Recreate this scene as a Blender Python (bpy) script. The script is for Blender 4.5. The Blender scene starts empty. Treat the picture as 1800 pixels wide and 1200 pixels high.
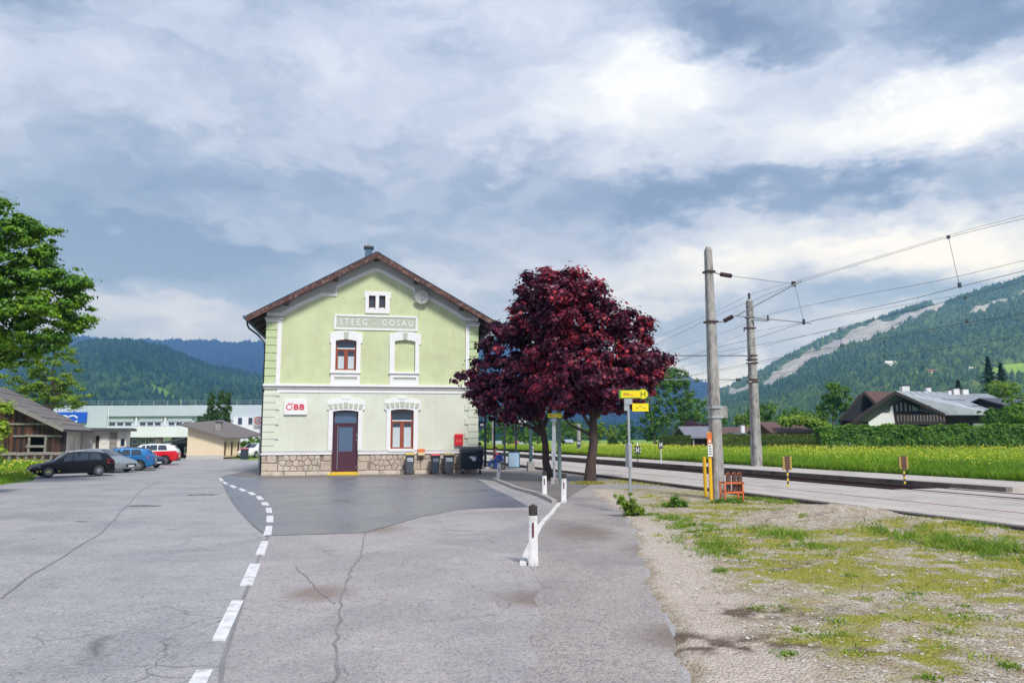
import bpy, bmesh, math, random
import numpy as np
from mathutils import Vector, Matrix
from mathutils.geometry import tessellate_polygon
R = math.radians
random.seed(7)
rng = np.random.default_rng(11)
scene = bpy.context.scene
C = scene.collection

# ------------------------------------------------------------------ camera
CAMH = 1.85
PITCH, ROLL = 7.45, -0.25
cd = bpy.data.cameras.new('camera'); cam = bpy.data.objects.new('camera', cd); C.objects.link(cam)
cd.sensor_width = 36; cd.lens = 26.0; cd.clip_start = 0.1; cd.clip_end = 20000
CM = Matrix.Rotation(R(90+PITCH), 4, 'X') @ Matrix.Rotation(R(ROLL), 4, 'Z')
cam.matrix_world = Matrix.Translation((0, 0, CAMH)) @ CM
scene.camera = cam
CR = CM.to_3x3()
CRn = np.array(CR)

# ------------------------------------------------------------------ light
SUN_EL, SUN_AZ = 48, 155         # azimuth clockwise from +Y (the view direction)
world = bpy.data.worlds.new('World'); scene.world = world; world.use_nodes = True
def build_world():
    nt = world.node_tree; N = nt.nodes; L = nt.links; N.clear()
    out = N.new('ShaderNodeOutputWorld'); bg = N.new('ShaderNodeBackground'); L.new(bg.outputs[0], out.inputs[0])
    sky = N.new('ShaderNodeTexSky'); sky.sky_type = 'NISHITA'; sky.sun_disc = False
    sky.sun_elevation = R(SUN_EL); sky.sun_rotation = R(SUN_AZ); sky.air_density = 1.0; sky.dust_density = 1.2
    tc = N.new('ShaderNodeTexCoord')
    def mth(op, a, b=None, clamp=False):
        n = N.new('ShaderNodeMath'); n.operation = op; n.use_clamp = clamp
        for i, v in enumerate((a, b)):
            if v is None: continue
            if isinstance(v, (int, float)): n.inputs[i].default_value = v
            else: L.new(v, n.inputs[i])
        return n.outputs[0]
    def vm(op, a, b=None, outi=0):
        n = N.new('ShaderNodeVectorMath'); n.operation = op
        for i, v in enumerate((a, b)):
            if v is None: continue
            if isinstance(v, (tuple, list)): n.inputs[i].default_value = v
            else: L.new(v, n.inputs[i])
        return n.outputs[outi]
    def noise(v, scale, detail, rough=0.55, dist=0.0):
        n = N.new('ShaderNodeTexNoise'); n.inputs['Scale'].default_value = scale; n.inputs['Detail'].default_value = detail
        n.inputs['Roughness'].default_value = rough; n.inputs['Distortion'].default_value = dist; L.new(v, n.inputs['Vector']); return n
    d = tc.outputs['Generated']
    sx = N.new('ShaderNodeSeparateXYZ'); L.new(d, sx.inputs[0])
    az = mth('ARCTAN2', sx.outputs[0], sx.outputs[1]); el = mth('ARCSINE', sx.outputs[2])
    # stretched lookup: clouds flatten towards the horizon
    zc = mth('ADD', mth('MAXIMUM', sx.outputs[2], 0.0), 0.22)
    px = mth('DIVIDE', sx.outputs[0], zc); py = mth('DIVIDE', sx.outputs[1], zc)
    cp = N.new('ShaderNodeCombineXYZ'); L.new(px, cp.inputs[0]); L.new(py, cp.inputs[1])
    ae = N.new('ShaderNodeCombineXYZ'); L.new(az, ae.inputs[0]); L.new(el, ae.inputs[1])
    w1 = noise(vm('MULTIPLY', d, (1, 1, 1.8)), 3.2, 6, 0.6)
    warp = vm('MULTIPLY', vm('SUBTRACT', w1.outputs['Color'], (0.5, 0.5, 0.5)), (0.30, 0.17, 0))
    w2 = noise(vm('MULTIPLY', d, (1, 1, 2.2)), 13, 8, 0.62)
    warp2 = vm('MULTIPLY', vm('SUBTRACT', w2.outputs['Color'], (0.5, 0.5, 0.5)), (0.13, 0.09, 0))
    v = vm('ADD', vm('ADD', ae.outputs[0], warp), warp2)
    # large cloud masses: (px, py, rx, ry, amount) read from the photograph, as directions of the sky
    tot = None
    def blob(x, y, rx, ry, a):
        nonlocal tot
        q = CR @ Vector(((x-900)/1300, (600-y)/1300, -1)).normalized()
        a0, e0 = math.atan2(q.x, q.y), math.asin(q.z)
        s = vm('MULTIPLY', vm('SUBTRACT', v, (a0, e0, 0)), (1300/rx, 1300/ry, 0))
        ln = vm('LENGTH', s, None, 1)
        mr = N.new('ShaderNodeMapRange'); mr.interpolation_type = 'SMOOTHERSTEP'
        L.new(ln, mr.inputs[0]); mr.inputs[1].default_value = 0; mr.inputs[2].default_value = 1
        mr.inputs[3].default_value = a; mr.inputs[4].default_value = 0
        tot = mr.outputs[0] if tot is None else mth('ADD', tot, mr.outputs[0])
    for b in BLOBS: blob(*b)
    n1 = noise(vm('ADD', cp.outputs[0], warp), 0.9, 10, 0.58, 0.3)
    n2 = noise(vm('MULTIPLY', v, (1, 2.4, 1)), 5.0, 9, 0.6)
    n3 = noise(vm('MULTIPLY', v, (1, 2.0, 1)), 2.0, 5, 0.5)
    base = mth('ADD', 0.41, mth('MULTIPLY', mth('SUBTRACT', n1.outputs[0], 0.5), 0.55))
    base = mth('ADD', base, mth('MULTIPLY', mth('SUBTRACT', n2.outputs[0], 0.5), 0.85))
    base = mth('ADD', base, mth('MULTIPLY', mth('SUBTRACT', n3.outputs[0], 0.5), 0.3))
    lum = mth('ADD', mth('MULTIPLY', mth('ADD', base, tot), 1.22), -0.115)
    cr = N.new('ShaderNodeValToRGB'); L.new(lum, cr.inputs[0])
    e = cr.color_ramp.elements
    e[0].position = 0.0; e[0].color = (0.150, 0.185, 0.285, 1)
    e[1].position = 1.0; e[1].color = (0.70, 0.72, 0.765, 1)
    for p, c in ((0.25, (0.240, 0.290, 0.415, 1)), (0.5, (0.385, 0.435, 0.57, 1)), (0.75, (0.52, 0.565, 0.67, 1))):
        k = e.new(p); k.color = c
    # a little of the clear sky shows through the thinnest cloud
    sc = vm('MULTIPLY', sky.outputs[0], (0.10, 0.10, 0.10))
    mix = N.new('ShaderNodeMix'); mix.data_type = 'RGBA'
    fr = N.new('ShaderNodeMapRange'); L.new(lum, fr.inputs[0]); fr.inputs[1].default_value = 0.15; fr.inputs[2].default_value = 0.45
    fr.inputs[3].default_value = 0.8; fr.inputs[4].default_value = 1.0
    L.new(fr.outputs[0], mix.inputs['Factor']); L.new(sc, mix.inputs[6]); L.new(cr.outputs[0], mix.inputs[7])
    L.new(mix.outputs[2], bg.inputs[0]); bg.inputs[1].default_value = 1.0
    world.cycles.sampling_method = 'MANUAL'; world.cycles.sample_map_resolution = 512
BLOBS = [(640,110,560,190,.14),(1130,190,440,140,.40),(950,40,260,110,.10),(1640,220,460,130,.52),(1330,50,300,90,-.22),(1740,20,240,70,-.16),(1450,330,420,50,-.30),
         (1600,430,460,105,.60),(1180,350,260,55,-.22),(1180,500,300,100,.38),(1240,640,260,60,.42),(880,350,420,80,-.14),(380,330,420,90,-.20),(90,430,260,110,-.40),
         (280,440,320,60,-.24),(260,545,460,55,.04),(600,450,300,70,-.14),(100,160,420,180,.14),(1560,530,220,50,-.24),(40,30,260,90,-.12),(560,250,300,70,.10),
         (330,470,460,100,-.20),(300,590,560,40,-.08),(800,520,160,60,.16),(1760,560,260,60,.2)]
build_world()
sd = bpy.data.lights.new('sun', 'SUN'); so = bpy.data.objects.new('sun', sd); C.objects.link(so)
sd.energy = 2.5; sd.angle = R(12); sd.color = (1.0, 0.965, 0.91)
sdir = Vector((math.sin(R(SUN_AZ))*math.cos(R(SUN_EL)), math.cos(R(SUN_AZ))*math.cos(R(SUN_EL)), math.sin(R(SUN_EL))))
so.rotation_euler = sdir.to_track_quat('Z', 'Y').to_euler(); so.location = sdir*60
vs = scene.view_settings; vs.view_transform = 'Standard'; vs.look = 'None'; vs.gamma = 1; vs.use_curve_mapping = False; vs.exposure = 0.62
HAZE_ON = True
cy = scene.cycles; cy.max_bounces = 6; cy.diffuse_bounces = 3; cy.glossy_bounces = 3; cy.transmission_bounces = 4; cy.transparent_max_bounces = 12; cy.volume_bounces = 1
cy.use_denoising = True

# ------------------------------------------------------------------ helpers
def ray(px, py): return CR @ Vector(((px-900)/1300, (600-py)/1300, -1))
def G(px, py, z=0.0):
    d = ray(px, py); t = (z-CAMH)/d.z; return Vector((d.x*t, d.y*t, z))
def P(px, py, Y):
    d = ray(px, py); t = Y/d.y; return Vector((d.x*t, Y, CAMH+d.z*t))
def zat(px, py, Y): return P(px, py, Y).z
def project(pts):
    q = (np.asarray(pts)-np.array([0, 0, CAMH])) @ CRn
    w = -q[:, 2]; w = np.where(w < 0.01, 0.01, w)
    return 900+1300*q[:, 0]/w, 600-1300*q[:, 1]/w
TD = Vector((-math.sin(R(15.5)), math.cos(R(15.5)), 0)); TN = Vector((TD.y, -TD.x, 0))    # along the tracks, across them
def nof(px, py, z=0.0): return G(px, py, z).dot(TN)
def TP(n, s, z=0.0): v = TN*n+TD*s; v.z = z; return v
def PN(px, py, n):                      # ray meets the upright plane at track offset n
    d = ray(px, py); t = n/(d.x*TN.x+d.y*TN.y); return Vector((d.x*t, d.y*t, CAMH+d.z*t))

def hash2(ix, iy, seed):
    h = (ix.astype(np.int64)*374761393+iy.astype(np.int64)*668265263+seed*1274126177) & 0x7fffffff
    h = ((h ^ (h >> 13))*1274126177) & 0x7fffffff
    return ((h ^ (h >> 16)) & 0xffff)/65535.0
def vnoise(x, y, seed=0):
    x = np.asarray(x, float); y = np.asarray(y, float)
    ix = np.floor(x); iy = np.floor(y); fx = x-ix; fy = y-iy
    fx = fx*fx*(3-2*fx); fy = fy*fy*(3-2*fy)
    a = hash2(ix, iy, seed); b = hash2(ix+1, iy, seed); c = hash2(ix, iy+1, seed); d = hash2(ix+1, iy+1, seed)
    return (a*(1-fx)+b*fx)*(1-fy)+(c*(1-fx)+d*fx)*fy
def fbm(x, y, seed=0, oct=5, gain=0.5):
    s = 0; a = 1; t = 0
    for i in range(oct):
        s = s+a*vnoise(np.asarray(x)*2**i+i*17.3, np.asarray(y)*2**i-i*9.1, seed+i); t += a; a *= gain
    return s/t
def smooth(a, b, x): t = np.clip((x-a)/(b-a), 0, 1); return t*t*(3-2*t)

class MB:
    def __init__(s): s.v = []; s.f = []; s.m = []; s.mats = []
    def _mi(s, m):
        if m not in s.mats: s.mats.append(m)
        return s.mats.index(m)
    def add(s, vs, fs, m):
        o = len(s.v); s.v += [tuple(v) for v in vs]; i = s._mi(m)
        for f in fs: s.f.append(tuple(a+o for a in f)); s.m.append(i)
        return s
    def box(s, x0, x1, y0, y1, z0, z1, m, taper=None):
        a = (x0, x1); b = (y0, y1)
        vs = [(x, y, z) for z in (z0, z1) for y in b for x in a]
        if taper:
            cx, cy = (x0+x1)/2, (y0+y1)/2
            vs[4:] = [(cx+(x-cx)*taper, cy+(y-cy)*taper, z) for x, y, z in vs[4:]]
        return s.add(vs, [(0, 2, 3, 1), (4, 5, 7, 6), (0, 1, 5, 4), (2, 6, 7, 3), (0, 4, 6, 2), (1, 3, 7, 5)], m)
    def bar(s, p, q, w, h, m, up=(0, 0, 1)):
        p = Vector(p); q = Vector(q); d = (q-p).normalized(); u = Vector(up)
        sd_ = d.cross(u)
        if sd_.length < 1e-4: sd_ = d.cross(Vector((1, 0, 0)))
        sd_.normalize(); u = sd_.cross(d).normalized()
        vs = []
        for c in (p, q):
            for a, b in ((-1, -1), (1, -1), (1, 1), (-1, 1)): vs.append(c+sd_*a*w/2+u*b*h/2)
        return s.add(vs, [(0, 1, 2, 3), (7, 6, 5, 4), (0, 4, 5, 1), (1, 5, 6, 2), (2, 6, 7, 3), (3, 7, 4, 0)], m)
    def tube(s, pts, rad, m, n=8, cap=True):
        pts = [Vector(p) for p in pts]; k = len(pts)
        if not hasattr(rad, '__len__'): rad = [rad]*k
        vs = []; prev = None
        for i, p in enumerate(pts):
            d = (pts[min(i+1, k-1)]-pts[max(i-1, 0)]).normalized()
            if prev is None:
                a = d.cross(Vector((0, 0, 1)))
                if a.length < .05: a = d.cross(Vector((1, 0, 0)))
            else: a = prev-d*prev.dot(d)
            a.normalize(); b = d.cross(a); prev = a
            for j in range(n):
                t = 2*math.pi*j/n; vs.append(p+(a*math.cos(t)+b*math.sin(t))*rad[i])
        fs = [(i*n+j, i*n+(j+1) % n, (i+1)*n+(j+1) % n, (i+1)*n+j) for i in range(k-1) for j in range(n)]
        if cap: fs += [tuple(reversed(range(n))), tuple(range((k-1)*n, k*n))]
        return s.add(vs, fs, m)
    def lathe(s, prof, m, n=16, axis='z', c=(0, 0, 0), caps=True):
        vs = []; k = len(prof)
        for r, h in prof:
            for j in range(n):
                t = 2*math.pi*j/n; a, b = r*math.cos(t), r*math.sin(t)
                p = {'z': (a, b, h), 'y': (a, h, b), 'x': (h, a, b)}[axis]
                vs.append((p[0]+c[0], p[1]+c[1], p[2]+c[2]))
        fs = [(i*n+j, i*n+(j+1) % n, (i+1)*n+(j+1) % n, (i+1)*n+j) for i in range(k-1) for j in range(n)]
        if caps: fs += [tuple(range(n)), tuple(range((k-1)*n, k*n))]
        return s.add(vs, fs, m)
    def plate(s, outer, holes, y0, y1, m, back=False):
        # upright plate in x,z; front face at y0 (towards -y), sides back to y1
        loops = [list(outer)]+[list(h) for h in holes]
        flat = [p for l in loops for p in l]
        tri = tessellate_polygon([[Vector((p[0], p[1], 0)) for p in l] for l in loops])
        s.add([(p[0], y0, p[1]) for p in flat], tri, m)
        if back: s.add([(p[0], y1, p[1]) for p in flat], tri, m)
        for l in loops:
            k = len(l)
            s.add([(p[0], y0, p[1]) for p in l]+[(p[0], y1, p[1]) for p in l], [(i, (i+1) % k, k+(i+1) % k, k+i) for i in range(k)], m)
        return s
    def build(s, name, parent=None, smooth=False, bevel=0, kind=None, loc=None, rz=0):
        me = bpy.data.meshes.new(name); me.from_pydata(s.v, [], s.f)
        for m in s.mats: me.materials.append(m)
        me.polygons.foreach_set('material_index', s.m)
        bm = bmesh.new(); bm.from_mesh(me); bmesh.ops.recalc_face_normals(bm, faces=bm.faces)
        if bevel:
            bmesh.ops.remove_doubles(bm, verts=bm.verts, dist=1e-5)
            es = [e for e in bm.edges if len(e.link_faces) == 2 and e.calc_face_angle(0) > .6]
            bmesh.ops.bevel(bm, geom=es, offset=bevel, segments=2, affect='EDGES', profile=.6, clamp_overlap=True)
        bm.to_mesh(me); bm.free()
        if smooth:
            me.polygons.foreach_set('use_smooth', [True]*len(me.polygons))
            try: me.set_sharp_from_angle(angle=R(38))
            except Exception: pass
        o = bpy.data.objects.new(name, me); C.objects.link(o)
        if parent is not None: o.parent = parent
        if loc is not None: o.location = loc
        o.rotation_euler.z = rz
        if kind: o['kind'] = kind
        return o
def tag(o, label=None, cat=None, group=None, kind=None):
    if label: o['label'] = label
    if cat: o['category'] = cat
    if group: o['group'] = group
    if kind: o['kind'] = kind
    return o
def thing(name, label, cat, loc=(0, 0, 0), rz=0, group=None):
    o = bpy.data.objects.new(name, None); C.objects.link(o); o.empty_display_size = .2
    o.location = loc; o.rotation_euler = (0, 0, rz); return tag(o, label, cat, group)
KIDS = {}
def dup(root, loc=None, rz=None, label=None, parent=None):
    c = root.copy(); C.objects.link(c)
    if parent is not None: c.parent = parent
    if loc is not None: c.location = loc
    if rz is not None: c.rotation_euler = (0, 0, rz)
    if label: c['label'] = label
    for ch in list(root.children): dup(ch, parent=c)
    return c
def rect(x0, x1, z0, z1): return [(x0, z0), (x1, z0), (x1, z1), (x0, z1)]
def np_mesh(name, V, F, mat, tint=None, smooth=False, parent=None, kind=None, attrs=None):
    V = np.asarray(V, np.float32); F = np.asarray(F, np.int32); k = F.shape[1]
    me = bpy.data.meshes.new(name); me.vertices.add(len(V)); me.vertices.foreach_set('co', V.ravel())
    me.loops.add(F.size); me.loops.foreach_set('vertex_index', F.ravel())
    me.polygons.add(len(F)); me.polygons.foreach_set('loop_start', np.arange(0, F.size, k, dtype=np.int32))
    if smooth: me.polygons.foreach_set('use_smooth', np.ones(len(F), bool))
    a = dict(attrs or {})
    if tint is not None: a['tint'] = tint
    for key, val in a.items():
        at = me.attributes.new(key, 'FLOAT', 'POINT'); at.data.foreach_set('value', np.asarray(val, np.float32))
    me.update(calc_edges=True); me.materials.append(mat)
    o = bpy.data.objects.new(name, me); C.objects.link(o)
    if parent is not None: o.parent = parent
    if kind: o['kind'] = kind
    return o
def scatter(tv, tf, pos, scl, rot=None, mats=None):
    """copies of a small template (tv verts, tf faces) -> V, F ; mats = (n,3,3) matrices or rot = angle about z"""
    tv = np.asarray(tv, float); tf = np.asarray(tf); n = len(pos); k = len(tv)
    scl = np.asarray(scl, float); scl = scl[:, None] if scl.ndim == 1 else scl
    A = tv[None]*(scl[:, None, :] if scl.shape[1] == 3 else scl[:, None, :])
    if mats is not None: A = np.einsum('nij,nkj->nki', mats, A)
    elif rot is not None:
        c, s = np.cos(rot)[:, None], np.sin(rot)[:, None]
        A = np.stack([A[..., 0]*c-A[..., 1]*s, A[..., 0]*s+A[..., 1]*c, A[..., 2]], -1)
    V = (A+np.asarray(pos)[:, None, :]).reshape(-1, 3)
    F = (tf[None]+(np.arange(n)*k)[:, None, None]).reshape(-1, tf.shape[1])
    return V, F
def basis(nrm, spin):
    n = nrm/np.linalg.norm(nrm, axis=1, keepdims=True)
    h = np.where(np.abs(n[:, 2:3]) > .9, np.array([[1., 0, 0]]), np.array([[0, 0, 1.]]))
    a = np.cross(n, h); a /= np.linalg.norm(a, axis=1, keepdims=True); b = np.cross(n, a)
    c, s = np.cos(spin)[:, None], np.sin(spin)[:, None]
    return np.stack([a*c+b*s, -a*s+b*c, n], axis=2)

# ------------------------------------------------------------------ materials
def mat_new(name):
    m = bpy.data.materials.new(name); m.use_nodes = True; nt = m.node_tree; b = nt.nodes['Principled BSDF']; return m, nt, nt.nodes, nt.links, b
def c4(c): return (c[0], c[1], c[2], 1)
def noise_node(N, L, vec, scale, detail=4, rough=.55, dist=0):
    n = N.new('ShaderNodeTexNoise'); n.inputs['Scale'].default_value = scale; n.inputs['Detail'].default_value = detail
    n.inputs['Roughness'].default_value = rough; n.inputs['Distortion'].default_value = dist; L.new(vec, n.inputs['Vector']); return n
def ramp_node(N, L, fac, stops):
    r = N.new('ShaderNodeValToRGB'); L.new(fac, r.inputs[0]); e = r.color_ramp.elements
    e[0].position, e[0].color = stops[0][0], c4(stops[0][1]); e[1].position, e[1].color = stops[-1][0], c4(stops[-1][1])
    for p, c in stops[1:-1]: k = e.new(p); k.color = c4(c)
    return r
def mixc(N, L, fac, a, b, mode='MIX'):
    m = N.new('ShaderNodeMix'); m.data_type = 'RGBA'; m.blend_type = mode
    for sock, v in ((m.inputs['Factor'], fac), (m.inputs[6], a), (m.inputs[7], b)):
        if isinstance(v, (int, float)): sock.default_value = v
        elif isinstance(v, tuple): sock.default_value = c4(v)
        else: L.new(v, sock)
    return m.outputs[2]
def mat(name, c1, c2=None, scale=4, rough=.7, bump=0, bscale=40, metal=0, spec=.5, stretch=(1, 1, 1), c3=None, s3=.8, weather=0, coat=0):
    m, nt, N, L, b = mat_new(name)
    b.inputs['Roughness'].default_value = rough; b.inputs['Metallic'].default_value = metal; b.inputs['Specular IOR Level'].default_value = spec
    b.inputs['Coat Weight'].default_value = coat
    tc = N.new('ShaderNodeTexCoord'); mp = N.new('ShaderNodeMapping'); mp.inputs['Scale'].default_value = stretch
    L.new(tc.outputs['Object'], mp.inputs[0]); v = mp.outputs[0]
    if c2 is None: c2 = tuple(x*.82 for x in c1)
    n = noise_node(N, L, v, scale, 6, .6); r = ramp_node(N, L, n.outputs[0], [(.32, c1), (.68, c2)]); col = r.outputs[0]
    if c3:
        n3 = noise_node(N, L, v, s3, 5, .65); r3 = ramp_node(N, L, n3.outputs[0], [(.5, (0, 0, 0)), (.66, (1, 1, 1))]); col = mixc(N, L, r3.outputs[0], col, c3)
    if weather:                         # rain streaks and blotches of old render
        m2 = N.new('ShaderNodeMapping'); m2.inputs['Scale'].default_value = (3.2, 3.2, .22); L.new(tc.outputs['Object'], m2.inputs[0])
        s1 = ramp_node(N, L, noise_node(N, L, m2.outputs[0], 1.6, 7, .65).outputs[0], [(.45, (1, 1, 1)), (.8, (.88, .87, .84))]); col = mixc(N, L, .5, col, s1.outputs[0], 'MULTIPLY')
        s2 = ramp_node(N, L, noise_node(N, L, tc.outputs['Object'], .7, 8, .7).outputs[0], [(.35, (.90, .89, .86)), (.6, (1.03, 1.03, 1.02))]); col = mixc(N, L, 1.0, col, s2.outputs[0], 'MULTIPLY')
        s3_ = ramp_node(N, L, noise_node(N, L, tc.outputs['Object'], 14, 6, .7).outputs[0], [(.3, (.90, .9, .9)), (.6, (1.02, 1.02, 1.02))]); col = mixc(N, L, .8, col, s3_.outputs[0], 'MULTIPLY')
    L.new(col, b.inputs['Base Color'])
    if bump:
        nb = noise_node(N, L, v, bscale, 4, .6); bp = N.new('ShaderNodeBump'); bp.inputs['Strength'].default_value = 1; bp.inputs['Distance'].default_value = bump
        L.new(nb.outputs[0], bp.inputs['Height']); L.new(bp.outputs[0], b.inputs['Normal'])
    return m
def leafmat(name, stops, transl=.3, rough=.5, spec=.4):
    m, nt, N, L, b = mat_new(name)
    at = N.new('ShaderNodeAttribute'); at.attribute_name = 'tint'
    r = ramp_node(N, L, at.outputs['Fac'], stops); L.new(r.outputs[0], b.inputs['Base Color'])
    b.inputs['Roughness'].default_value = rough; b.inputs['Specular IOR Level'].default_value = spec
    if transl:
        t = N.new('ShaderNodeBsdfTranslucent'); L.new(r.outputs[0], t.inputs[0]); mx = N.new('ShaderNodeMixShader'); mx.inputs[0].default_value = transl
        L.new(b.outputs[0], mx.inputs[1]); L.new(t.outputs[0], mx.inputs[2]); L.new(mx.outputs[0], N['Material Output'].inputs[0])
    return m
def glassmat(name, c=(.02, .03, .04), rough=.05, spec=.8):
    m, nt, N, L, b = mat_new(name); b.inputs['Base Color'].default_value = c4(c); b.inputs['Roughness'].default_value = rough
    b.inputs['Specular IOR Level'].default_value = spec; b.inputs['Coat Weight'].default_value = .5; b.inputs['Coat Roughness'].default_value = .02; return m

def asphalt(name, c1, c2, dark, rough=.55, wet=.35, stain=None, bump=.004, grain=1.0, crack=0.0):
    m, nt, N, L, b = mat_new(name); tc = N.new('ShaderNodeTexCoord'); v = tc.outputs['Object']
    big = noise_node(N, L, v, .35, 6, .62, .4); col = ramp_node(N, L, big.outputs[0], [(.33, c1), (.67, c2)]).outputs[0]
    mid = noise_node(N, L, v, 2.6, 7, .7); col = mixc(N, L, .55*(grain if grain < 1 else 1), col, ramp_node(N, L, mid.outputs[0], [(.3, tuple(x*.72 for x in c1)), (.7, tuple(min(1, x*1.2) for x in c2))]).outputs[0])
    vo = N.new('ShaderNodeTexVoronoi'); vo.inputs['Scale'].default_value = 75; L.new(v, vo.inputs['Vector'])
    sp = N.new('ShaderNodeSeparateColor'); L.new(vo.outputs['Color'], sp.inputs[0])
    gr = ramp_node(N, L, sp.outputs[0], [(0, (.40, .40, .40)), (.5, (1, 1, 1)), (1, (1.0, .98, .95))])
    col = mixc(N, L, .65*grain, col, gr.outputs[0], 'MULTIPLY')
    vo2 = N.new('ShaderNodeTexVoronoi'); vo2.inputs['Scale'].default_value = 33; L.new(v, vo2.inputs['Vector'])
    sp2 = N.new('ShaderNodeSeparateColor'); L.new(vo2.outputs['Color'], sp2.inputs[0])
    gr2 = ramp_node(N, L, sp2.outputs[1], [(0, (.45, .44, .44)), (.25, (1, 1, 1)), (.8, (1, 1, 1)), (1, (1.35, 1.3, 1.25))])
    col = mixc(N, L, .5*grain, col, gr2.outputs[0], 'MULTIPLY')
    if stain:
        for (sx_, sy_, r_, sc_) in stain[1]:
            mp = N.new('ShaderNodeMapping'); mp.inputs['Location'].default_value = (-sx_/r_, -sy_/(r_*sc_), 0); mp.inputs['Scale'].default_value = (1/r_, 1/(r_*sc_), 0)
            L.new(v, mp.inputs[0]); wn = noise_node(N, L, v, 1.6, 6, .7)
            va = N.new('ShaderNodeVectorMath'); va.operation = 'MULTIPLY_ADD'; L.new(wn.outputs['Color'], va.inputs[0]); va.inputs[1].default_value = (1.1, 1.1, 0); L.new(mp.outputs[0], va.inputs[2])
            vb = N.new('ShaderNodeVectorMath'); vb.operation = 'SUBTRACT'; L.new(va.outputs[0], vb.inputs[0]); vb.inputs[1].default_value = (.55, .55, 0)
            ln = N.new('ShaderNodeVectorMath'); ln.operation = 'LENGTH'; L.new(vb.outputs[0], ln.inputs[0])
            rr = ramp_node(N, L, ln.outputs['Value'], [(.35, (.75, .75, .75)), (1, (0, 0, 0))]); col = mixc(N, L, rr.outputs[0], col, stain[0])
    if crack:
        wn = noise_node(N, L, v, 2.0, 3, .5); va = N.new('ShaderNodeVectorMath'); va.operation = 'MULTIPLY_ADD'
        L.new(wn.outputs['Color'], va.inputs[0]); va.inputs[1].default_value = (.5, .5, 0); L.new(v, va.inputs[2])
        ve = N.new('ShaderNodeTexVoronoi'); ve.feature = 'DISTANCE_TO_EDGE'; ve.inputs['Scale'].default_value = crack; L.new(va.outputs[0], ve.inputs['Vector'])
        rr = ramp_node(N, L, ve.outputs['Distance'], [(0, (.45, .45, .45)), (.016, (1, 1, 1))]); pat = noise_node(N, L, v, .45, 3, .5)
        pr = ramp_node(N, L, pat.outputs[0], [(.5, (0, 0, 0)), (.6, (1, 1, 1))]); col = mixc(N, L, pr.outputs[0], col, mixc(N, L, 1.0, col, rr.outputs[0], 'MULTIPLY'))
    wn = noise_node(N, L, v, .5, 5, .6, .5); wet_r = ramp_node(N, L, wn.outputs[0], [(.38, (rough,)*3), (.62, (wet,)*3)])
    wc = ramp_node(N, L, wn.outputs[0], [(.45, (1, 1, 1)), (.65, (.80, .80, .82))]); col = mixc(N, L, 1.0, col, wc.outputs[0], 'MULTIPLY')
    L.new(col, b.inputs['Base Color']); L.new(wet_r.outputs[0], b.inputs['Roughness']); b.inputs['Specular IOR Level'].default_value = .5
    ad = N.new('ShaderNodeMath'); ad.operation = 'ADD'; L.new(vo.outputs['Distance'], ad.inputs[0]); L.new(mid.outputs[0], ad.inputs[1])
    bp = N.new('ShaderNodeBump'); bp.inputs['Distance'].default_value = bump; L.new(ad.outputs[0], bp.inputs['Height']); L.new(bp.outputs[0], b.inputs['Normal'])
    return m
# ------------------------------------------------------------------ palette
M_asph = asphalt('asphalt_road', (.43, .415, .415), (.36, .345, .35), None, .6, .42, crack=.9, bump=.004)
M_asph2 = asphalt('asphalt_forecourt', (.45, .415, .41), (.36, .33, .33), None, .62, .45, crack=1.3, bump=.005,
                  stain=((.20, .14, .11), [(.9, 7.1, .8, .55), (1.6, 6.2, .6, .6), (-2.9, 15.6, .9, 1.0), (-2.35, 9.3, .55, 1.2), (.3, 8.9, .7, .8), (1.1, 5.6, .6, .5)]))
M_dark = asphalt('asphalt_new', (.20, .20, .235), (.145, .147, .18), None, .42, .26, bump=.002, grain=.4)
M_apron = asphalt('asphalt_apron', (.24, .215, .20), (.17, .15, .145), None, .7, .5, bump=.004)
M_path = asphalt('asphalt_path', (.44, .40, .375), (.34, .305, .29), None, .62, .42, stain=((.17, .12, .095), [(1.7, 7.2, .8, .8), (2.0, 5.9, .5, .6), (2.4, 12.5, .7, 1.6), (1.4, 15, .8, 2)]), bump=.006, grain=1.2)
M_pave = asphalt('platform_asphalt', (.57, .515, .47), (.47, .42, .38), None, .7, .5, bump=.003, crack=.5)
M_plat = asphalt('far_platform_asphalt', (.60, .55, .49), (.50, .455, .41), None, .7, .6, bump=.003)
M_tar = mat('tar_seam', (.15, .145, .15), (.24, .225, .23), 3, .5)
M_white_paint = mat('road_paint', (.74, .74, .75), (.60, .60, .61), 9, .6, .002, 60, c3=(.45, .44, .44), s3=6)
M_kerb = mat('kerb_concrete', (.42, .40, .37), (.28, .26, .24), 5, .85, .006, 30)
M_kerbw = mat('kerb_white_paint', (.72, .71, .68), (.55, .53, .49), 4, .75, .006, 25, c3=(.30, .28, .26), s3=5)
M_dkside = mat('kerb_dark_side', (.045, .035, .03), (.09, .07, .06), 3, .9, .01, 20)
M_conc = mat('mast_concrete', (.42, .40, .38), (.24, .23, .22), 4.0, .85, .010, 30, c3=(.15, .145, .14), s3=2.2, stretch=(1.6, 1.6, .8))
M_rust = mat('rail_rust', (.13, .06, .045), (.07, .045, .04), 4, .7)
M_red = mat('rail_red_oxide', (.33, .10, .10), (.22, .10, .09), 3, .6)
M_steel = mat('galvanised_steel', (.50, .53, .55), (.40, .43, .46), 3, .45, metal=.6)
M_wire = mat('wire_metal', (.05, .07, .09), (.05, .07, .09), 3, .5, metal=.3)
M_insul = mat('insulator_brown', (.06, .03, .035), (.05, .025, .03), 3, .25)
M_black = mat('black_plastic', (.015, .016, .018), (.022, .023, .026), 4, .45)
M_white = mat('white_plastic', (.80, .80, .80), (.74, .74, .73), 5, .5)
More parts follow.
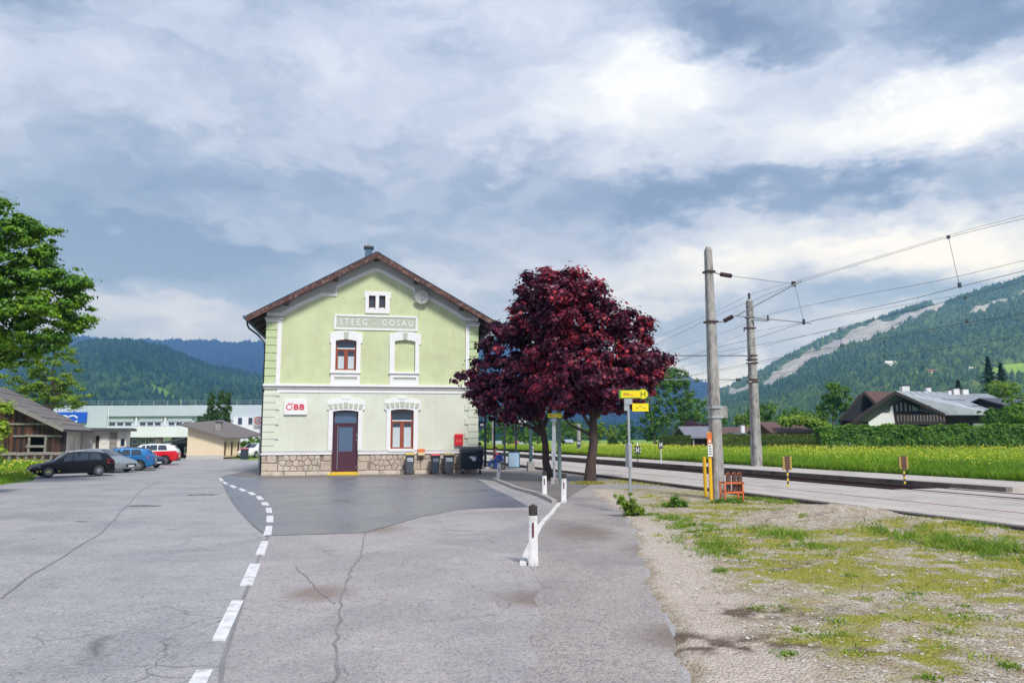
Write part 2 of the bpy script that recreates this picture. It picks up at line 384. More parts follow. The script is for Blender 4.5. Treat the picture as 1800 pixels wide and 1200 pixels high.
M_trim = mat('white_stucco', (.80, .80, .80), (.73, .73, .735), 3, .85, .004, 40)
M_grey = mat('cornice_grey', (.50, .49, .48), (.43, .42, .41), 3, .85, .004, 40)
M_upper = mat('green_render', (.60, .655, .41), (.545, .605, .36), 1.6, .9, .012, 22, c3=(.55, .605, .385), s3=.9, weather=1)
M_lower = mat('pale_green_render', (.685, .72, .62), (.635, .67, .57), 1.4, .9, .008, 24, c3=(.625, .655, .56), s3=.9, weather=1)
M_quoin = mat('quoin_render', (.66, .69, .56), (.61, .64, .52), 3, .9, .006, 26)
M_pil = mat('pilaster_render', (.52, .61, .36), (.47, .56, .32), 3, .9, .006, 26)
M_gpanel = mat('panel_grey_green', (.47, .51, .42), (.43, .47, .38), 4, .9, .004, 30)
M_mortar = mat('mortar', (.30, .25, .20), (.21, .17, .135), 6, .95, .01, 40)
M_stone = [mat('plinth_stone', a, b, 7, .85, .012, 24, c3=c, s3=3) for a, b, c in (
    ((.60, .52, .42), (.48, .41, .32), (.38, .32, .25)), ((.55, .46, .36), (.43, .35, .27), (.34, .28, .22)),
    ((.64, .57, .48), (.52, .45, .37), (.40, .35, .29)), ((.53, .45, .37), (.42, .35, .28), (.32, .27, .22)))]
M_brownwood = mat('fascia_wood', (.085, .032, .026), (.045, .018, .017), 5, .7, .006, 30, stretch=(1, 1, 1), c3=(.26, .15, .11), s3=7)
M_soffit = mat('soffit_wood', (.055, .035, .03), (.03, .02, .02), 6, .8)
M_roofm = mat('roof_metal_dark', (.05, .055, .075), (.04, .045, .06), 3, .4, metal=.2)
M_bluemetal = mat('chimney_blue_sheet', (.06, .14, .22), (.045, .10, .17), 4, .5)
M_redwood = mat('window_frame_red_wood', (.33, .075, .035), (.25, .05, .028), 7, .45)
M_doorc = mat('door_aubergine', (.075, .025, .04), (.065, .02, .035), 3, .4)
M_yellow = mat('yellow_paint', (.72, .50, .03), (.60, .40, .03), 4, .55)
M_glass = glassmat('window_glass', (.02, .035, .055))
M_glassb = glassmat('door_glass', (.07, .12, .20), .15)
M_lace = mat('lace_curtain', (.55, .62, .64), (.45, .52, .55), 30, .9)
M_redp = mat('red_paint', (.72, .015, .03), (.66, .015, .03), 3, .4)
M_logo = mat('logo_red', (.62, .02, .05), (.62, .02, .05), 3, .5)
M_navy = mat('container_dark_plastic', (.010, .018, .030), (.016, .028, .045), 3, .4)
M_bingrey = mat('bin_grey_plastic', (.075, .085, .105), (.06, .07, .09), 3, .5)
M_orange = mat('orange_paint', (.78, .20, .03), (.62, .15, .03), 3, .5)
M_green = mat('sign_green', (.02, .17, .03), (.02, .17, .03), 3, .5)
M_syel = mat('sign_yellow', (.86, .68, .01), (.82, .63, .01), 3, .4)
M_lime = mat('sign_lime', (.55, .74, .02), (.5, .7, .02), 3, .4)
M_post = mat('platform_post_green', (.035, .085, .095), (.03, .07, .08), 3, .45)
M_bark = mat('tree_bark', (.085, .055, .045), (.045, .03, .026), 9, .9, .03, 18, stretch=(1, 1, .35))
M_barkg = mat('tree_bark_grey', (.16, .13, .10), (.09, .07, .055), 7, .9, .03, 14, stretch=(1, 1, .35))
M_wood = [mat('barn_board', tuple(v*.7 for v in a), tuple(v*.7 for v in b), 6, .85, .01, 30, stretch=(1, 1, .25)) for a, b in (
    ((.085, .042, .028), (.04, .02, .016)), ((.14, .065, .038), (.07, .033, .022)), ((.24, .10, .045), (.10, .045, .025)), ((.05, .03, .026), (.025, .016, .015)))]
M_roofold = mat('old_roof', (.19, .17, .16), (.11, .095, .09), 5, .8, .01, 14)
M_oldwall = mat('old_plaster', (.60, .57, .48), (.48, .45, .37), 1.5, .9, .01, 10, c3=(.38, .36, .3), s3=.8)
M_greywood = mat('grey_wood', (.30, .28, .25), (.2, .185, .165), 6, .85, .01, 20)
M_cream = mat('cream_wall', (.74, .62, .44), (.68, .56, .40), 1, .9)
M_facw = mat('factory_white', (.74, .76, .80), (.68, .70, .74), .4, .8)
M_facg = mat('factory_cladding_grey', (.50, .56, .63), (.45, .51, .58), .4, .7)
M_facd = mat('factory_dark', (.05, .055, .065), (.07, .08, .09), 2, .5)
M_blue = mat('sign_blue', (.01, .10, .60), (.01, .09, .5), 2, .4)
M_grassg = leafmat('meadow_grass', [(0, (.09, .19, .008)), (.5, (.20, .36, .012)), (1, (.36, .46, .04))], .3, .65)
M_flower = leafmat('meadow_flower', [(0, (.62, .56, .02)), (.8, (.78, .66, .03)), (1, (.85, .78, .35))], .2, .6)

# ------------------------------------------------------------------ ground
def meadowmat():
    m, nt, N, L, b = mat_new('meadow_ground'); tc = N.new('ShaderNodeTexCoord'); v = tc.outputs['Object']
    n = noise_node(N, L, v, .12, 8, .65); n2 = noise_node(N, L, v, 1.8, 6, .7)
    c = ramp_node(N, L, n.outputs[0], [(.3, (.12, .24, .012)), (.7, (.22, .36, .02))]).outputs[0]
    c = mixc(N, L, .5, c, ramp_node(N, L, n2.outputs[0], [(.3, (.09, .18, .012)), (.7, (.28, .40, .03))]).outputs[0])
    L.new(c, b.inputs['Base Color']); b.inputs['Roughness'].default_value = .9
    bp = N.new('ShaderNodeBump'); bp.inputs['Distance'].default_value = .15; L.new(n2.outputs[0], bp.inputs['Height']); L.new(bp.outputs[0], b.inputs['Normal']); return m
M_meadow = meadowmat()
def sheet(name, pts, z, m, kind='structure', t=0):
    mb = MB(); vs = [(p[0], p[1], z) for p in pts]
    tri = tessellate_polygon([[Vector((p[0], p[1], 0)) for p in pts]])
    if t:
        k = len(vs); mb.add(vs, tri, m); mb.add(vs+[(x, y, z-t) for x, y, _ in vs], [(i, (i+1) % k, k+(i+1) % k, k+i) for i in range(k)], m)
    else: mb.add(vs, tri, m)
    me = bpy.data.meshes.new(name); me.from_pydata(mb.v, [], mb.f); me.materials.append(m)
    for p in me.polygons: pass
    bm = bmesh.new(); bm.from_mesh(me); bmesh.ops.recalc_face_normals(bm, faces=bm.faces)
    if not t:
        for f in bm.faces:
            if f.normal.z < 0: f.normal_flip()
    bm.to_mesh(me); bm.free()
    o = bpy.data.objects.new(name, me); C.objects.link(o); o['kind'] = kind; return o
def gp(*pts): return [G(*p) for p in pts]
sheet('ground', [(-4200, -50), (4200, -50), (4200, 4500), (-4200, 4500)], -.05, M_meadow)
# asphalt of the road and the station yard, seen from bottom left to the factory gate
edge_l = gp((0, 852), (58, 845), (72, 828), (120, 816), (240, 806), (330, 797))
road = [(-8, -8)]+[(-60, 8), (-45, 27)]+[(p.x, p.y) for p in edge_l]+[(-48, 130), (-22, 130), (TP(13.45, 112).x, TP(13.45, 112).y)]+[(TP(13.45, 18).x, TP(13.45, 18).y), (3.5, 19), (2.6, 12), (2.6, -8)]
sheet('road', road, 0, M_asph)
fore = gp((470, 942), (640, 936), (695, 921), (745, 907), (800, 896), (850, 893), (930, 891), (985, 884), (956, 934), (955, 990), (985, 1060), (985, 1200))
fore = [(p.x, p.y) for p in fore]+[(.7, -7), (-3.2, -7)]+[(p.x, p.y) for p in gp((385, 1200), (402, 1125), (440, 1020), (462, 965))]
sheet('forecourt', fore, .004, M_asph2)
dark = gp((388, 838), (396, 858), (412, 885), (440, 917), (470, 942), (640, 936), (695, 921), (745, 907), (800, 896), (850, 893), (930, 891), (905, 876), (870, 860), (838, 841), (700, 838), (560, 839), (470, 841), (430, 838), (405, 835))
sheet('new_asphalt_patch', [(p.x, p.y) for p in dark], .008, M_dark)
apron = gp((385, 839), (405, 834), (455, 822), (462, 815)); 
apron = [(p.x, p.y) for p in apron]+[(-9.5, 43), (-3, 45)]+[(p.x, p.y) for p in gp((860, 828), (1010, 826), (1060, 835), (1040, 850), (985, 883), (945, 872), (905, 858), (870, 845), (838, 841.5), (700, 838.5), (560, 839.5), (470, 841.5), (430, 838.5), (405, 835.5))]
sheet('station_apron', apron, .0105, M_apron)
# footpath with its kerb
path = gp((985, 884), (1000, 840), (1060, 830), (1170, 838), (1235, 862))+[TP(13.4, 16.5)]+gp((1090, 905), (1098, 912), (1120, 948), (1130, 985), (1143, 1030), (1165, 1080), (1188, 1130), (1200, 1200))
path = [(p.x, p.y) for p in path]+[(1.8, -8), (.25, -8)]+[(p.x, p.y) for p in gp((915, 1200), (948, 1160), (930, 1120), (955, 1085), (938, 1055), (952, 1030), (940, 1012), (930, 992), (950, 932))]
sheet('footpath', path, .0075, M_path)

def kerb(name, label, pts, w, h, m, n, jit=.01):
    """a line of kerb stones along pts: each stone a part"""
    root = thing(name, label, 'kerb', pts[0])
    P2 = [Vector(p) for p in pts]; seg = [(P2[i+1]-P2[i]).length for i in range(len(P2)-1)]; tot = sum(seg)
    def at(s):
        for i, l in enumerate(seg):
            if s <= l or i == len(seg)-1: return P2[i].lerp(P2[i+1], min(1, s/l))
            s -= l
    for i in range(n):
        a, b = at(tot*i/n+.008), at(tot*(i+1)/n-.008); d = (b-a).normalized(); q = Vector((-d.y, d.x, 0))*w/2; hh = h+random.uniform(-jit, jit)
        mb = MB(); o = P2[0]
        vs = [a-q, a+q, b+q, b-q]
        mb.add([tuple(v-o-Vector((0, 0, .05))) for v in vs]+[tuple(v-o+Vector((0, 0, hh))) for v in vs], [(0, 1, 2, 3), (4, 5, 6, 7), (0, 1, 5, 4), (1, 2, 6, 5), (2, 3, 7, 6), (3, 0, 4, 7)], m)
        mb.build('kerb_stone', root, bevel=.012)
    return root
kerb('painted_kerb', 'white painted kerb stones running from the nearest marker post to the footpath gap', gp((919, 994), (931, 962), (950, 925), (968, 905), (984, 885)), .10, .06, M_kerbw, 9, .015)
kerb('curved_kerb', 'grey curved kerb between dark asphalt and the tree pavement', gp((868, 843), (885, 850), (903, 858), (925, 864.5), (945, 870), (962, 877), (975, 884)), .16, .10, M_kerb, 11)

# seams poured with tar
def strip(name, pts, w, z, m, jit=0):
    P2 = [G(*p) for p in pts]; Q = []
    for i in range(len(P2)-1):
        for k in range(5): Q.append(P2[i].lerp(P2[i+1], k/5))
    Q.append(P2[-1]); L_, R_ = [], []
    for i, p in enumerate(Q):
        d = (Q[min(i+1, len(Q)-1)]-Q[max(i-1, 0)]).normalized(); q = Vector((-d.y, d.x, 0)); jx = q*random.uniform(-jit, jit); ww = w*random.uniform(.6, 1.3)/2
        L_.append((p+jx+q*ww)); R_.append((p+jx-q*ww))
    vs = [(p.x, p.y, z) for p in L_+R_]; k = len(Q)
    mb = MB(); mb.add(vs, [(i, i+1, k+i+1, k+i) for i in range(k-1)], m); o = mb.build(name, kind='structure')
    return o
strip('tar_seam', [(474, 938), (462, 965), (440, 1018), (402, 1128), (385, 1200), (372, 1260)], .040, .009, M_tar, .01)
strip('tar_seam', [(640, 937), (641, 955), (633, 980), (626, 990), (612, 1008), (613, 1020), (603, 1050), (596, 1090), (592, 1130), (590, 1200)], .028, .009, M_tar, .03)
strip('tar_seam', [(0, 1052), (60, 1008), (130, 966), (180, 935), (215, 897), (250, 860), (280, 845), (330, 842)], .028, .006, M_tar, .02)
strip('tar_seam', [(470, 941), (560, 939), (640, 936), (695, 921), (745, 907), (800, 896), (850, 893), (930, 891)], .03, .0125, M_tar, .015)
strip('tar_seam', [(388, 840), (396, 860), (412, 887), (440, 919), (470, 943)], .025, .0125, M_tar, .015)
strip('tar_seam', [(520, 995), (545, 1020), (575, 1052), (590, 1062)], .02, .009, M_tar, .03)
for a in ([(228, 889), (250, 888.5), (280, 889)], [(330, 870), (355, 869), (380, 869.5)]): strip('asphalt_patch_scar', a, .35, .006, mat('scar_asphalt', (.12, .115, .12), (.09, .085, .09), 4, .6))
# white dashes of the give-way line
dq = [((333, 1200), (345, 1180), (374, 1179), (366, 1200), (352, 1225), (318, 1225)), ((373, 1125), (407, 1057), (428, 1057), (397, 1126)), ((422, 1029), (439, 992), (458, 992), (444, 1029)),
      ((449, 975), (460, 952), (472, 952), (465, 976)), ((463, 941), (468, 925), (479, 925), (477, 941)), ((468, 918), (469, 907), (480.5, 907), (480.5, 918)),
      ((468, 901), (467, 893), (477, 893), (478.5, 902)), ((461, 888), (459, 883), (469.5, 883), (474, 888.5)), ((454, 878.5), (449, 872.7), (457.5, 872), (464, 878)),
      ((441, 870), (434.6, 865.6), (443, 865), (450.5, 869.5)), ((425, 863.2), (418.2, 859), (425.5, 858.6), (434, 862.8)), ((409, 857.5), (402.3, 853.2), (409, 852.8), (417.5, 857)),
      ((394.5, 850.8), (390.2, 847), (395, 846.6), (402, 850.4)), ((387.5, 845.3), (384.4, 841), (389.5, 840.6), (393.3, 845))]
for q in dq:
    c = [G(*p) for p in (q if len(q) == 4 else (q[5], q[1], q[2], q[4]))]
    mb = MB(); mb.add([(p.x, p.y, .017) for p in c]+[(p.x, p.y, .0) for p in c], [(0, 1, 2, 3), (0, 1, 5, 4), (1, 2, 6, 5), (2, 3, 7, 6), (3, 0, 4, 7)], M_white_paint)
    mb.build('road_marking_dash', kind='structure')

# ------------------------------------------------------------------ weedy gravel lot
def gravelmat():
    m, nt, N, L, b = mat_new('gravel_lot'); tc = N.new('ShaderNodeTexCoord'); v = tc.outputs['Object']
    def attr(n): a = N.new('ShaderNodeAttribute'); a.attribute_name = n; return a.outputs['Fac']
    vo = N.new('ShaderNodeTexVoronoi'); vo.inputs['Scale'].default_value = 34; L.new(v, vo.inputs['Vector'])
    sp = N.new('ShaderNodeSeparateColor'); L.new(vo.outputs['Color'], sp.inputs[0])
    st = ramp_node(N, L, sp.outputs[0], [(0, (.24, .20, .16)), (.35, (.46, .40, .32)), (.75, (.57, .51, .42)), (1, (.70, .65, .58))]).outputs[0]
    n1 = noise_node(N, L, v, 9, 8, .75); so_ = ramp_node(N, L, n1.outputs[0], [(.3, (.20, .14, .085)), (.5, (.36, .28, .18)), (.7, (.50, .42, .31))]).outputs[0]
    n2 = noise_node(N, L, v, 3.1, 8, .72); f = ramp_node(N, L, n2.outputs[0], [(.40, (0, 0, 0)), (.58, (1, 1, 1))]).outputs[0]; c = mixc(N, L, f, so_, st)
    pk = ramp_node(N, L, n1.outputs[0], [(.3, (.50, .40, .34)), (.7, (.64, .55, .47))]).outputs[0]; pk = mixc(N, L, .35, pk, st)
    c = mixc(N, L, attr('pale'), c, pk)
    c = mixc(N, L, attr('dirt'), c, (.095, .055, .035))
    ms = ramp_node(N, L, noise_node(N, L, v, 14, 8, .8).outputs[0], [(.3, (.15, .17, .018)), (.5, (.29, .28, .035)), (.7, (.44, .37, .09))]).outputs[0]
    mf = N.new('ShaderNodeMath'); mf.operation = 'MULTIPLY_ADD'; L.new(noise_node(N, L, v, 11, 9, .8).outputs[0], mf.inputs[0]); mf.inputs[1].default_value = 2.6; mf.inputs[2].default_value = -1.3
    m2 = N.new('ShaderNodeMath'); m2.operation = 'ADD'; m2.use_clamp = True; L.new(mf.outputs[0], m2.inputs[0]); L.new(attr('veg'), m2.inputs[1])
    m3 = N.new('ShaderNodeMath'); m3.operation = 'MULTIPLY'; L.new(m2.outputs[0], m3.inputs[0]); vg = N.new('ShaderNodeMath'); vg.operation = 'MULTIPLY'; vg.use_clamp = True; L.new(attr('veg'), vg.inputs[0]); vg.inputs[1].default_value = 1.6; L.new(vg.outputs[0], m3.inputs[1])
    c = mixc(N, L, m3.outputs[0], c, ms)
    L.new(c, b.inputs['Base Color']); b.inputs['Roughness'].default_value = .9; b.inputs['Specular IOR Level'].default_value = .2
    hh = N.new('ShaderNodeMath'); hh.operation = 'MULTIPLY_ADD'; L.new(vo.outputs['Distance'], hh.inputs[0]); hh.inputs[1].default_value = -.8; L.new(n1.outputs[0], hh.inputs[2])
    bp = N.new('ShaderNodeBump'); bp.inputs['Distance'].default_value = .035; L.new(hh.outputs[0], bp.inputs['Height']); L.new(bp.outputs[0], b.inputs['Normal'])
    return m
M_gravel = gravelmat()
ex = np.array([G(*p)[:2] for p in ((1200, 1260), (1200, 1200), (1188, 1130), (1165, 1080), (1143, 1030), (1130, 985), (1120, 948), (1098, 912), (1088, 900))])
def path_edge_x(y):                     # where the footpath ends
    o = np.argsort(ex[:, 1]); return np.interp(y, ex[o, 1], ex[o, 0])
def gauss_px(X, Y, px, py, rx, ry):     # patch of ground centred where the ray of (px,py) lands, radii in metres across/along
    g = G(px, py); return np.exp(-(((X-g.x)/rx)**2+((Y-g.y)/ry)**2))
def lot_fields(X, Y):
    e = X-path_edge_x(Y); n = X*TN.x+Y*TN.y
    wob = (fbm(X*1.3, Y*1.3, 5)-.5)
    d = e+wob*.5
    pale = smooth(.05, .25, d)*(1-smooth(.55, 1.3, d+wob*.8))*(1-smooth(14.5, 17, Y)*.3)
    veg = np.clip((fbm(X*.7, Y*.9, 21, 5)-.36)*2.6, 0, 1)*smooth(.6, 1.8, d)
    for a in ((1250, 945, .8, 2.6), (1400, 955, .9, 1.8), (1650, 960, 1.6, 2.2), (1780, 985, 1.2, 2), (1500, 1010, 2, .9), (1230, 890, 2.2, 1.2), (1450, 905, 4, .6), (1480, 1140, .7, .35), (1700, 1090, 1, .5), (1760, 940, 3, .8), (1620, 1020, 2, .7)):
        veg = veg+.8*gauss_px(X, Y, *a)*(.4+.9*fbm(X*2, Y*2, 33))
    veg = veg*(.25+1.15*smooth(.38, .62, fbm(X*3.2, Y*3.6, 61, 5)))
    veg = veg*(1-smooth(.35, .75, gauss_px(X, Y, 1500, 915, 2.2, 1.6)))*(1-.9*pale)
    dirt = 0
    for a in ((1270, 1140, .55, .22), (1610, 1150, .6, .2), (1440, 1130, .5, .25), (1395, 1000, .7, .6), (1190, 1130, .25, .3), (1330, 1080, .5, .3), (1510, 960, 1.2, .5)):
        dirt = dirt+gauss_px(X, Y, *a)
    dirt = np.clip(dirt*1.4+(fbm(X*1.7, Y*1.7, 77)-.62)*3*smooth(.8, 2, d), 0, 1)*smooth(.36, .62, fbm(X*6, Y*7, 3, 5))
    return d, n, np.clip(pale, 0, 1), np.clip(veg, 0, 1), np.clip(dirt, 0, .85)
def lot_z(X, Y):
    d, n, *_ = lot_fields(X, Y)
    z = -.03+.06*smooth(-.12, .18, d)+.05*(fbm(X*1.6, Y*1.6, 9)-.5)*smooth(.2, 1.2, d)+.03*(fbm(X*7, Y*7, 4)-.5)*smooth(0, .5, d)
    z = z+.26*gauss_px(X, Y, 1470, 912, 1.9, 1.0)*(.55+.9*fbm(X*1.2, Y*1.2, 15))+.16*gauss_px(X, Y, 1620, 930, 1.8, 1.0)
    z = z+.07*smooth(6, 10, X)*0
    return z*(1-.6*smooth(12.6, 13.4, n))
def build_lot():
    xs = np.arange(1.0, 22, .055); ys = np.concatenate([np.arange(3.2, 9, .05), np.arange(9, 27, .09)])
    X, Y = np.meshgrid(xs, ys); d, n, pale, veg, dirt = lot_fields(X, Y); Z = lot_z(X, Y)
    idx = np.arange(X.size).reshape(X.shape); q = np.stack([idx[:-1, :-1], idx[:-1, 1:], idx[1:, 1:], idx[1:, :-1]], -1).reshape(-1, 4)
    nn = n.ravel()[q].max(1); dd = d.ravel()[q].max(1); keep = (nn < 13.46) & (dd > -.3)
    o = np_mesh('gravel_ground', np.stack([X.ravel(), Y.ravel(), Z.ravel()], 1), q[keep], M_gravel, smooth=True, kind='structure',
                attrs=dict(pale=pale.ravel(), veg=veg.ravel(), dirt=dirt.ravel()))
    return o
build_lot()
M_pebble = leafmat('pebbles', [(0, (.20, .175, .155)), (.4, (.42, .38, .33)), (.8, (.52, .48, .43)), (1, (.62, .59, .55))], 0, .9, .2)
def build_stones():
    n = 60000; X = rng.uniform(2, 16, n); Y = 4.3+17*rng.random(n)**1.7; d, nn, pale, veg, dirt = lot_fields(X, Y)
    px, py = project(np.stack([X, Y, X*0], 1))
    k = (d > .05) & (nn < 13.3) & (px < 1850) & (py < 1230) & (rng.random(n) < (.35+.65*fbm(X*3, Y*3, 8))*(1-.8*veg)*(1-.55*pale))
    X, Y = X[k], Y[k]; n = len(X); s = .006+.020*rng.random(n)**4+.004*(Y > 9)
    t = [(1, 0, .1), (.3, .9, 0), (-.8, .5, .15), (-.6, -.8, 0), (.5, -.8, .1), (.1, .1, .75), (0, 0, -.5)]
    f = [(0, 1, 5), (1, 2, 5), (2, 3, 5), (3, 4, 5), (4, 0, 5)]
    sc = np.stack([s*rng.uniform(.7, 1.4, n), s*rng.uniform(.6, 1.1, n), s*rng.uniform(.5, 1.1, n)], 1)
    V, F = scatter(t, f, np.stack([X, Y, lot_z(X, Y)+s*.15], 1), sc, rng.uniform(0, 6.28, n))
    o = np_mesh('pebbles', V, F, M_pebble, tint=np.repeat(rng.random(n), 7), kind='stuff'); tag(o, 'loose pale stones lying over the weedy gravel lot', 'pebbles')
build_stones()
# blades: curved two-segment leaves
def blades(pos, h, w, lean, seed=0):
    r = np.random.default_rng(seed); n = len(pos); a = r.uniform(0, 6.283, n); q = r.uniform(0, 6.283, n)
    dx, dy = np.cos(a), np.sin(a); sx, sy = np.cos(q), np.sin(q); l = lean*r.uniform(.3, 1.5, n)
    P0 = np.asarray(pos); z = np.zeros(n)
    def pt(t, side):
        return P0+np.stack([dx*h*l*t*t+side*sx*w*(1-t*.75), dy*h*l*t*t+side*sy*w*(1-t*.75), h*t*(1-.25*l*t)], 1)
    V = np.stack([pt(0, -1), pt(0, 1), pt(.55, 1), pt(.55, -1), pt(1, 0)], 1).reshape(-1, 3)
    b = np.arange(n)*5
    F = np.concatenate([np.stack([b, b+1, b+2], 1), np.stack([b, b+2, b+3], 1), np.stack([b+3, b+2, b+4], 1)])
    return V, F
M_weed = leafmat('weed_leaf', [(0, (.07, .15, .012)), (.5, (.18, .32, .025)), (.8, (.34, .44, .05)), (1, (.50, .46, .14))], .35, .6)
M_moss = leafmat('low_weed_leaf', [(0, (.14, .19, .015)), (.5, (.28, .31, .03)), (1, (.50, .42, .12))], .3, .7)
def build_lot_weeds():
    n = 150000; X = rng.uniform(2, 19, n); Y = 4.4+20*rng.random(n)**1.35; d, nn, pale, veg, dirt = lot_fields(X, Y)
    px, py = project(np.stack([X, Y, X*0], 1)); cl = fbm(X*5, Y*5, 55, 4)
    k = (d > .15) & (nn < 13.35) & (px < 1860) & (py < 1240) & (rng.random(n) < np.clip(veg*1.1-.05, 0, 1)*smooth(.36, .68, cl))
    X, Y = X[k], Y[k]; n = len(X); h = rng.uniform(.015, .05, n)*(1+.6*(Y > 12)); w = rng.uniform(.002, .005, n)*(1+Y*.07)
    V, F = blades(np.stack([X, Y, lot_z(X, Y)-.004], 1), h, w, 1.0, 3)
    t = np.clip(rng.normal(.5, .25, n)+(fbm(X*.8, Y*.8, 66)-.5)*1.2, 0, 1)
    o = np_mesh('ground_weeds', V, F, M_moss, tint=np.repeat(t, 5), kind='stuff'); tag(o, 'low yellowish moss and grass creeping over the gravel lot', 'weeds')
    # taller green weed patches
    P_, H_, T_ = [], [], []
    for (a, b, rx, ry, cnt, hh, tt) in ((1215, 930, .45, 1.6, 2600, .20, .45), (1250, 965, .5, 1.3, 2400, .16, .45), (1180, 915, .3, .7, 700, .16, .4), (1380, 945, .5, 1.2, 1500, .24, .5), (1420, 965, .5, .7, 900, .16, .5), (1640, 950, .9, 1.3, 2400, .28, .45), (1700, 965, .6, .9, 1500, .25, .4),
                                  (1780, 975, .6, 1.1, 1800, .3, .4), (1560, 940, .4, .4, 500, .12, .4), (1740, 935, .9, .5, 900, .2, .5), (1265, 1008, .1, .15, 130, .12, .4), (1370, 1075, .1, .12, 110, .08, .35), (1480, 900, 2.0, .3, 450, .14, .5), (1640, 905, 1.6, .3, 350, .14, .5),
                                  (1310, 880, .8, .5, 1500, .22, .35), (1270, 886, .5, .4, 800, .16, .4), (1390, 885, .9, .35, 1200, .24, .55), (1160, 893, .5, .5, 500, .08, .5), (1700, 1085, .5, .25, 500, .06, .6), (1385, 1157, .12, .1, 130, .06, .4), (1470, 1125, .35, .2, 450, .05, .5)):
        g = G(a, b); q = rng.normal(0, .55, (cnt, 2))*(rx, ry)+(g.x, g.y); m_ = fbm(q[:, 0]*4, q[:, 1]*4, 91, 3) > .5
        q = q[m_]; P_.append(q); H_.append(np.full(len(q), hh)); T_.append(np.full(len(q), tt))
    for _ in range(150):
        a, b = rng.uniform(2.6, 11), 5+13*rng.random()**1.5; c_ = int(rng.integers(25, 90)); rr_ = rng.uniform(.03, .10)
        P_.append(rng.normal(0, rr_, (c_, 2))+(a, b)); H_.append(np.full(c_, rng.uniform(.04, .11))); T_.append(np.full(c_, rng.uniform(.35, .95)))
    q = np.concatenate(P_); hh = np.concatenate(H_)*.62*rng.uniform(.25, 1.3, len(q)); tt = np.clip(np.concatenate(T_)+rng.normal(0, .17, len(q)), 0, 1)
    kk = path_edge_x(q[:, 1]) < q[:, 0]-.15; q, hh, tt = q[kk], hh[kk], tt[kk]; kk = q @ np.array([TN.x, TN.y]) < 13.4; q, hh, tt = q[kk], hh[kk], tt[kk]
    V, F = blades(np.column_stack([q, lot_z(q[:, 0], q[:, 1])]), hh, .004+.006*rng.random(len(q)), 1.2, 5)
    o = np_mesh('tall_weeds', V, F, M_weed, tint=np.repeat(tt, 5), kind='stuff'); tag(o, 'taller fresh green weeds standing in patches on the gravel lot', 'weeds')
build_lot_weeds()

# ------------------------------------------------------------------ track area
def along(n0, n1, s0, s1, z0, z1, m, name, label=None, kind='structure', parent=None):
    mb = MB(); vs = []
    for z in (z0, z1):
        for n, s in ((n0, s0), (n1, s0), (n1, s1), (n0, s1)): vs.append(TP(n, s, z))
    mb.add(vs, [(3, 2, 1, 0), (4, 5, 6, 7), (0, 1, 5, 4), (1, 2, 6, 5), (2, 3, 7, 6), (3, 0, 4, 7)], m); o = mb.build(name, parent)
    if kind: o['kind'] = kind
    return o
S0, S1 = -40, 190
along(13.5, 18.75, S0, S1, -.3, .115, M_pave, 'paved_track')
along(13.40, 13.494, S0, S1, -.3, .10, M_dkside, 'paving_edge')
along(18.76, 21.2, S0, S1, -.5, .0, mat('track_ballast', (.13, .10, .08), (.06, .048, .04), 9, .95, .04, 30), 'track_bed')
gp0, gp1 = sorted((G(1648, 863, .2).dot(TD), G(1752, 872, .2).dot(TD)))
M_pk = mat('platform_kerb', (.20, .17, .15), (.11, .09, .08), 1.2, .9, .01, 12, c3=(.055, .045, .04), s3=.9)
for a, b in ((S0, gp0), (gp1, S1)):
    along(21.2, 21.45, a, b, -.4, .262, M_pk, 'platform_edge'); along(21.455, 24.6, a, b, -.4, .25, M_plat, 'far_platform')
mb = MB(); vs = [TP(n, s, z) for s, n, z in ((gp0, 21.2, .11), (gp1, 21.2, .11), (gp1, 24.6, .245), (gp0, 24.6, .245))]; mb.add(vs, [(0, 1, 2, 3)], M_pave); mb.build('platform_ramp', kind='structure')
# slabs in the paving: joints recessed, shown as separate slabs on the near strip
for i in range(34):
    s = 4+i*2.4
    along(13.52, 14.40, s+.012, s+2.388, .10, .128+.004*random.random(), M_plat, 'concrete_slab')
def rail(n, z, m, label, s0=S0, s1=S1, group=None):
    root = thing('rail', label, 'rail', TP(n, s0, z), 0, group)
    o = Vector(root.location)
    for (w, a, b, nm) in ((.07, .10, .14, 'rail_head'), (.02, .02, .10, 'rail_web'), (.13, 0, .02, 'rail_foot')):
        mb = MB(); vs = []
        for zz in (a, b):
            for dn, s in ((-w/2, s0), (w/2, s0), (w/2, s1), (-w/2, s1)): vs.append(TP(n+dn, s, z+zz)-o)
        mb.add(vs, [(3, 2, 1, 0), (4, 5, 6, 7), (0, 1, 5, 4), (1, 2, 6, 5), (2, 3, 7, 6), (3, 0, 4, 7)], m); mb.build(nm, root)
rail(14.45, -.018, M_rust, 'rusty rail sunk flush in the paving on the side towards the gravel lot')
rail(15.75, -.018, M_red, 'red oxide rail sunk in the middle of the pale paving')
rail(19.25, .0, M_rust, 'near rail of the open track beside the paving')
rail(20.69, .0, M_rust, 'rail of the open track tucked under the far platform edge')
pc = [nof(1590, 862), ]
g0 = PN(1575, 870, 20); g1 = PN(1760, 884, 20)
s_a = G(1600, 864).dot(TD); s_b = G(1760, 888).dot(TD)
cs0, cs1 = min(s_a, s_b)-1.2, max(s_a, s_b)-.3
cross = thing('track_crossing', 'pale concrete crossing panels laid over the open track', 'level crossing', TP(18.8, (cs0+cs1)/2, .1))
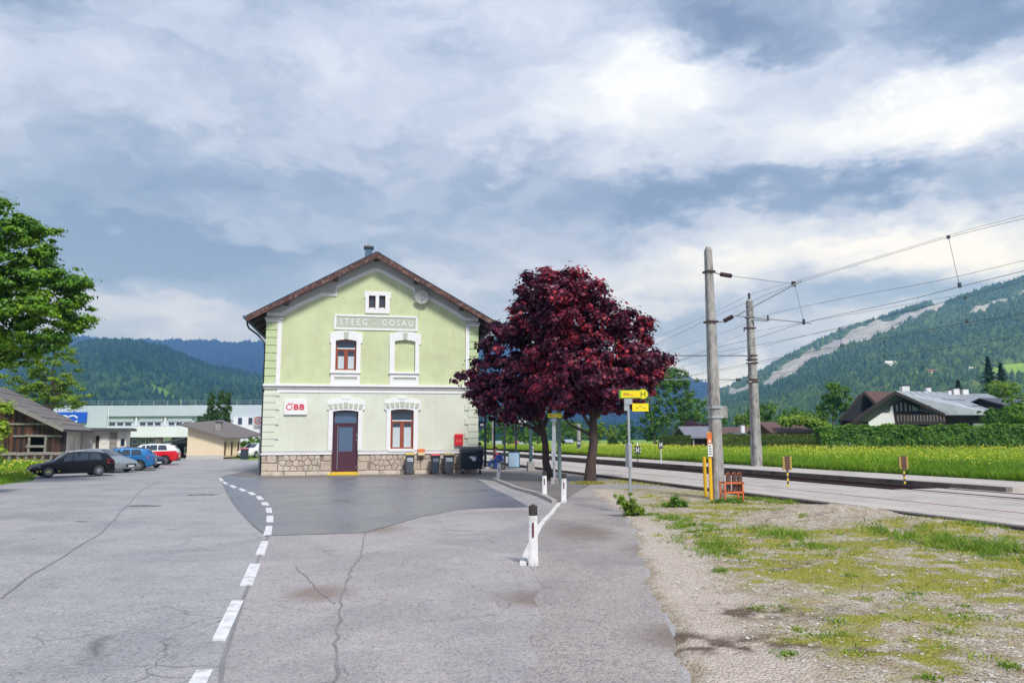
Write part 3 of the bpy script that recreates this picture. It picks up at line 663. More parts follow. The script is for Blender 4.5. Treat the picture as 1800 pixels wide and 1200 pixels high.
for i, (n0, n1) in enumerate(((18.78, 19.19), (19.32, 20.63), (20.75, 21.18))):
    for k in range(3):
        a = cs0+(cs1-cs0)*k/3+.01; b = cs0+(cs1-cs0)*(k+1)/3-.01
        mb = MB(); o = Vector(cross.location); vs = [TP(n, s, z)-o for z in (-.1, .12) for n, s in ((n0, a), (n1, a), (n1, b), (n0, b))]
        mb.add(vs, [(3, 2, 1, 0), (4, 5, 6, 7), (0, 1, 5, 4), (1, 2, 6, 5), (2, 3, 7, 6), (3, 0, 4, 7)], M_pave); mb.build('crossing_panel', cross)
# grass verge beyond the paving near the trees
def verge(name, label, gx, gy, rx, ry, n, h, seed, tint=.5):
    g = G(gx, gy); r = np.random.default_rng(seed); q = r.normal(0, .5, (n, 2))*(rx, ry)+(g.x, g.y)
    V, F = blades(np.column_stack([q, np.full(n, .01)]), h*r.uniform(.3, 1.2, n), .008+.01*r.random(n), .9, seed)
    o = np_mesh(name, V, F, M_moss, tint=np.repeat(np.clip(r.normal(tint, .2, n), 0, 1), 5), kind='stuff'); tag(o, label, 'grass')
verge('tree_base_grass', 'yellowing grass tuft round the foot of the thicker maple trunk', 1037, 850, .55, .5, 1800, .13, 1, .7)
verge('tree_base_litter', 'sparse dry grass round the foot of the thinner maple trunk', 968, 843, .6, .45, 500, .07, 2, .8)
verge('verge_grass', 'narrow strip of dry grass between tree pavement and paved track', 1130, 847, 1.6, 2.6, 2600, .08, 4, .7)

# ------------------------------------------------------------------ meadow
def meadow_z(X, Y): return .22+.25*smooth(45, 85, Y)+.12*(fbm(X*.08, Y*.08, 3)-.5)
medge = [TP(24.62, s) for s in (-10, 20, 45, 90, 190)]
def build_meadow():
    xs = np.arange(-40, 90, 1.0); ys = np.arange(10, 175, 1.0); X, Y = np.meshgrid(xs, ys); n = X*TN.x+Y*TN.y
    # grid laid along the tracks so that its near edge is straight
    ns = np.arange(24.65, 150, 1.0); ss = np.arange(-20, 190, 1.0); NN, SS = np.meshgrid(ns, ss)
    X = NN*TN.x+SS*TD.x; Y = NN*TN.y+SS*TD.y; Z = meadow_z(X, Y)
    idx = np.arange(X.size).reshape(X.shape); q = np.stack([idx[:-1, :-1], idx[:-1, 1:], idx[1:, 1:], idx[1:, :-1]], -1).reshape(-1, 4)
    np_mesh('meadow', np.stack([X.ravel(), Y.ravel(), Z.ravel()], 1), q, M_meadow, smooth=True, kind='structure')
    n = 420000; u = rng.random(n); NN = 24.66+(110-24.66)*u**2.1; SS = rng.uniform(-5, 150, n)
    X = NN*TN.x+SS*TD.x; Y = NN*TN.y+SS*TD.y; Z = meadow_z(X, Y); px, py = project(np.stack([X, Y, Z], 1))
    k = (px > 830) & (px < 1850) & (Y > 5) & (Y < 120) & ((Y < 70) | (rng.random(n) < .5)) & (rng.random(n) < np.clip(70/Y, .35, 1))
    X, Y, Z = X[k], Y[k], Z[k]; n = len(X); h = rng.uniform(.15, .55, n)*(.45+1.1*fbm(X*.3, Y*.3, 12)); w = .008+.00035*Y+rng.random(n)*.006
    V, F = blades(np.stack([X, Y, Z-.02], 1), h, w, .5, 7)
    t = np.clip(.45+.9*(fbm(X*.12, Y*.25, 31)-.5)+rng.normal(0, .16, n)-.12+.45*smooth(36, 62, Y), 0, 1)
    o = np_mesh('meadow_grass', V, F, M_grassg, tint=np.repeat(t, 5), kind='stuff'); tag(o, 'tall bright green grass of the meadow beyond the platform', 'grass')
    n = 70000; NN = 27+85*rng.random(n)**.9; SS = rng.uniform(-5, 150, n); X = NN*TN.x+SS*TD.x; Y = NN*TN.y+SS*TD.y; px, py = project(np.stack([X, Y, X*0+.3], 1))
    pr = (smooth(27.0, 40, NN)*.75+.08)*(.25+.75*smooth(.36, .66, fbm(X*.15, Y*.15, 41, 5)))
    k = (px > 850) & (px < 1850) & (Y < 115) & (rng.random(n) < pr); X, Y = X[k], Y[k]; n = len(X)
    s = .009+.00022*Y+.008*rng.random(n); nr = np.stack([rng.normal(0, .5, n), rng.normal(-.5, .5, n), np.ones(n)*.8], 1)
    V, F = scatter([(-1, -1, 0), (1, -1, 0), (1, 1, 0), (-1, 1, 0)], [(0, 1, 2, 3)], np.stack([X, Y, meadow_z(X, Y)+rng.uniform(.22, .55, n)], 1), s, mats=basis(nr, rng.uniform(0, 6, n)))
    o = np_mesh('meadow_flowers', V, F, M_flower, tint=np.repeat(rng.random(n), 4), kind='stuff'); tag(o, 'yellow buttercup flowers thick in the far half of the meadow', 'flowers')
build_meadow()
# left verge by the parked cars
def left_verge():
    n = 60000; g = [G(0, 852), G(60, 847), G(110, 846)]
    X = rng.uniform(-48, -17, n); Y = rng.uniform(27, 50, n); px, py = project(np.stack([X, Y, X*0], 1))
    lim = np.interp(px, [-50, 0, 40, 62, 80, 110, 210], [855, 850, 844, 836, 822, 816, 811]); k = (py < lim) & (px < 215) & (px > -60)
    X, Y = X[k], Y[k]; n = len(X); Z = .0+.42*smooth(37, 46, Y)
    V, F = blades(np.stack([X, Y, Z-.02], 1), rng.uniform(.12, .4, n), .014+.01*rng.random(n), .6, 9)
    o = np_mesh('verge_grass', V, F, M_grassg, tint=np.repeat(np.clip(rng.normal(.5, .2, n), 0, 1), 5), kind='stuff'); tag(o, 'bright green roadside grass below the wooden rail fence', 'grass')
    xs = np.arange(-60, -15, .5); ys = np.arange(26, 52, .5); XX, YY = np.meshgrid(xs, ys); px, py = project(np.stack([XX.ravel(), YY.ravel(), XX.ravel()*0], 1)); px = px.reshape(XX.shape); py = py.reshape(XX.shape)
    lim = np.interp(px, [-50, 0, 40, 62, 80, 110, 210], [855, 850, 844, 836, 822, 816, 811]); ZZ = np.where(py < lim, .02+.42*smooth(37, 46, YY), -.1)
    idx = np.arange(XX.size).reshape(XX.shape); q = np.stack([idx[:-1, :-1], idx[:-1, 1:], idx[1:, 1:], idx[1:, :-1]], -1).reshape(-1, 4)
    keep = (px.ravel()[q].max(1) < 225) & ((ZZ.ravel()[q] > 0).any(1))
    np_mesh('grass_bank', np.stack([XX.ravel(), YY.ravel(), ZZ.ravel()], 1), q[keep], M_meadow, smooth=True, kind='structure')
    n = 900; X = rng.uniform(-40, -22, n); Y = rng.uniform(34, 44, n); px, py = project(np.stack([X, Y, X*0], 1)); k = (py < 846) & (px < 110) & (rng.random(n) < .6); X, Y = X[k], Y[k]; n = len(X)
    V, F = scatter([(-1, -1, 0), (1, -1, 0), (1, 1, 0), (-1, 1, 0)], [(0, 1, 2, 3)], np.stack([X, Y, .42*smooth(37, 46, Y)+.35+X*0], 1), np.full(n, .035), mats=basis(np.stack([X*0, X*0-.7, X*0+.7], 1), rng.uniform(0, 6, n)))
    o = np_mesh('verge_flowers', V, F, M_flower, tint=np.repeat(rng.random(n), 4), kind='stuff'); tag(o, 'yellow flowers dotted in the grass left of the black car', 'flowers')
left_verge()

# ------------------------------------------------------------------ mountains
def forestmat(name, a, b_, rock1, rock2, mead, bump=6, vscale=.05):
    m, nt, N, L, b = mat_new(name); tc = N.new('ShaderNodeTexCoord'); v = tc.outputs['Object']
    def attr(n): q = N.new('ShaderNodeAttribute'); q.attribute_name = n; return q.outputs['Fac']
    n1 = noise_node(N, L, v, vscale*.12, 6, .6); n2 = noise_node(N, L, v, vscale*1.5, 5, .7)
    c = mixc(N, L, .5, ramp_node(N, L, n1.outputs[0], [(.35, a), (.65, b_)]).outputs[0], ramp_node(N, L, n2.outputs[0], [(.3, tuple(x*.5 for x in a)), (.7, tuple(x*1.3 for x in b_))]).outputs[0])
    mp = N.new('ShaderNodeMapping'); mp.inputs['Scale'].default_value = (1, 1, .25); L.new(v, mp.inputs[0])
    rk = ramp_node(N, L, noise_node(N, L, mp.outputs[0], vscale*.6, 10, .78).outputs[0], [(.36, rock2), (.5, rock1), (.62, tuple(min(1, x*1.25) for x in rock1))]).outputs[0]
    c = mixc(N, L, attr('rock'), c, rk)
    c = mixc(N, L, attr('mead'), c, mead)
    L.new(c, b.inputs['Base Color']); b.inputs['Roughness'].default_value = .95; b.inputs['Specular IOR Level'].default_value = .1
    bp = N.new('ShaderNodeBump'); bp.inputs['Distance'].default_value = bump; L.new(n2.outputs[0], bp.inputs['Height']); L.new(bp.outputs[0], b.inputs['Normal']); return m
def poly_mask(px, py, poly):
    ins = np.zeros(px.shape, bool); k = len(poly)
    for i in range(k):
        x1, y1 = poly[i]; x2, y2 = poly[(i+1) % k]
        c = ((y1 > py) != (y2 > py)) & (px < (x2-x1)*(py-y1)/(y2-y1+1e-9)+x1); ins ^= c
    return ins
def mountain(name, ridge, D0, D1, m, seed, cols=420, rows=150, amp=.10, base_z=-3, power=1.0, rock=(), mead=(), folds=6.0, jag=2.0):
    rx = [p[0] for p in ridge]; ry = [p[1] for p in ridge]
    cx = np.linspace(rx[0], rx[-1], cols); ryv = np.interp(cx, rx, ry)+(fbm(cx*.05, cx*0+seed, seed, 4)-.5)*jag
    T = np.concatenate([np.linspace(0, 1, rows), [1.06, 1.15, 1.3]]); V = []; 
    dirs = np.array([list(ray(a, b)) for a, b in zip(cx, ryv)]); dirs = dirs/dirs[:, 1:2]
    PXl, Tl = np.meshgrid(cx, T)
    zr = CAMH+dirs[:, 2]*D1
    Dd = D0+(D1-D0)*Tl; X = dirs[:, 0][None]*Dd; Y = Dd
    prof = np.where(Tl <= 1, np.clip(Tl, 0, 1)**power, 1-(Tl-1)*1.5)
    env = np.clip(Tl*(1.02-Tl)*4, 0, 1)
    nz = (np.abs(fbm(X/D1*folds*2.2, Y/D1*folds*1.2, seed+3, 5)-.5)*-2+.35)
    Z = base_z+(zr[None]-base_z)*(prof+amp*env*nz)
    px, py = project(np.stack([X.ravel(), Y.ravel(), Z.ravel()], 1)); wob = (fbm(px*.07, py*.07, seed+9, 5)-.5)*34; wob2 = (fbm(px*.05+9, py*.05, seed+19, 5)-.5)*16
    rk = np.zeros(px.shape); md = np.zeros(px.shape)
    for pl in rock: rk = np.maximum(rk, poly_mask(px+wob, py+wob2, pl))
    for pl in mead: md = np.maximum(md, poly_mask(px+wob*.3, py+wob2*.3, pl))
    idx = np.arange(X.size).reshape(X.shape); q = np.stack([idx[:-1, :-1], idx[:-1, 1:], idx[1:, 1:], idx[1:, :-1]], -1).reshape(-1, 4)
    o = np_mesh(name, np.stack([X.ravel(), Y.ravel(), Z.ravel()], 1), q, m, smooth=True, kind='structure', attrs=dict(rock=rk, mead=md))
    return X, Y, Z, rk.reshape(X.shape), md.reshape(X.shape), rows
TREE_V = [(1, 0, 0), (.31, .95, 0), (-.81, .59, 0), (-.81, -.59, 0), (.31, -.95, 0), (0, 0, 1), (.5, .1, .62), (-.3, .5, .55), (-.25, -.45, .6)]
TREE_F = [(0, 1, 6), (1, 7, 6), (1, 2, 7), (2, 3, 8), (2, 8, 7), (3, 4, 8), (4, 0, 6), (4, 6, 8), (6, 7, 5), (7, 8, 5), (8, 6, 5)]
def forest(name, label, data, m, n, h, seed, wr=.42):
    X, Y, Z, rk, md, rows = data; r = np.random.default_rng(seed); cols = X.shape[1]
    i = np.clip((r.random(n)*1.0)*(rows-1.01), 0, rows-1.01); j = r.random(n)*(cols-1.01)
    i0 = i.astype(int); j0 = j.astype(int); fi, fj = i-i0, j-j0
    def s(A): return (A[i0, j0]*(1-fj)+A[i0, j0+1]*fj)*(1-fi)+(A[i0+1, j0]*(1-fj)+A[i0+1, j0+1]*fj)*fi
    x, y, z, a, b = s(X), s(Y), s(Z), s(rk), s(md); k = (a < r.random(n)*.9+.05) & (b < .3) & ((a < .5) | (r.random(n) < .28)); x, y, z = x[k], y[k], z[k]; n = len(x)
    hh = h*r.uniform(.55, 1.25, n); con = r.random(n) < .33; ww = hh*np.where(con, wr*.55, wr*1.05)
    V, F = scatter(TREE_V, TREE_F, np.stack([x, y, z-hh*.1], 1), np.stack([ww, ww, hh*np.where(con, 1.1, .75)], 1), r.uniform(0, 6, n))
    t = np.clip(np.where(con, .22, .62)+r.normal(0, .16, n)+(fbm(x*.004, y*.004, seed, 4)-.5)*.8, 0, 1)
    o = np_mesh(name, V, F, m, tint=np.repeat(t, 9), kind='stuff', smooth=False); tag(o, label, 'forest')
MF_near = forestmat('forest_floor_near', (.028, .060, .018), (.06, .115, .026), (.40, .395, .40), (.13, .135, .145), (.26, .42, .06))
MF_far = forestmat('forest_floor_haze_blue', (.001, .009, .040), (.003, .015, .065), (.3, .3, .3), (.1, .1, .1), (.17, .27, .06))  # floor colour carries the blue of distant haze
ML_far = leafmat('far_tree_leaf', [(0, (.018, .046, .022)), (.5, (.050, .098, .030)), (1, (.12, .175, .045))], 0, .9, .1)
ML_vfar = leafmat('very_far_tree_haze_blue', [(0, (.001, .008, .040)), (1, (.003, .016, .070))], 0, .9, .1)  # blue of far air put into the leaf colour, besides the haze volume
ML_hill = leafmat('hill_tree_leaf_hazed', [(0, (.004, .022, .024)), (.5, (.012, .046, .034)), (1, (.050, .105, .036))], 0, .9, .1)  # leaf greens shifted bluer and darker to paint in some haze
MF_hill = forestmat('forest_floor_hill', (.012, .034, .016), (.028, .065, .022), (.4, .4, .4), (.13, .13, .14), (.12, .22, .05))
# massif closing the valley; blue of the haze painted into its forest colours
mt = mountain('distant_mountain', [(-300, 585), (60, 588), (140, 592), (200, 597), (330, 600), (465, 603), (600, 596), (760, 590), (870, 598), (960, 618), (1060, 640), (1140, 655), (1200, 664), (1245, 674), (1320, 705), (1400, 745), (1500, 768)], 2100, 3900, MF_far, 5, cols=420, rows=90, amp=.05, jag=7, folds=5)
forest('distant_forest', 'spruce forest covering the massif behind the station, haze blue painted in', mt, ML_vfar, 34000, 20, 3, .6)
# wooded hill on the left
ml = mountain('wooded_hill', [(-300, 690), (0, 662), (70, 645), (110, 622), (140, 604), (175, 598), (240, 601), (285, 611), (325, 628), (370, 645), (430, 655), (480, 668), (560, 690), (700, 712), (850, 730), (1000, 742), (1100, 752), (1200, 765)], 620, 1750, MF_hill, 21, cols=420, rows=140, amp=.14, jag=4, power=1.15, folds=9,
              mead=([(255, 668), (300, 690), (345, 715), (330, 718), (290, 700), (262, 684)], ))
forest('hill_forest', 'mixed green forest covering the wooded hill at left', ml, ML_hill, 46000, 11, 8, .62)
# mountain with limestone cliffs on the right
rock_polys = ([(1340, 682), (1352, 660), (1375, 642), (1410, 624), (1450, 600), (1490, 585), (1530, 570), (1570, 556), (1610, 544), (1650, 534), (1668, 538), (1640, 550), (1600, 564), (1570, 580), (1540, 592), (1500, 606), (1480, 610), (1450, 628), (1410, 650), (1375, 668), (1350, 680)],
              [(1272, 702), (1285, 685), (1320, 672), (1345, 662), (1340, 676), (1310, 690), (1290, 700)], [(1700, 545), (1760, 525), (1800, 512), (1800, 518), (1750, 538), (1706, 556)])
mead_polys = ([(1590, 655), (1620, 652), (1640, 658), (1642, 664), (1600, 664)], [(1735, 652), (1760, 640), (1800, 634), (1820, 640), (1820, 662), (1790, 664), (1745, 660)], [(1690, 612), (1740, 608), (1755, 611), (1720, 616)])
mr = mountain('cliff_mountain', [(1180, 735), (1225, 712), (1262, 690), (1290, 676), (1330, 658), (1358, 642), (1400, 620), (1440, 600), (1480, 582), (1520, 569), (1560, 556), (1600, 541), (1632, 533), (1655, 537), (1668, 530), (1700, 519), (1750, 503), (1800, 488), (1900, 462), (2100, 430), (2300, 420)],
              650, 2300, MF_near, 40, cols=560, rows=180, amp=.10, jag=3, power=1.2, rock=rock_polys, mead=mead_polys, folds=8)
forest('mountain_forest', 'mixed forest on the slope below the pale limestone cliffs', mr, ML_far, 70000, 13, 12, .6)
# farmhouses on the slope meadows
M_tile = mat('red_tile_roof', (.42, .12, .07), (.3, .09, .06), 1, .8)
def farm(px, py, w, m_roof, label):
    X, Y, Z = mr[0], mr[1], mr[2]; a, b = project(np.stack([X.ravel(), Y.ravel(), Z.ravel()], 1)); i = np.argmin((a-px)**2+(b-py)**2); x, y, z = X.ravel()[i], Y.ravel()[i], Z.ravel()[i]
    r = thing('farmhouse', label, 'farmhouse', (x, y, z-2)); mb = MB(); mb.box(-w/2, w/2, -w*.35, w*.35, 0, w*.42+2, M_trim); mb.build('wall', r)
    mb = MB(); h = w*.42+2; mb.add([(-w*.56, -w*.42, h), (w*.56, -w*.42, h), (w*.56, w*.42, h), (-w*.56, w*.42, h), (-w*.56, 0, h+w*.25), (w*.56, 0, h+w*.25)], [(0, 1, 5, 4), (2, 3, 4, 5), (0, 4, 3), (1, 2, 5), (0, 3, 2, 1)], m_roof); mb.build('roof', r)
farm(1564, 645, 16, M_trim, 'white farmhouse on the slope left of the small bright meadow'); farm(1638, 660, 12, M_tile, 'tiny red roofed farmhouse at the right end of the small meadow'); farm(1712, 656, 13, M_trim, 'small pale farmhouse on the slope left of the spruces')
# ------------------------------------------------------------------ station building
SO = G(459, 836.5); SR = R(11)
SU = Vector((math.cos(SR), math.sin(SR), 0)); SV = Vector((-math.sin(SR), math.cos(SR), 0))
st = thing('station_building', 'two storey pale green station house with gabled roof and STEEG-GOSAU name panel', 'station building', SO, SR)
def F(px, py):                          # where the sight line meets the facade: (along, up)
    d = ray(px, py); o = Vector((0, 0, CAMH)); t = (SO-o).dot(SV)/d.dot(SV); p = o+d*t-SO
    return (p.dot(SU), p.z)
def Z(x, y): return F(420+x/2.728, 420+y/2.728)
def zr(x0, x1, y0, y1):                 # squared-up rectangle on the facade
    a, b, c, d = Z(x0, y0), Z(x1, y0), Z(x0, y1), Z(x1, y1)
    return ((a[0]+c[0])/2, (b[0]+d[0])/2, (c[1]+d[1])/2, (a[1]+b[1])/2)
W = F(839.5, 830)[0]; BD = 13.5
print('station width', W)
z_str = Z(580, 700)[1]; z_led = Z(580, 1026)[1]
z_cap = (Z(135, 385)[1]+Z(1150, 400)[1])/2
apx = W/2; z_apex = Z(672, 88)[1]
slope = (z_apex-Z(55, 392)[1])/(Z(672, 88)[0]-Z(55, 392)[0])
def roofz(s, dz=0): return z_apex+dz-abs(s-apx)*slope
OV = .95                               # eave overhang
def arch(x0, x1, z0, z1, rise=.07, n=6): # opening with a shallow arched head
    pts = [(x0, z0), (x1, z0)]
    for i in range(n+1):
        t = i/n; pts.append((x1+(x0-x1)*t, z1-rise+rise*4*t*(1-t)))
    return pts
w_ul = zr(463, 563, 482, 633); w_ur = zr(747, 845, 485, 636); w_lo = zr(727, 837, 815, 1010); d_lo = zr(448, 570, 820, 1105)
a_l = zr(623, 655, 272, 337); a_r = zr(672, 702, 272, 337)
top_of = lambda s: roofz(s)-.08
# upper wall
mb = MB()
outer = [(0, z_str), (W, z_str), (W, top_of(W)), (apx, top_of(apx)), (0, top_of(0))]
mb.plate(outer, [arch(*w_ul), arch(*w_ur), rect(*a_l), rect(*a_r)], 0, .28, M_upper)
mb.add([(0, .28, z_str), (0, BD, z_str), (0, BD, top_of(0)), (0, .28, top_of(0))], [(0, 1, 2, 3)], M_upper)
mb.add([(W, .28, z_str), (W, BD, z_str), (W, BD, top_of(W)), (W, .28, top_of(W))], [(0, 1, 2, 3)], M_upper)
mb.add([(0, BD, z_str), (W, BD, z_str), (W, BD, top_of(W)), (apx, BD, top_of(apx)), (0, BD, top_of(0))], [(0, 1, 2, 3, 4)], M_upper)
mb.build('upper_wall', st)['label'] = 'yellow-green rendered upper wall'
mb = MB()
dh = arch(d_lo[0], d_lo[1], z_led, d_lo[3]); lo_outer = [(0, z_led), (d_lo[0], z_led)]+[(d_lo[0], d_lo[3]-.07)]
# lower wall: door notch is part of the outline
top = arch(*d_lo)[2:]
lo_outer = [(0, z_led), (d_lo[0], z_led)]+list(reversed(top))+[(d_lo[1], z_led), (W, z_led), (W, z_str-.001), (0, z_str-.001)]
mb.plate(lo_outer, [arch(*w_lo)], .005, .28, M_lower)
mb.add([(0, .28, 0), (0, BD, 0), (0, BD, z_str), (0, .28, z_str)], [(0, 1, 2, 3)], M_lower)
mb.add([(W, .28, 0), (W, BD, 0), (W, BD, z_str), (W, .28, z_str)], [(0, 1, 2, 3)], M_lower)
mb.add([(0, BD, 0), (W, BD, 0), (W, BD, z_str), (0, BD, z_str)], [(0, 1, 2, 3)], M_lower)
mb.build('lower_wall', st)['label'] = 'very pale green rendered ground floor wall'
# blind niche filling and dark room behind the glass
mb = MB(); mb.box(w_ur[0]-.02, w_ur[1]+.02, .09, .2, w_ur[2]-.02, w_ur[3]+.05, M_upper); mb.build('blind_window_fill', st)
# string course and ledge
def course(name, z0, z1, out, m, x0=-.08, x1=None, prof=None):
    x1 = W+.08 if x1 is None else x1; mb = MB(); mb.box(x0, x1, -out, .0, z0, z1, m); return mb.build(name, st, bevel=.015)
course('string_course', z_str-.10, z_str+.02, .14, M_trim); course('string_course', z_str-.24, z_str-.103, .07, M_grey, -.05, W+.05)
zf = Z(580, 722)[1], Z(580, 738)[1]
course('frieze_band', zf[1], zf[0], .03, M_trim, .62, W-.62)
zl = (Z(300, 1017)[1], Z(300, 1034)[1])
for a, b in ((0, d_lo[0]-.02), (d_lo[1]+.02, W)):
    course('plinth_ledge', zl[1], zl[1]+.10, .13, M_trim, a-(.06 if a == 0 else 0), b+(.06 if b == W else 0))
    course('plinth_ledge', zl[1]+.103, zl[0]+.03, .06, M_grey, a, b)
# upper pilasters: shaft of green blocks, white inner strip, capital
for side in (0, 1):
    if side == 0: x0, x1, xs = 0, Z(183, 500)[0], (Z(183, 500)[0], Z(204, 500)[0])
    else: x0, x1, xs = Z(1104, 500)[0], W, (Z(1087, 500)[0], Z(1104, 500)[0])
    zt = z_cap-.2; n = 8
    for i in range(n):
        a = z_str+.03+(zt-z_str-.03)*i/n; b = z_str+.03+(zt-z_str-.03)*(i+1)/n-.035
        mb = MB(); mb.box(x0-.03 if side == 0 else x0, x1 if side == 0 else x1+.03, -.05, 0, a, b, M_pil); mb.build('pilaster_block', st, bevel=.012)
    mb = MB(); mb.box(xs[0]+.003, xs[1], -.06, 0, z_str+.025, zt, M_trim); mb.build('pilaster_strip', st)
    xa, xb = (-.10, xs[1]+.04) if side == 0 else (xs[0]-.04, W+.10)
    mb = MB(); mb.box(xa+.04, xb-.04, -.09, 0, zt+.003, zt+.12, M_trim); mb.box(xa, xb, -.16, 0, zt+.123, zt+.24, M_grey); mb.build('capital', st, bevel=.015)
# ground floor quoins
rows = [735, 755, 787, 820, 855, 890, 925, 958, 990, 1016]
for side in (0, 1):
    for i in range(9):
        wide = i % 2 == 0; X = (190 if wide else 174) if side == 0 else (1083 if wide else 1098)
        a, b = Z(580, rows[i+1])[1]+.02, Z(580, rows[i])[1]-.02; x = Z(X, 880)[0]
        mb = MB(); mb.box(-.03 if side == 0 else x, x if side == 0 else W+.03, -.055, .004, a, b, M_quoin); q = mb.build('quoin', st, bevel=.018)
        mb = MB(); mb.box(-.031 if side == 0 else x-.03, x+.03 if side == 0 else W+.031, -.035, .004, a-.025, a-.001, M_trim); mb.build('quoin_joint', q)
# raking cornice under the roof
def offs(path, dz): return [(s, z-dz) for s, z in path]
inner = [F(*p) for p in ((495.7, 556), (531, 537), (567.8, 520.6), (592.3, 520.3), (593.1, 507.6), (625, 492), (658, 477.5))]
L_ = [(s, z) for s, z in inner]; mir = [(2*apx-s, z) for s, z in reversed(L_)]
path_in = L_+mir
mid = [(s-.06 if s < apx else s+.06, z+.17) for s, z in path_in]
mid[2] = (mid[2][0]-.0, mid[2][1]); 
outer_c = [(-.02, top_of(-.02)), (apx, top_of(apx)), (W+.02, top_of(W+.02))]
mb = MB(); mb.plate([(-.02, path_in[0][1]+.0)]+[(p[0], p[1]) for p in path_in]+[(W+.02, path_in[-1][1])]+list(reversed(outer_c)), [], -.07, 0, M_trim); mb.build('raking_cornice', st)['label'] = 'white stepped band following the gable'
mb = MB(); mb.plate([(-.02, mid[0][1]+.05)]+mid+[(W+.02, mid[-1][1]+.05)]+list(reversed(outer_c)), [], -.14, -.0705, M_grey); mb.build('raking_cornice', st)['label'] = 'grey outer moulding under the roof edge'
# surrounds
def surround(name, outer, hole, out=.06): mb = MB(); mb.plate(outer, [hole], -out, 0, M_trim); return mb.build(name, st)
def upper_window(x0, x1, xh0, xh1, ytop, w, filled):
    a = zr(x0, x1, ytop+12, 697); h = zr(xh0, xh1, ytop, ytop+50)
    sill_z = w[2]-.02
    headz = Z((x0+x1)/2, ytop+50)[1]
    out = [(a[0], sill_z), (w[0], sill_z)]+list(reversed(arch(*w)[2:]))+[(w[1], sill_z), (a[1], sill_z), (a[1], headz), (h[1], headz+.03), (h[1], h[3]-.02),
           ((h[0]+h[1])/2+.42, h[3]+.07), ((h[0]+h[1])/2+.42, h[3]+.10), ((h[0]+h[1])/2-.42, h[3]+.10), ((h[0]+h[1])/2-.42, h[3]+.07), (h[0], h[3]-.02), (h[0], headz+.03), (a[0], headz)]
    mb = MB(); mb.plate(out, [], -.07, 0, M_trim); s_ = mb.build('window_surround', st, bevel=0)
    c = (w[0]+w[1])/2
    mb = MB(); mb.plate([(c-.10, w[3]+.02), (c+.10, w[3]+.02), (c+.13, h[3]+.04), (c-.13, h[3]+.04)], [], -.10, -.0705, M_gpanel); mb.build('keystone', s_)
    mb = MB(); mb.box(a[0]-.02, a[1]+.02, -.13, 0, sill_z-.10, sill_z-.002, M_trim); mb.build('window_sill', st, bevel=.01)
    z0 = z_str+.022; z1 = sill_z-.102
    p0, p1 = a[0]+(a[1]-a[0])*.14, a[1]-(a[1]-a[0])*.10; zc = (z0+z1)/2
    mb = MB(); mb.plate(rect(a[0]+.02, a[1]-.02, z0, z1), [rect(p0, p1, zc-.05, zc+.10)], -.06, 0, M_trim); ap = mb.build('window_apron', st)
    mb = MB(); mb.box(p0-.01, p1+.01, -.02, 0, zc-.06, zc+.11, M_gpanel); mb.build('apron_panel', ap)
upper_window(440, 583, 437, 593, 450, w_ul, False); upper_window(722, 864, 722, 873, 455, w_ur, True)
def lower_surround(o, w, x0, x1, yt, cont, sill):
    h = zr(x0, x1, yt, 815); hz = Z((x0+x1)/2, 818)[1]; j0, j1 = w[0]-.22, w[1]+.22; zb = zl[0]+.033 if cont else w[2]-.06
    c = (w[0]+w[1])/2; top = [(h[1], hz), (h[1], h[3]-.26)]; n = 8
    for i in range(n+1):
        t = i/n; top.append((h[1]+(h[0]-h[1])*t, h[3]-.26+.2*4*t*(1-t)*1.0+.0))
    top += [(h[0], h[3]-.26), (h[0], hz)]
    out = [(j0, zb), (w[0], zb)]+list(reversed(arch(*w)[2:]))+[(w[1], zb), (j1, zb), (j1, hz-.1), (h[1]-.1, hz-.02)]+top+[(h[0]+.1, hz-.02), (j0, hz-.1)]
    mb = MB(); mb.plate(out, [], -.07, .004, M_trim); s_ = mb.build('door_surround' if cont and o == 'door' else 'window_surround', st)
    mb = MB(); mb.plate([(c-.22, h[3]-.14), (c+.22, h[3]-.14), (c+.24, h[3]+.0), (c-.24, h[3]+.0)], [], -.09, .004, M_trim); mb.build('keystone', s_)
    for i in range(7):
        t = (i-3)/3; k0 = c+t*(h[1]-h[0])*.385; wd = .10 if i != 3 else .12; lean = t*.07; zb_ = w[3]+.09-.05*t*t; zt_ = zb_+(.27 if i != 3 else .32)
        mb = MB(); mb.plate([(k0-wd*.85, zb_), (k0+wd*.85, zb_), (k0+wd+lean, zt_), (k0-wd+lean, zt_)], [], -.095, -.0705, M_gpanel); mb.build('voussoir', s_, bevel=.008)
lower_surround('door', d_lo, 425, 605, 755, True, False); lower_surround('window', w_lo, 698, 872, 755, True, True)
mb = MB(); s0 = zr(718, 842, 1008, 1020); mb.box(s0[0], s0[1], -.16, 0, w_lo[2]-.09, w_lo[2]-.005, M_trim); mb.build('window_sill', st, bevel=.01)
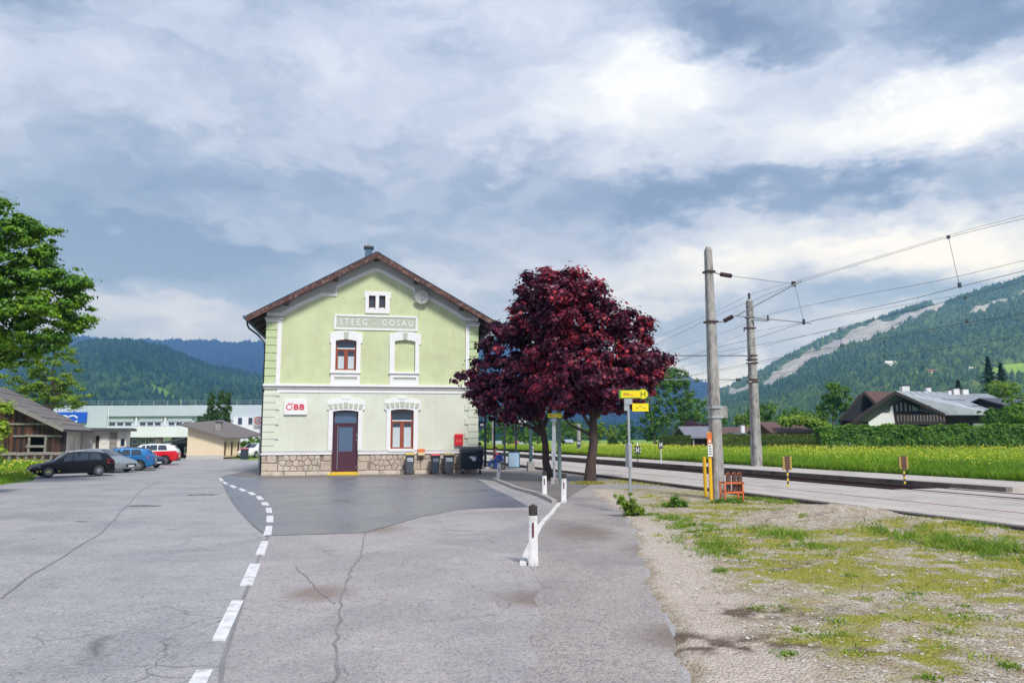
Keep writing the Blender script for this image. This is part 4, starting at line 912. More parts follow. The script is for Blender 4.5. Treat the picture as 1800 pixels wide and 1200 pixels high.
# attic window pair
aw = zr(603, 727, 253, 357); mb = MB()
mb.plate([(aw[0]+.04, aw[2]), (aw[1]-.04, aw[2]), (aw[1]-.04, aw[3]-.38), (aw[1]+.02, aw[3]-.34), (aw[1]+.02, aw[3]), (aw[0]-.02, aw[3]), (aw[0]-.02, aw[3]-.34), (aw[0]+.04, aw[3]-.38)], [rect(*a_l), rect(*a_r)], -.06, 0, M_trim); mb.build('attic_window_surround', st)
def casement(w, m, transom=True, lace=None, depth=.14, name='window', sillw=True):
    x0, x1, z0, z1 = w; mb = MB(); t = .075
    mb.plate(rect(x0-.02, x1+.02, z0, z1+.03), [rect(x0+t, x1-t, z0+t, z1-t)], depth, depth+.07, m); fr = mb.build(name, st)
    fr['label'] = 'red-brown wooden window' if m is M_redwood else 'small dark brown attic window'
    if transom:
        zt = z0+(z1-z0)*.70; c = (x0+x1)/2
        mb = MB(); mb.box(x0+t-.005, x1-t+.005, depth-.03, depth+.05, zt-.05, zt+.05, m); mb.build('transom', fr)
        mb = MB(); mb.box(x0+t, x1-t, depth-.055, depth-.031, zt+.01, zt+.065, M_white); mb.build('transom_flashing', fr)
        mb = MB(); mb.box(c-.055, c+.055, depth-.02, depth+.05, z0+t, zt-.051, m); mb.build('mullion', fr)
        for a, b in ((x0+t, c-.055), (c+.055, x1-t)):
            mb = MB(); mb.plate(rect(a, b, z0+t, zt-.05), [rect(a+.045, b-.045, z0+t+.05, zt-.10)], depth-.008, depth+.04, m); sh = mb.build('sash', fr)
            mb = MB(); mb.box(a+.02, b-.02, depth+.02, depth+.03, z0+t+.02, zt-.06, M_glass); mb.build('pane', fr)
            if lace:
                mb = MB(); k = 9; zz0, zz1 = z0+t+.06, z0+t+(zt-z0-t)*lace; 
                vs = []; 
                for i in range(k+1):
                    xx = a+.05+(b-a-.10)*i/k; vs += [(xx, depth+.014-.004*(i % 2), zz0), (xx, depth+.014-.004*(i % 2), zz1)]
                mb.add(vs, [(2*i, 2*i+2, 2*i+3, 2*i+1) for i in range(k)], M_lace); mb.build('curtain', fr)
        mb = MB(); mb.box(x0+t-.02, x1-t+.02, depth+.02, depth+.03, zt+.04, z1-t+.02, M_glass); mb.build('pane', fr)
        mb = MB(); mb.box(x0+.02, x1-.02, depth-.06, depth-.001, z0+.01, z0+.06, M_white); mb.build('window_flashing', fr)
    else:
        mb = MB(); mb.box(x0+t-.02, x1-t+.02, depth+.02, depth+.03, z0+t-.02, z1-t+.02, M_glass); mb.build('pane', fr)
        mb = MB(); mb.box(x0+.03, x1-.03, depth-.05, depth-.001, z0+.03, z0+.1, M_white); mb.build('window_flashing', fr)
    return fr
casement(w_ul, M_redwood, lace=.66); casement(w_lo, M_redwood, lace=.78)
M_darkwood = mat('attic_frame_wood', (.10, .035, .028), (.07, .025, .02), 4, .5)
casement(a_l, M_darkwood, False); casement(a_r, M_darkwood, False)
# door
x0, x1, z0, z1 = d_lo; z0 = .16; dy = .16
mb = MB(); mb.plate(rect(x0-.01, x1+.01, z0, z1+.02), [rect(x0+.09, x1-.09, z0+.02, Z(500, 884)[1]-.04), rect(x0+.09, x1-.09, Z(500, 884)[1]+.03, z1-.10)], dy, dy+.07, M_doorc); dr = mb.build('door', st)
dr['label'] = 'dark aubergine entrance door with glazed upper half'
gz = zr(478, 545, 900, 1018); mb = MB()
mb.plate(rect(x0+.09, x1-.09, z0+.02, Z(500, 884)[1]-.04), [rect(*gz)], dy+.02, dy+.06, M_doorc); mb.build('door_leaf', dr)
mb = MB(); mb.box(gz[0]-.02, gz[1]+.02, dy+.04, dy+.05, gz[2]-.02, gz[3]+.02, M_glassb); mb.build('pane', dr)
mb = MB(); mb.box(x0+.08, x1-.08, dy+.03, dy+.04, Z(500, 884)[1]+.02, z1-.08, M_glassb); mb.build('transom_pane', dr)
mb = MB(); hx = Z(472, 1000)[0]; mb.tube([(hx, dy-.06, z0+.12), (hx, dy-.06, Z(472, 895)[1])], .017, M_steel); [mb.tube([(hx, dy-.06, z), (hx, dy+.02, z)], .012, M_steel) for z in (z0+.4, 1.2, 1.9)]; mb.build('handle', dr)
for z in (.35, 1.75, 2.0): mb = MB(); mb.box(x1-.085, x1-.06, dy-.02, dy, z, z+.12, M_steel); mb.build('hinge', dr)
s0 = zr(425, 578, 1105, 1125)
mb = MB(); mb.box(x0-.02, x1+.02, -.02, .27, .0, .159, M_yellow); mb.build('door_step', st, bevel=.01); mb = MB(); mb.box(s0[0], s0[1], -.34, -.02, 0, .085, M_yellow); mb.build('door_step', st, bevel=.01)
# plinth: mortar body with stones set in it
zp = zl[1]-.002; rs = np.random.default_rng(4)
for a, b in ((0, x0-.001), (x1+.001, W)):
    mb = MB(); mb.box(a, b, -.045, .28, -.1, zp, M_mortar); mb.build('plinth_core', st)
def clip(poly, nx, ny, c):
    out = []
    for i in range(len(poly)):
        p, q = poly[i], poly[(i+1) % len(poly)]; a = p[0]*nx+p[1]*ny-c; b = q[0]*nx+q[1]*ny-c
        if a <= 0: out.append(p)
        if a*b < 0: t = a/(a-b); out.append((p[0]+(q[0]-p[0])*t, p[1]+(q[1]-p[1])*t))
    return out
def stone(poly, gap=.014, mi=None):
    c = (sum(p[0] for p in poly)/len(poly), sum(p[1] for p in poly)/len(poly)); r = max(math.hypot(p[0]-c[0], p[1]-c[1]) for p in poly)
    if r < .05: return
    k = max(.5, 1-gap/(r*.6)); o = [(c[0]+(x-c[0])*k, c[1]+(y-c[1])*k) for x, y in poly]; k2 = k*.84; i_ = [(c[0]+(x-c[0])*k2+rs.normal(0, .004), c[1]+(y-c[1])*k2+rs.normal(0, .004)) for x, y in poly]
    d = .065+rs.random()*.035; n = len(poly); mb = MB()
    vs = [(x, -.04, z) for x, z in o]+[(x, -d+.018, z) for x, z in o]+[(x, -d, z) for x, z in i_]
    mb.add(vs, [(j, (j+1) % n, n+(j+1) % n, n+j) for j in range(n)]+[(n+j, n+(j+1) % n, 2*n+(j+1) % n, 2*n+j) for j in range(n)]+[tuple(range(2*n, 3*n))], M_stone[rs.integers(4) if mi is None else mi]); mb.build('stone', st)
zb = .22
for a, b in ((-.02, x0-.03), (x1+.03, W+.02)):
    # footing course
    s = a
    while s < b-.05:
        l = min(rs.uniform(.55, 1.15), b-s); 
        if b-s-l < .3: l = b-s
        stone(rect(s+.004, s+l-.004, 0, zb-.005), .012, 2); s += l
    ash = .42                             # squared stones at the corners and the door
    if a < 0: stone(rect(a, a+.25, zb+.42, zp-.01)); stone(rect(a+.26, a+.75, zb+.42, zp-.01)); stone(rect(a, a+.8, zb+.005, zb+.41)); u0 = a+.82
    else: stone(rect(a, a+.5, zb+.005, zb+.45)); stone(rect(a, a+.62, zb+.46, zp-.01)); u0 = a+.63
    if a < 0: stone(rect(b-.55, b, zb+.005, zb+.5)); stone(rect(b-.42, b, zb+.51, zp-.01)); u1 = b-.56
    else: stone(rect(b-.5, b, zb+.005, zb+.4)); stone(rect(b-.62, b, zb+.41, zp-.01)); u1 = b-.64; stone(rect(u0+1.9, u0+2.6, zb+.005, zb+.55)); stone(rect(u0+2.61, u0+3.2, zb+.005, zb+.55))
    pts = []; nx = int((u1-u0)/.27)
    for i in range(nx):
        for j in range(3): pts.append((u0+(i+.5+(.5 if j % 2 else 0)+rs.uniform(-.33, .33))*(u1-u0)/nx, zb+(zp-zb)*(j+.5+rs.uniform(-.3, .3))/3))
    for i, p in enumerate(pts):
        poly = rect(u0, u1, zb+.005, zp-.01)
        for j, q in enumerate(pts):
            if i == j or abs(q[0]-p[0]) > 1.3: continue
            ddx, ddy = q[0]-p[0], q[1]-p[1]; poly = clip(poly, ddx, ddy, (q[0]**2+q[1]**2-p[0]**2-p[1]**2)/2)
            if len(poly) < 3: break
        if a > 0 and u0+1.85 < p[0] < u0+3.25 and p[1] < zb+.6: continue
        if len(poly) >= 3: stone(poly)
# name panel
nm = zr(457, 857, 366, 438); mb = MB(); mb.plate(rect(*nm), [rect(nm[0]+.11, nm[1]-.11, nm[2]+.10, nm[3]-.10)], -.05, 0, M_trim); npn = mb.build('name_panel', st)
mb = MB(); mb.box(nm[0]+.10, nm[1]-.10, -.02, 0, nm[2]+.09, nm[3]-.09, M_gpanel); mb.build('panel_field', npn)
def letters(name, s, w, h, depth, m, parent, loc, spacing=1.0, bold=0.0, rz=0, tilt=90):
    c = bpy.data.curves.new(name, 'FONT'); c.body = s; c.extrude = depth/2; c.space_character = spacing; c.offset = bold; c.resolution_u = 3
    t = bpy.data.objects.new(name, c); C.objects.link(t); dg = bpy.context.evaluated_depsgraph_get(); dg.update()
    me = bpy.data.meshes.new_from_object(t.evaluated_get(dg)); bpy.data.objects.remove(t); bpy.data.curves.remove(c)
    co = np.array([v.co for v in me.vertices]); mn, mx = co.min(0), co.max(0)
    co[:, 0] = (co[:, 0]-(mn[0]+mx[0])/2)*w/(mx[0]-mn[0]); co[:, 1] = (co[:, 1]-(mn[1]+mx[1])/2)*h/(mx[1]-mn[1])
    me.vertices.foreach_set('co', co.astype(np.float32).ravel()); me.materials.clear(); me.materials.append(m); me.update()
    bm = bmesh.new(); bm.from_mesh(me); bmesh.ops.remove_doubles(bm, verts=bm.verts, dist=1e-5); bm.verts.index_update(); seen = set(); out = []
    for v in bm.verts:
        if v.index in seen: continue
        isl = []; stack = [v]; seen.add(v.index)
        while stack:
            a = stack.pop(); isl.append(a)
            for e in a.link_edges:
                b = e.other_vert(a)
                if b.index not in seen: seen.add(b.index); stack.append(b)
        ix = {a: i for i, a in enumerate(isl)}; fs = {f for a in isl for f in a.link_faces}
        if fs: out.append(([tuple(a.co) for a in isl], [tuple(ix[x] for x in f.verts) for f in fs]))
    bm.free()
    for vs, fs in sorted(out, key=lambda q: min(v[0] for v in q[0])):
        m2 = bpy.data.meshes.new('letter'); m2.from_pydata(vs, [], fs); m2.materials.append(m); o = bpy.data.objects.new('digit' if s.isdigit() else 'letter', m2); C.objects.link(o); o.parent = parent; o.location = loc; o.rotation_euler = (R(tilt), 0, rz)
    bpy.data.meshes.remove(me)
lt = zr(483, 833, 387, 418); letters('lettering', 'STEEG - GOSAU', lt[1]-lt[0], lt[3]-lt[2], .03, M_trim, st, ((lt[0]+lt[1])/2, -.03, (nm[2]+nm[3])/2), 1.75, .012)
# roof: two slopes, verge boards, purlin ends, gutters
FO = .75; mb = MB(); th = .06
for sg in (-1, 1):
    e = apx+sg*(W/2+OV); ze = roofz(e, .14)
    a, b = (apx, roofz(apx, .14)), (e, ze)
    vs = [(a[0], -FO-.05, a[1]), (b[0], -FO-.05, b[1]), (b[0], BD+.6, b[1]), (a[0], BD+.6, a[1])]; vs += [(x, y, z-th) for x, y, z in vs]
    mb.add(vs, [(0, 1, 2, 3), (7, 6, 5, 4), (0, 4, 5, 1), (1, 5, 6, 2), (2, 6, 7, 3), (3, 7, 4, 0)], M_roofm)
rf = mb.build('roof', st); rf['label'] = 'dark sheet metal gable roof'
mb = MB()
for sg in (-1, 1):
    e = apx+sg*(W/2+OV-.03); a, b = (apx, roofz(apx, .07)), (e, roofz(e, .07)); vs = [(a[0], -FO, a[1]), (b[0], -FO, b[1]), (b[0], BD+.5, b[1]), (a[0], BD+.5, a[1])]; vs += [(x, y, z-.04) for x, y, z in vs]
    mb.add(vs, [(0, 1, 2, 3), (7, 6, 5, 4), (0, 4, 5, 1), (1, 5, 6, 2), (2, 6, 7, 3), (3, 7, 4, 0)], M_soffit)
mb.build('soffit', rf)
for sg in (-1, 1):
    e = apx+sg*(W/2+OV-.02); mb = MB()
    vs = [(apx, roofz(apx, .075)), (e, roofz(e, .075)), (e, roofz(e, .075)-.26), (apx, roofz(apx, .075)-.30)]
    mb.plate(vs if sg > 0 else vs[::-1], [], -FO-.04, -FO, M_brownwood, back=True); mb.build('verge_board', rf)['label'] = 'weathered brown verge board'
    for k in (.0, .36, .78):
        if sg < 0 and k == 0: continue
        s = apx+sg*k*(W/2+.35); mb = MB(); mb.box(s-.11, s+.11, -FO+.01, .1, roofz(s)-.26, roofz(s)-.045, M_soffit); mb.build('purlin', rf)
    s = apx+sg*(W/2+OV-.25)
    mb = MB(); gx = apx+sg*(W/2+OV+.08); gz_ = roofz(apx+sg*(W/2+OV), .06)
    mb.tube([(gx, -FO-.05, gz_), (gx, BD+.6, gz_)], .08, M_bluemetal, 10); mb.build('gutter', rf)
    for i in range(9):
        y = .2+i*1.6; mb = MB(); e2 = apx+sg*(W/2+OV-.1); mb.bar((apx+sg*(W/2), y, roofz(W)-.10), (e2, y, roofz(e2)-.06), .1, .14, M_soffit); mb.build('rafter', rf)
mb = MB(); gx = apx-(W/2+OV+.08); gz_ = roofz(apx-(W/2+OV), .06)
mb.tube([(gx, .3, gz_), (gx, .3, gz_-.22), (gx+.1, .3, gz_-.42), (gx+.55, .3, gz_-.75), (-.14, .3, gz_-1.15), (-.09, .25, gz_-1.5), (-.09, .25, 3), (-.09, .25, .1)], .05, M_roofm, 8); mb.build('downpipe', st)
# chimney, vent, dish
cz = Z(620, 60); cx_ = cz[0]*1.08-.25
def onroof(px, py, y):                  # point of the station's frame at depth y behind the facade
    d = ray(px, py); o = Vector((0, 0, CAMH)); t = ((SO-o).dot(SV)+y)/d.dot(SV); p = o+d*t-SO; return p.dot(SU), p.z
YC = 4.2; ca = onroof(648, 450, YC); ct = onroof(648, 437, YC); cl = onroof(641.5, 450, YC)[0]; cr_ = onroof(654.5, 450, YC)[0]; hw = (cr_-cl)/2
mb = MB(); mb.box(ca[0]-hw, ca[0]+hw, YC-hw, YC+hw, roofz(ca[0]+hw)-.3, ct[1]-.02, M_bluemetal); ch = mb.build('chimney', st); ch['label'] = 'blue sheet clad chimney'
mb = MB(); mb.box(ca[0]-hw*1.35, ca[0]+hw*1.35, YC-hw*1.35, YC+hw*1.35, ct[1]-.02, ct[1]+.09, M_roofm); mb.build('chimney_cap', ch)
zt = onroof(648, 430.5, YC)[1]; mb = MB(); mb.box(ca[0]-hw*.6, ca[0]+hw*.6, YC-hw*.6, YC+hw*.6, ct[1]+.09, zt, M_conc, .9); mb.build('chimney_pot', ch)
v = onroof(665, 446, 1.5); mb = MB(); mb.lathe([(.1, roofz(apx, .1)), (.1, v[1]-.02), (.16, v[1]), (.14, v[1]+.07), (.02, v[1]+.1)], M_roofm, 10, 'z', (v[0], 1.5, 0)); mb.build('roof_vent', st)
dsh = Z(875, 284); dd = thing('satellite_dish', 'round grey satellite dish high on the right of the gable', 'satellite dish', SO+SU*dsh[0]-SV*.35+Vector((0, 0, dsh[1])), SR)
M_dish = mat('dish_grey', (.42, .42, .42), (.36, .36, .36), 3, .5)
mb = MB(); prof = [(.0, .05), (.14, .045), (.25, .02), (.36, -.03), (.37, -.045), (.25, 0.0), (.0, .03)]; mb.lathe(prof[:], M_dish, 20, 'y'); d1 = mb.build('reflector', dd, smooth=True); d1.rotation_euler = (R(20), 0, R(-8))
mb = MB(); mb.tube([(0, .02, -.33), (0, -.38, -.22)], .012, M_dish, 6); mb.lathe([(.035, -.46), (.045, -.38)], M_black, 8, 'y', (0, 0, -.22)); mb.build('feed_arm', dd)
mb = MB(); mb.tube([(0, .05, 0), (0, .2, -.05), (0, .35, -.05)], .03, M_dish, 8); mb.build('wall_bracket', dd)
# railway company sign
sg = zr(217, 328, 768, 842); sgn = thing('company_sign', 'white rectangular sign with red ÖBB letters on the ground floor wall', 'sign', SO+SU*((sg[0]+sg[1])/2)-SV*.03+Vector((0, 0, (sg[2]+sg[3])/2)), SR)
w_, h_ = sg[1]-sg[0], sg[3]-sg[2]
mb = MB(); mb.box(-w_/2, w_/2, -.06, .02, -h_/2, h_/2, M_white); mb.build('sign_board', sgn, bevel=.01)
letters('lettering', 'BB', w_*.46, h_*.38, .02, M_logo, sgn, (w_*.155, -.065, 0), 1.1, .035)
mb = MB(); n = 22; r0, r1 = h_*.145, h_*.20; a0, a1 = R(62), R(62+322); pts = [(math.cos(a0+(a1-a0)*i/n), math.sin(a0+(a1-a0)*i/n)) for i in range(n+1)]; cx0 = -w_*.27
mb.plate([(cx0+x*r1, y*r1) for x, y in pts]+[(cx0+x*r0, y*r0) for x, y in reversed(pts)], [], -.075, -.06, M_logo)
mb.plate([(cx0+r0*.45, r1*.75), (cx0+r0*.75, r1*.55), (cx0+r1*1.15, r1*1.2), (cx0+r1*.85, r1*1.35)], [], -.076, -.06, M_logo)
mb.plate([(cx0-r1*.3, r1*1.12), (cx0+r1*.0, r1*1.12), (cx0+r1*.0, r1*1.32), (cx0-r1*.3, r1*1.32)], [], -.076, -.06, M_logo); mb.build('ring_letter', sgn)
# red mail box
rb = zr(1034, 1073, 934, 989); rbx = thing('ticket_box', 'small bright red box mounted on the wall above the big container', 'wall box', SO+SU*((rb[0]+rb[1])/2)-SV*.0+Vector((0, 0, rb[2])), SR)
w_, h_ = rb[1]-rb[0], rb[3]-rb[2]; mb = MB(); mb.box(-w_/2, w_/2, -.16, .0, 0, h_*.66, M_redp); mb.build('box_body', rbx, bevel=.012); mb = MB(); mb.box(-w_/2, w_/2, -.18, 0, h_*.69, h_, M_redp); mb.build('box_lid', rbx, bevel=.012)
mb = MB(); mb.box(-w_*.36, w_*.36, -.165, -.155, h_*.30, h_*.50, mat('red_label', (.75, .1, .08), (.7, .08, .06), 3, .5)); mb.build('label_plate', rbx)
# ------------------------------------------------------------------ bins
def bin_thing(x0, x1, yt, yb, lid, label, sticker, body=M_bingrey, off=.62):
    a = zr(x0, x1, yt, yb); c = (a[0]+a[1])/2; w_ = (a[1]-a[0])*.985; h_ = (a[3]-a[2])
    h_ = max(h_, .95); k = G(420+(x0+x1)/2/2.728, 420+yb/2.728)
    r = thing('wheelie_bin', label, 'bin', SO+SU*c*.985-SV*off, SR+random.uniform(-.08, .08), 'wheelie bins by the station wall')
    d_ = w_*1.15; mb = MB(); mb.box(-w_*.43, w_*.43, -d_*.36, d_*.36, .06, h_*.90, body)
    vs = mb.v; mb.v = [(x*(1.0 if z > .5 else .80), y*(1.0 if z > .5 else .82), z) for x, y, z in vs]; mb.build('bin_body', r, bevel=.02)
    mb = MB(); mb.box(-w_*.47, w_*.47, -d_*.42, d_*.40, h_*.895, h_*.93, body); mb.build('bin_rim', r, bevel=.01)
    mb = MB(); mb.add([(-w_*.48, -d_*.45, h_*.932), (w_*.48, -d_*.45, h_*.932), (w_*.48, d_*.42, h_*.932), (-w_*.48, d_*.42, h_*.932), (-w_*.40, -d_*.34, h_*.985), (w_*.40, -d_*.34, h_*.985), (w_*.40, d_*.36, h_*1.02), (-w_*.40, d_*.36, h_*1.02)],
        [(0, 1, 2, 3), (4, 5, 6, 7), (0, 1, 5, 4), (1, 2, 6, 5), (2, 3, 7, 6), (3, 0, 4, 7)], lid); mb.build('bin_lid', r, bevel=.012)
    mb = MB(); mb.tube([(-w_*.36, d_*.5, h_*.93), (w_*.36, d_*.5, h_*.93)], .016, M_black, 6); [mb.bar((x, d_*.38, h_*.93), (x, d_*.5, h_*.93), .03, .03, M_black) for x in (-w_*.34, w_*.34)]; mb.build('handle', r)
    for sgx in (-1, 1):
        mb = MB(); mb.lathe([(.09, -.025), (.1, 0), (.09, .025)], M_black, 14, 'x', (sgx*w_*.40, d_*.33, .1)); mb.build('wheel', r)
    if sticker:
        mb = MB(); mb.box(-w_*.27, w_*.27, -d_*.37-.012, -d_*.36, h_*.62, h_*.78, sticker); s_ = mb.build('sticker', r)
        mb = MB(); [mb.box(-w_*.2+i*w_*.1, -w_*.13+i*w_*.1, -d_*.37-.016, -d_*.37-.011, h_*(.65+.02*(i % 2)), h_*(.74-.02*(i % 3)), M_bingrey) for i in range(4)]; mb.build('sticker_print', s_)
    return r
M_lidy = mat('lid_yellow', (.60, .44, .06), (.5, .36, .06), 3, .5); M_lidr = mat('lid_pink_red', (.55, .07, .10), (.5, .06, .09), 3, .5); M_lido = mat('lid_ochre', (.45, .32, .12), (.38, .27, .1), 3, .5); M_stick = mat('sticker_white', (.65, .70, .76), (.5, .58, .68), 14, .5)
M_bind = mat('bin_dark_plastic', (.030, .045, .06), (.025, .035, .05), 3, .45)
bin_thing(803, 850, 1018, 1119, M_lidy, 'grey wheelie bin with bright yellow lid, nearest the ground floor window', M_stick)
bin_thing(925, 972, 1022, 1118, M_lidr, 'narrow dark wheelie bin with pinkish red lid', mat('sticker_dim', (.2, .25, .33), (.12, .16, .22), 14, .5), M_bind)
bin_thing(985, 1040, 1020, 1118, M_lido, 'grey wheelie bin with dull ochre lid beside the big container', M_stick)
# four-wheeled container
a = zr(1064, 1176, 990, 1116); w_ = (a[1]-a[0])*.98; h_ = 1.42; cpos = SO+SU*((a[0]+a[1])/2*.985)-SV*.75
ct_ = thing('waste_container', 'large dark four-wheeled waste container with curved lid at the building corner', 'container', cpos, SR-.05)
d_ = 1.0; mb = MB(); mb.add([(-w_*.42, -d_*.36, .26), (w_*.42, -d_*.36, .26), (w_*.42, d_*.36, .26), (-w_*.42, d_*.36, .26), (-w_*.48, -d_*.48, 1.12), (w_*.48, -d_*.48, 1.12), (w_*.48, d_*.48, 1.12), (-w_*.48, d_*.48, 1.12)],
    [(3, 2, 1, 0), (4, 5, 6, 7), (0, 1, 5, 4), (1, 2, 6, 5), (2, 3, 7, 6), (3, 0, 4, 7)], M_navy); mb.build('container_body', ct_, bevel=.03)
mb = MB(); mb.box(-w_*.51, w_*.51, -d_*.52, d_*.52, 1.121, 1.17, M_navy); mb.build('container_rim', ct_, bevel=.015)
mb = MB(); n = 10; vs = []
for x in (-w_*.5, w_*.5):
    for i in range(n+1):
        t = i/n; vs.append((x, -d_*.51+d_*1.02*t, 1.175+.26*math.sin(math.pi*min(1, t*1.05+.03))**.6))
mb.add(vs, [(i, i+1, n+2+i, n+1+i) for i in range(n)]+[tuple(range(n, -1, -1)), tuple(range(n+1, 2*n+2))], M_navy); mb.build('container_lid', ct_, smooth=True)
for x in (-.36, -.12, .12, .36):
    mb = MB(); mb.bar((x*w_-.0, -d_*.385, .32), (x*w_*1.12, -d_*.495, 1.08), .05, .05, M_navy); mb.build('rib', ct_)
mb = MB(); mb.tube([(-w_*.5, -d_*.58, 1.15), (w_*.5, -d_*.58, 1.15)], .018, M_black, 8); mb.build('handle_bar', ct_)
mb = MB(); mb.add([(x, -d_*.475-.012+.0, z) for x, z in ((-.20, .93), (-.14, .84), (-.03, .82), (.0, .70), (.18, .70), (.22, .93))], [(0, 1, 2, 3, 4, 5)], M_stick); mb.build('sticker', ct_).location.y = .0
for x in (-1, 1):
    for y in (-1, 1):
        mb = MB(); mb.lathe([(.07, -.03), (.1, -.015), (.1, .015), (.07, .03)], M_black, 14, 'x', (x*w_*.37, y*d_*.3, .1)); wh = mb.build('castor', ct_)
        mb = MB(); mb.bar((x*w_*.37, y*d_*.3, .1), (x*w_*.37, y*d_*.3, .27), .09, .05, M_steel); mb.build('castor_fork', wh)
# orange dispenser between the bins
ob = zr(856, 889, 1005, 1036); od = thing('dispenser_box', 'orange box with white lower half fixed to the ledge between two bins', 'dispenser', SO+SU*((ob[0]+ob[1])/2)-SV*.14+Vector((0, 0, ob[2])), SR)
w_, h_ = ob[1]-ob[0], ob[3]-ob[2]; mb = MB(); mb.box(-w_/2, w_/2, -.2, 0, h_*.5, h_, M_orange); mb.build('box_top', od, bevel=.02); mb = MB(); mb.box(-w_*.48, w_*.48, -.19, 0, 0, h_*.497, mat('dispenser_white', (.75, .62, .42), (.72, .55, .3), 3, .5)); mb.build('box_body', od, bevel=.01)
# ------------------------------------------------------------------ trees
LEAF_V = [(0, -1.0, 0), (.85, -.45, .10), (.62, .35, .0), (0, 1.05, .12), (-.62, .35, .0), (-.85, -.45, .10)]
LEAF_F3 = [(0, 1, 2), (0, 2, 3), (0, 3, 4), (0, 4, 5)]
LEAFN_V = [(0, -1.0, 0), (.42, 0, .12), (0, 1.0, 0), (-.42, 0, .12)]
LEAFN_F = [(0, 1, 2), (0, 2, 3)]
def clumps_from(ells, n, r0, r1, seed, inner=.45):
    r = np.random.default_rng(seed); out = []; vol = np.array([e[3]*e[4]*e[5] for e in ells])**.72; vol /= vol.sum()
    for e, k in zip(ells, (vol*n).astype(int)+1):
        u = r.normal(0, 1, (k, 3)); u /= np.linalg.norm(u, axis=1, keepdims=True); rad = inner+(1-inner)*r.random(k)**.5
        c = np.array(e[:3])+u*rad[:, None]*np.array(e[3:6]); out.append(np.column_stack([c, r.uniform(r0, r1, k)]))
    return np.concatenate(out)
EXCL = []
def crown(name, cl, n, size, m, seed, parent, centre, tintc=.5, spread=.18, patch=.35, flat=.75, template='m', flatn=.6, kind=None, sizes=(.45, 1.45)):
    r = np.random.default_rng(seed); w = cl[:, 3]**2; idx = r.choice(len(cl), n, p=w/w.sum()); c = cl[idx]
    u = r.normal(0, 1, (n, 3)); u /= np.linalg.norm(u, axis=1, keepdims=True); rad = c[:, 3]*np.minimum(np.abs(r.normal(0, .56, n)), 1.6)
    p = c[:, :3]+u*rad[:, None]*np.array([1, 1, flat]); 
    for (x0_, x1_, y0_, y1_) in EXCL:     # no twigs in front of the stop sign
        qx, qy = project(p+np.array(parent.location)); kk = (qx > x0_) & (qx < x1_) & (qy > y0_) & (qy < y1_); p[kk] = p[~kk][:1]
    nr = u+np.array([0, 0, flatn])+(p-np.array(centre))/np.linalg.norm(p-np.array(centre), axis=1, keepdims=True)*.5+r.normal(0, .35, (n, 3))
    tv, tf = (LEAF_V, LEAF_F3) if template == 'm' else (LEAFN_V, LEAFN_F); s = size*r.uniform(sizes[0], sizes[1], n)
    V, Fq = scatter(tv, tf, p, s, mats=basis(nr, r.uniform(0, 6.28, n)))
    ct = r.random(len(cl)); t = np.clip(tintc+r.normal(0, spread, n)+patch*(ct[idx]-.5), 0, 1)
    return np_mesh(name, V, Fq, m, tint=np.repeat(t, len(tv)), parent=parent, kind=kind)
def limbs(mb, base, top, r0, r1, cl, k, m, seed, rl=.07, start=.45):
    r = np.random.default_rng(seed); b, t = Vector(base), Vector(top); n = 7; pts = []
    for i in range(n):
        f = i/(n-1); pts.append(b.lerp(t, f)+Vector((r.normal(0, .03), r.normal(0, .03), 0))*(f > 0)*(1+2*f))
    rad = [r0*(1.25 if i == 0 else 1)*(1-(i/(n-1))) + r1*(i/(n-1)) for i in range(n)]
    mb.tube(pts, rad, m, 10)
    for j in r.choice(len(cl), min(k, len(cl)), replace=False):
        c = Vector(cl[j, :3]); f = r.uniform(start, .92); o = b.lerp(t, f); mid = o.lerp(c, .5)+Vector((0, 0, -.12*(c-o).length*(1 if c.z > o.z else -1)))
        q = rl*(1-f*.4); mb.tube([o, o.lerp(mid, .5), mid, mid.lerp(c, .6), c], [q, q*.85, q*.65, q*.4, q*.15], m, 6, cap=False)
def tree(name, label, cat, base, ells, n, size, m, seed, th, r0, mbark=None, nclump=60, cr=(.5, .9), k=14, group=None, tintc=.5, patch=.35, template='n', flat=.75, inner=.45, flatn=.6, rl=.07, kindc=None, start=.45, spread=.2, sizes=(.45, 1.45)):
    """ells in local coordinates (x, y, z, rx, ry, rz)"""
    root = thing(name, label, cat, base, 0, group); cl = clumps_from(ells, nclump, cr[0], cr[1], seed, inner)
    ctr = np.mean([e[:3] for e in ells], axis=0); mb = MB(); limbs(mb, (0, 0, -.1), (ctr[0]*.5, ctr[1]*.5, th), r0, r0*.35, cl, k, mbark or M_bark, seed, rl, start); mb.build('trunk', root, smooth=True)
    crown('crown', cl, n, size, m, seed+1, root, ctr, tintc, spread, patch, flat, template, flatn, None, sizes)
    return root
def ell(px, py, rx, ry, Y, base, rz=None, dy=0):   # crown lobe read from the photo at depth Y -> metres in the tree's frame
    p = P(px, py, Y+dy)-Vector(base); k = Y/1300; return (p.x, p.y, p.z, rx*k, (rx*k+ry*k)/2 if rz is None else rz, ry*k)
M_maple = leafmat('purple_maple_leaf', [(0, (.020, .008, .022)), (.38, (.080, .017, .046)), (.70, (.21, .030, .062)), (1, (.66, .06, .075))], .38, .5, .3)
M_green1 = leafmat('bright_green_leaf', [(0, (.035, .11, .006)), (.5, (.11, .26, .010)), (1, (.27, .44, .02))], .35, .45)
M_green2 = leafmat('mid_green_leaf', [(0, (.025, .08, .010)), (.5, (.08, .20, .015)), (1, (.20, .36, .03))], .35, .55)
M_green3 = leafmat('pale_green_leaf', [(0, (.09, .17, .012)), (.5, (.21, .34, .02)), (1, (.38, .50, .035))], .35, .55)
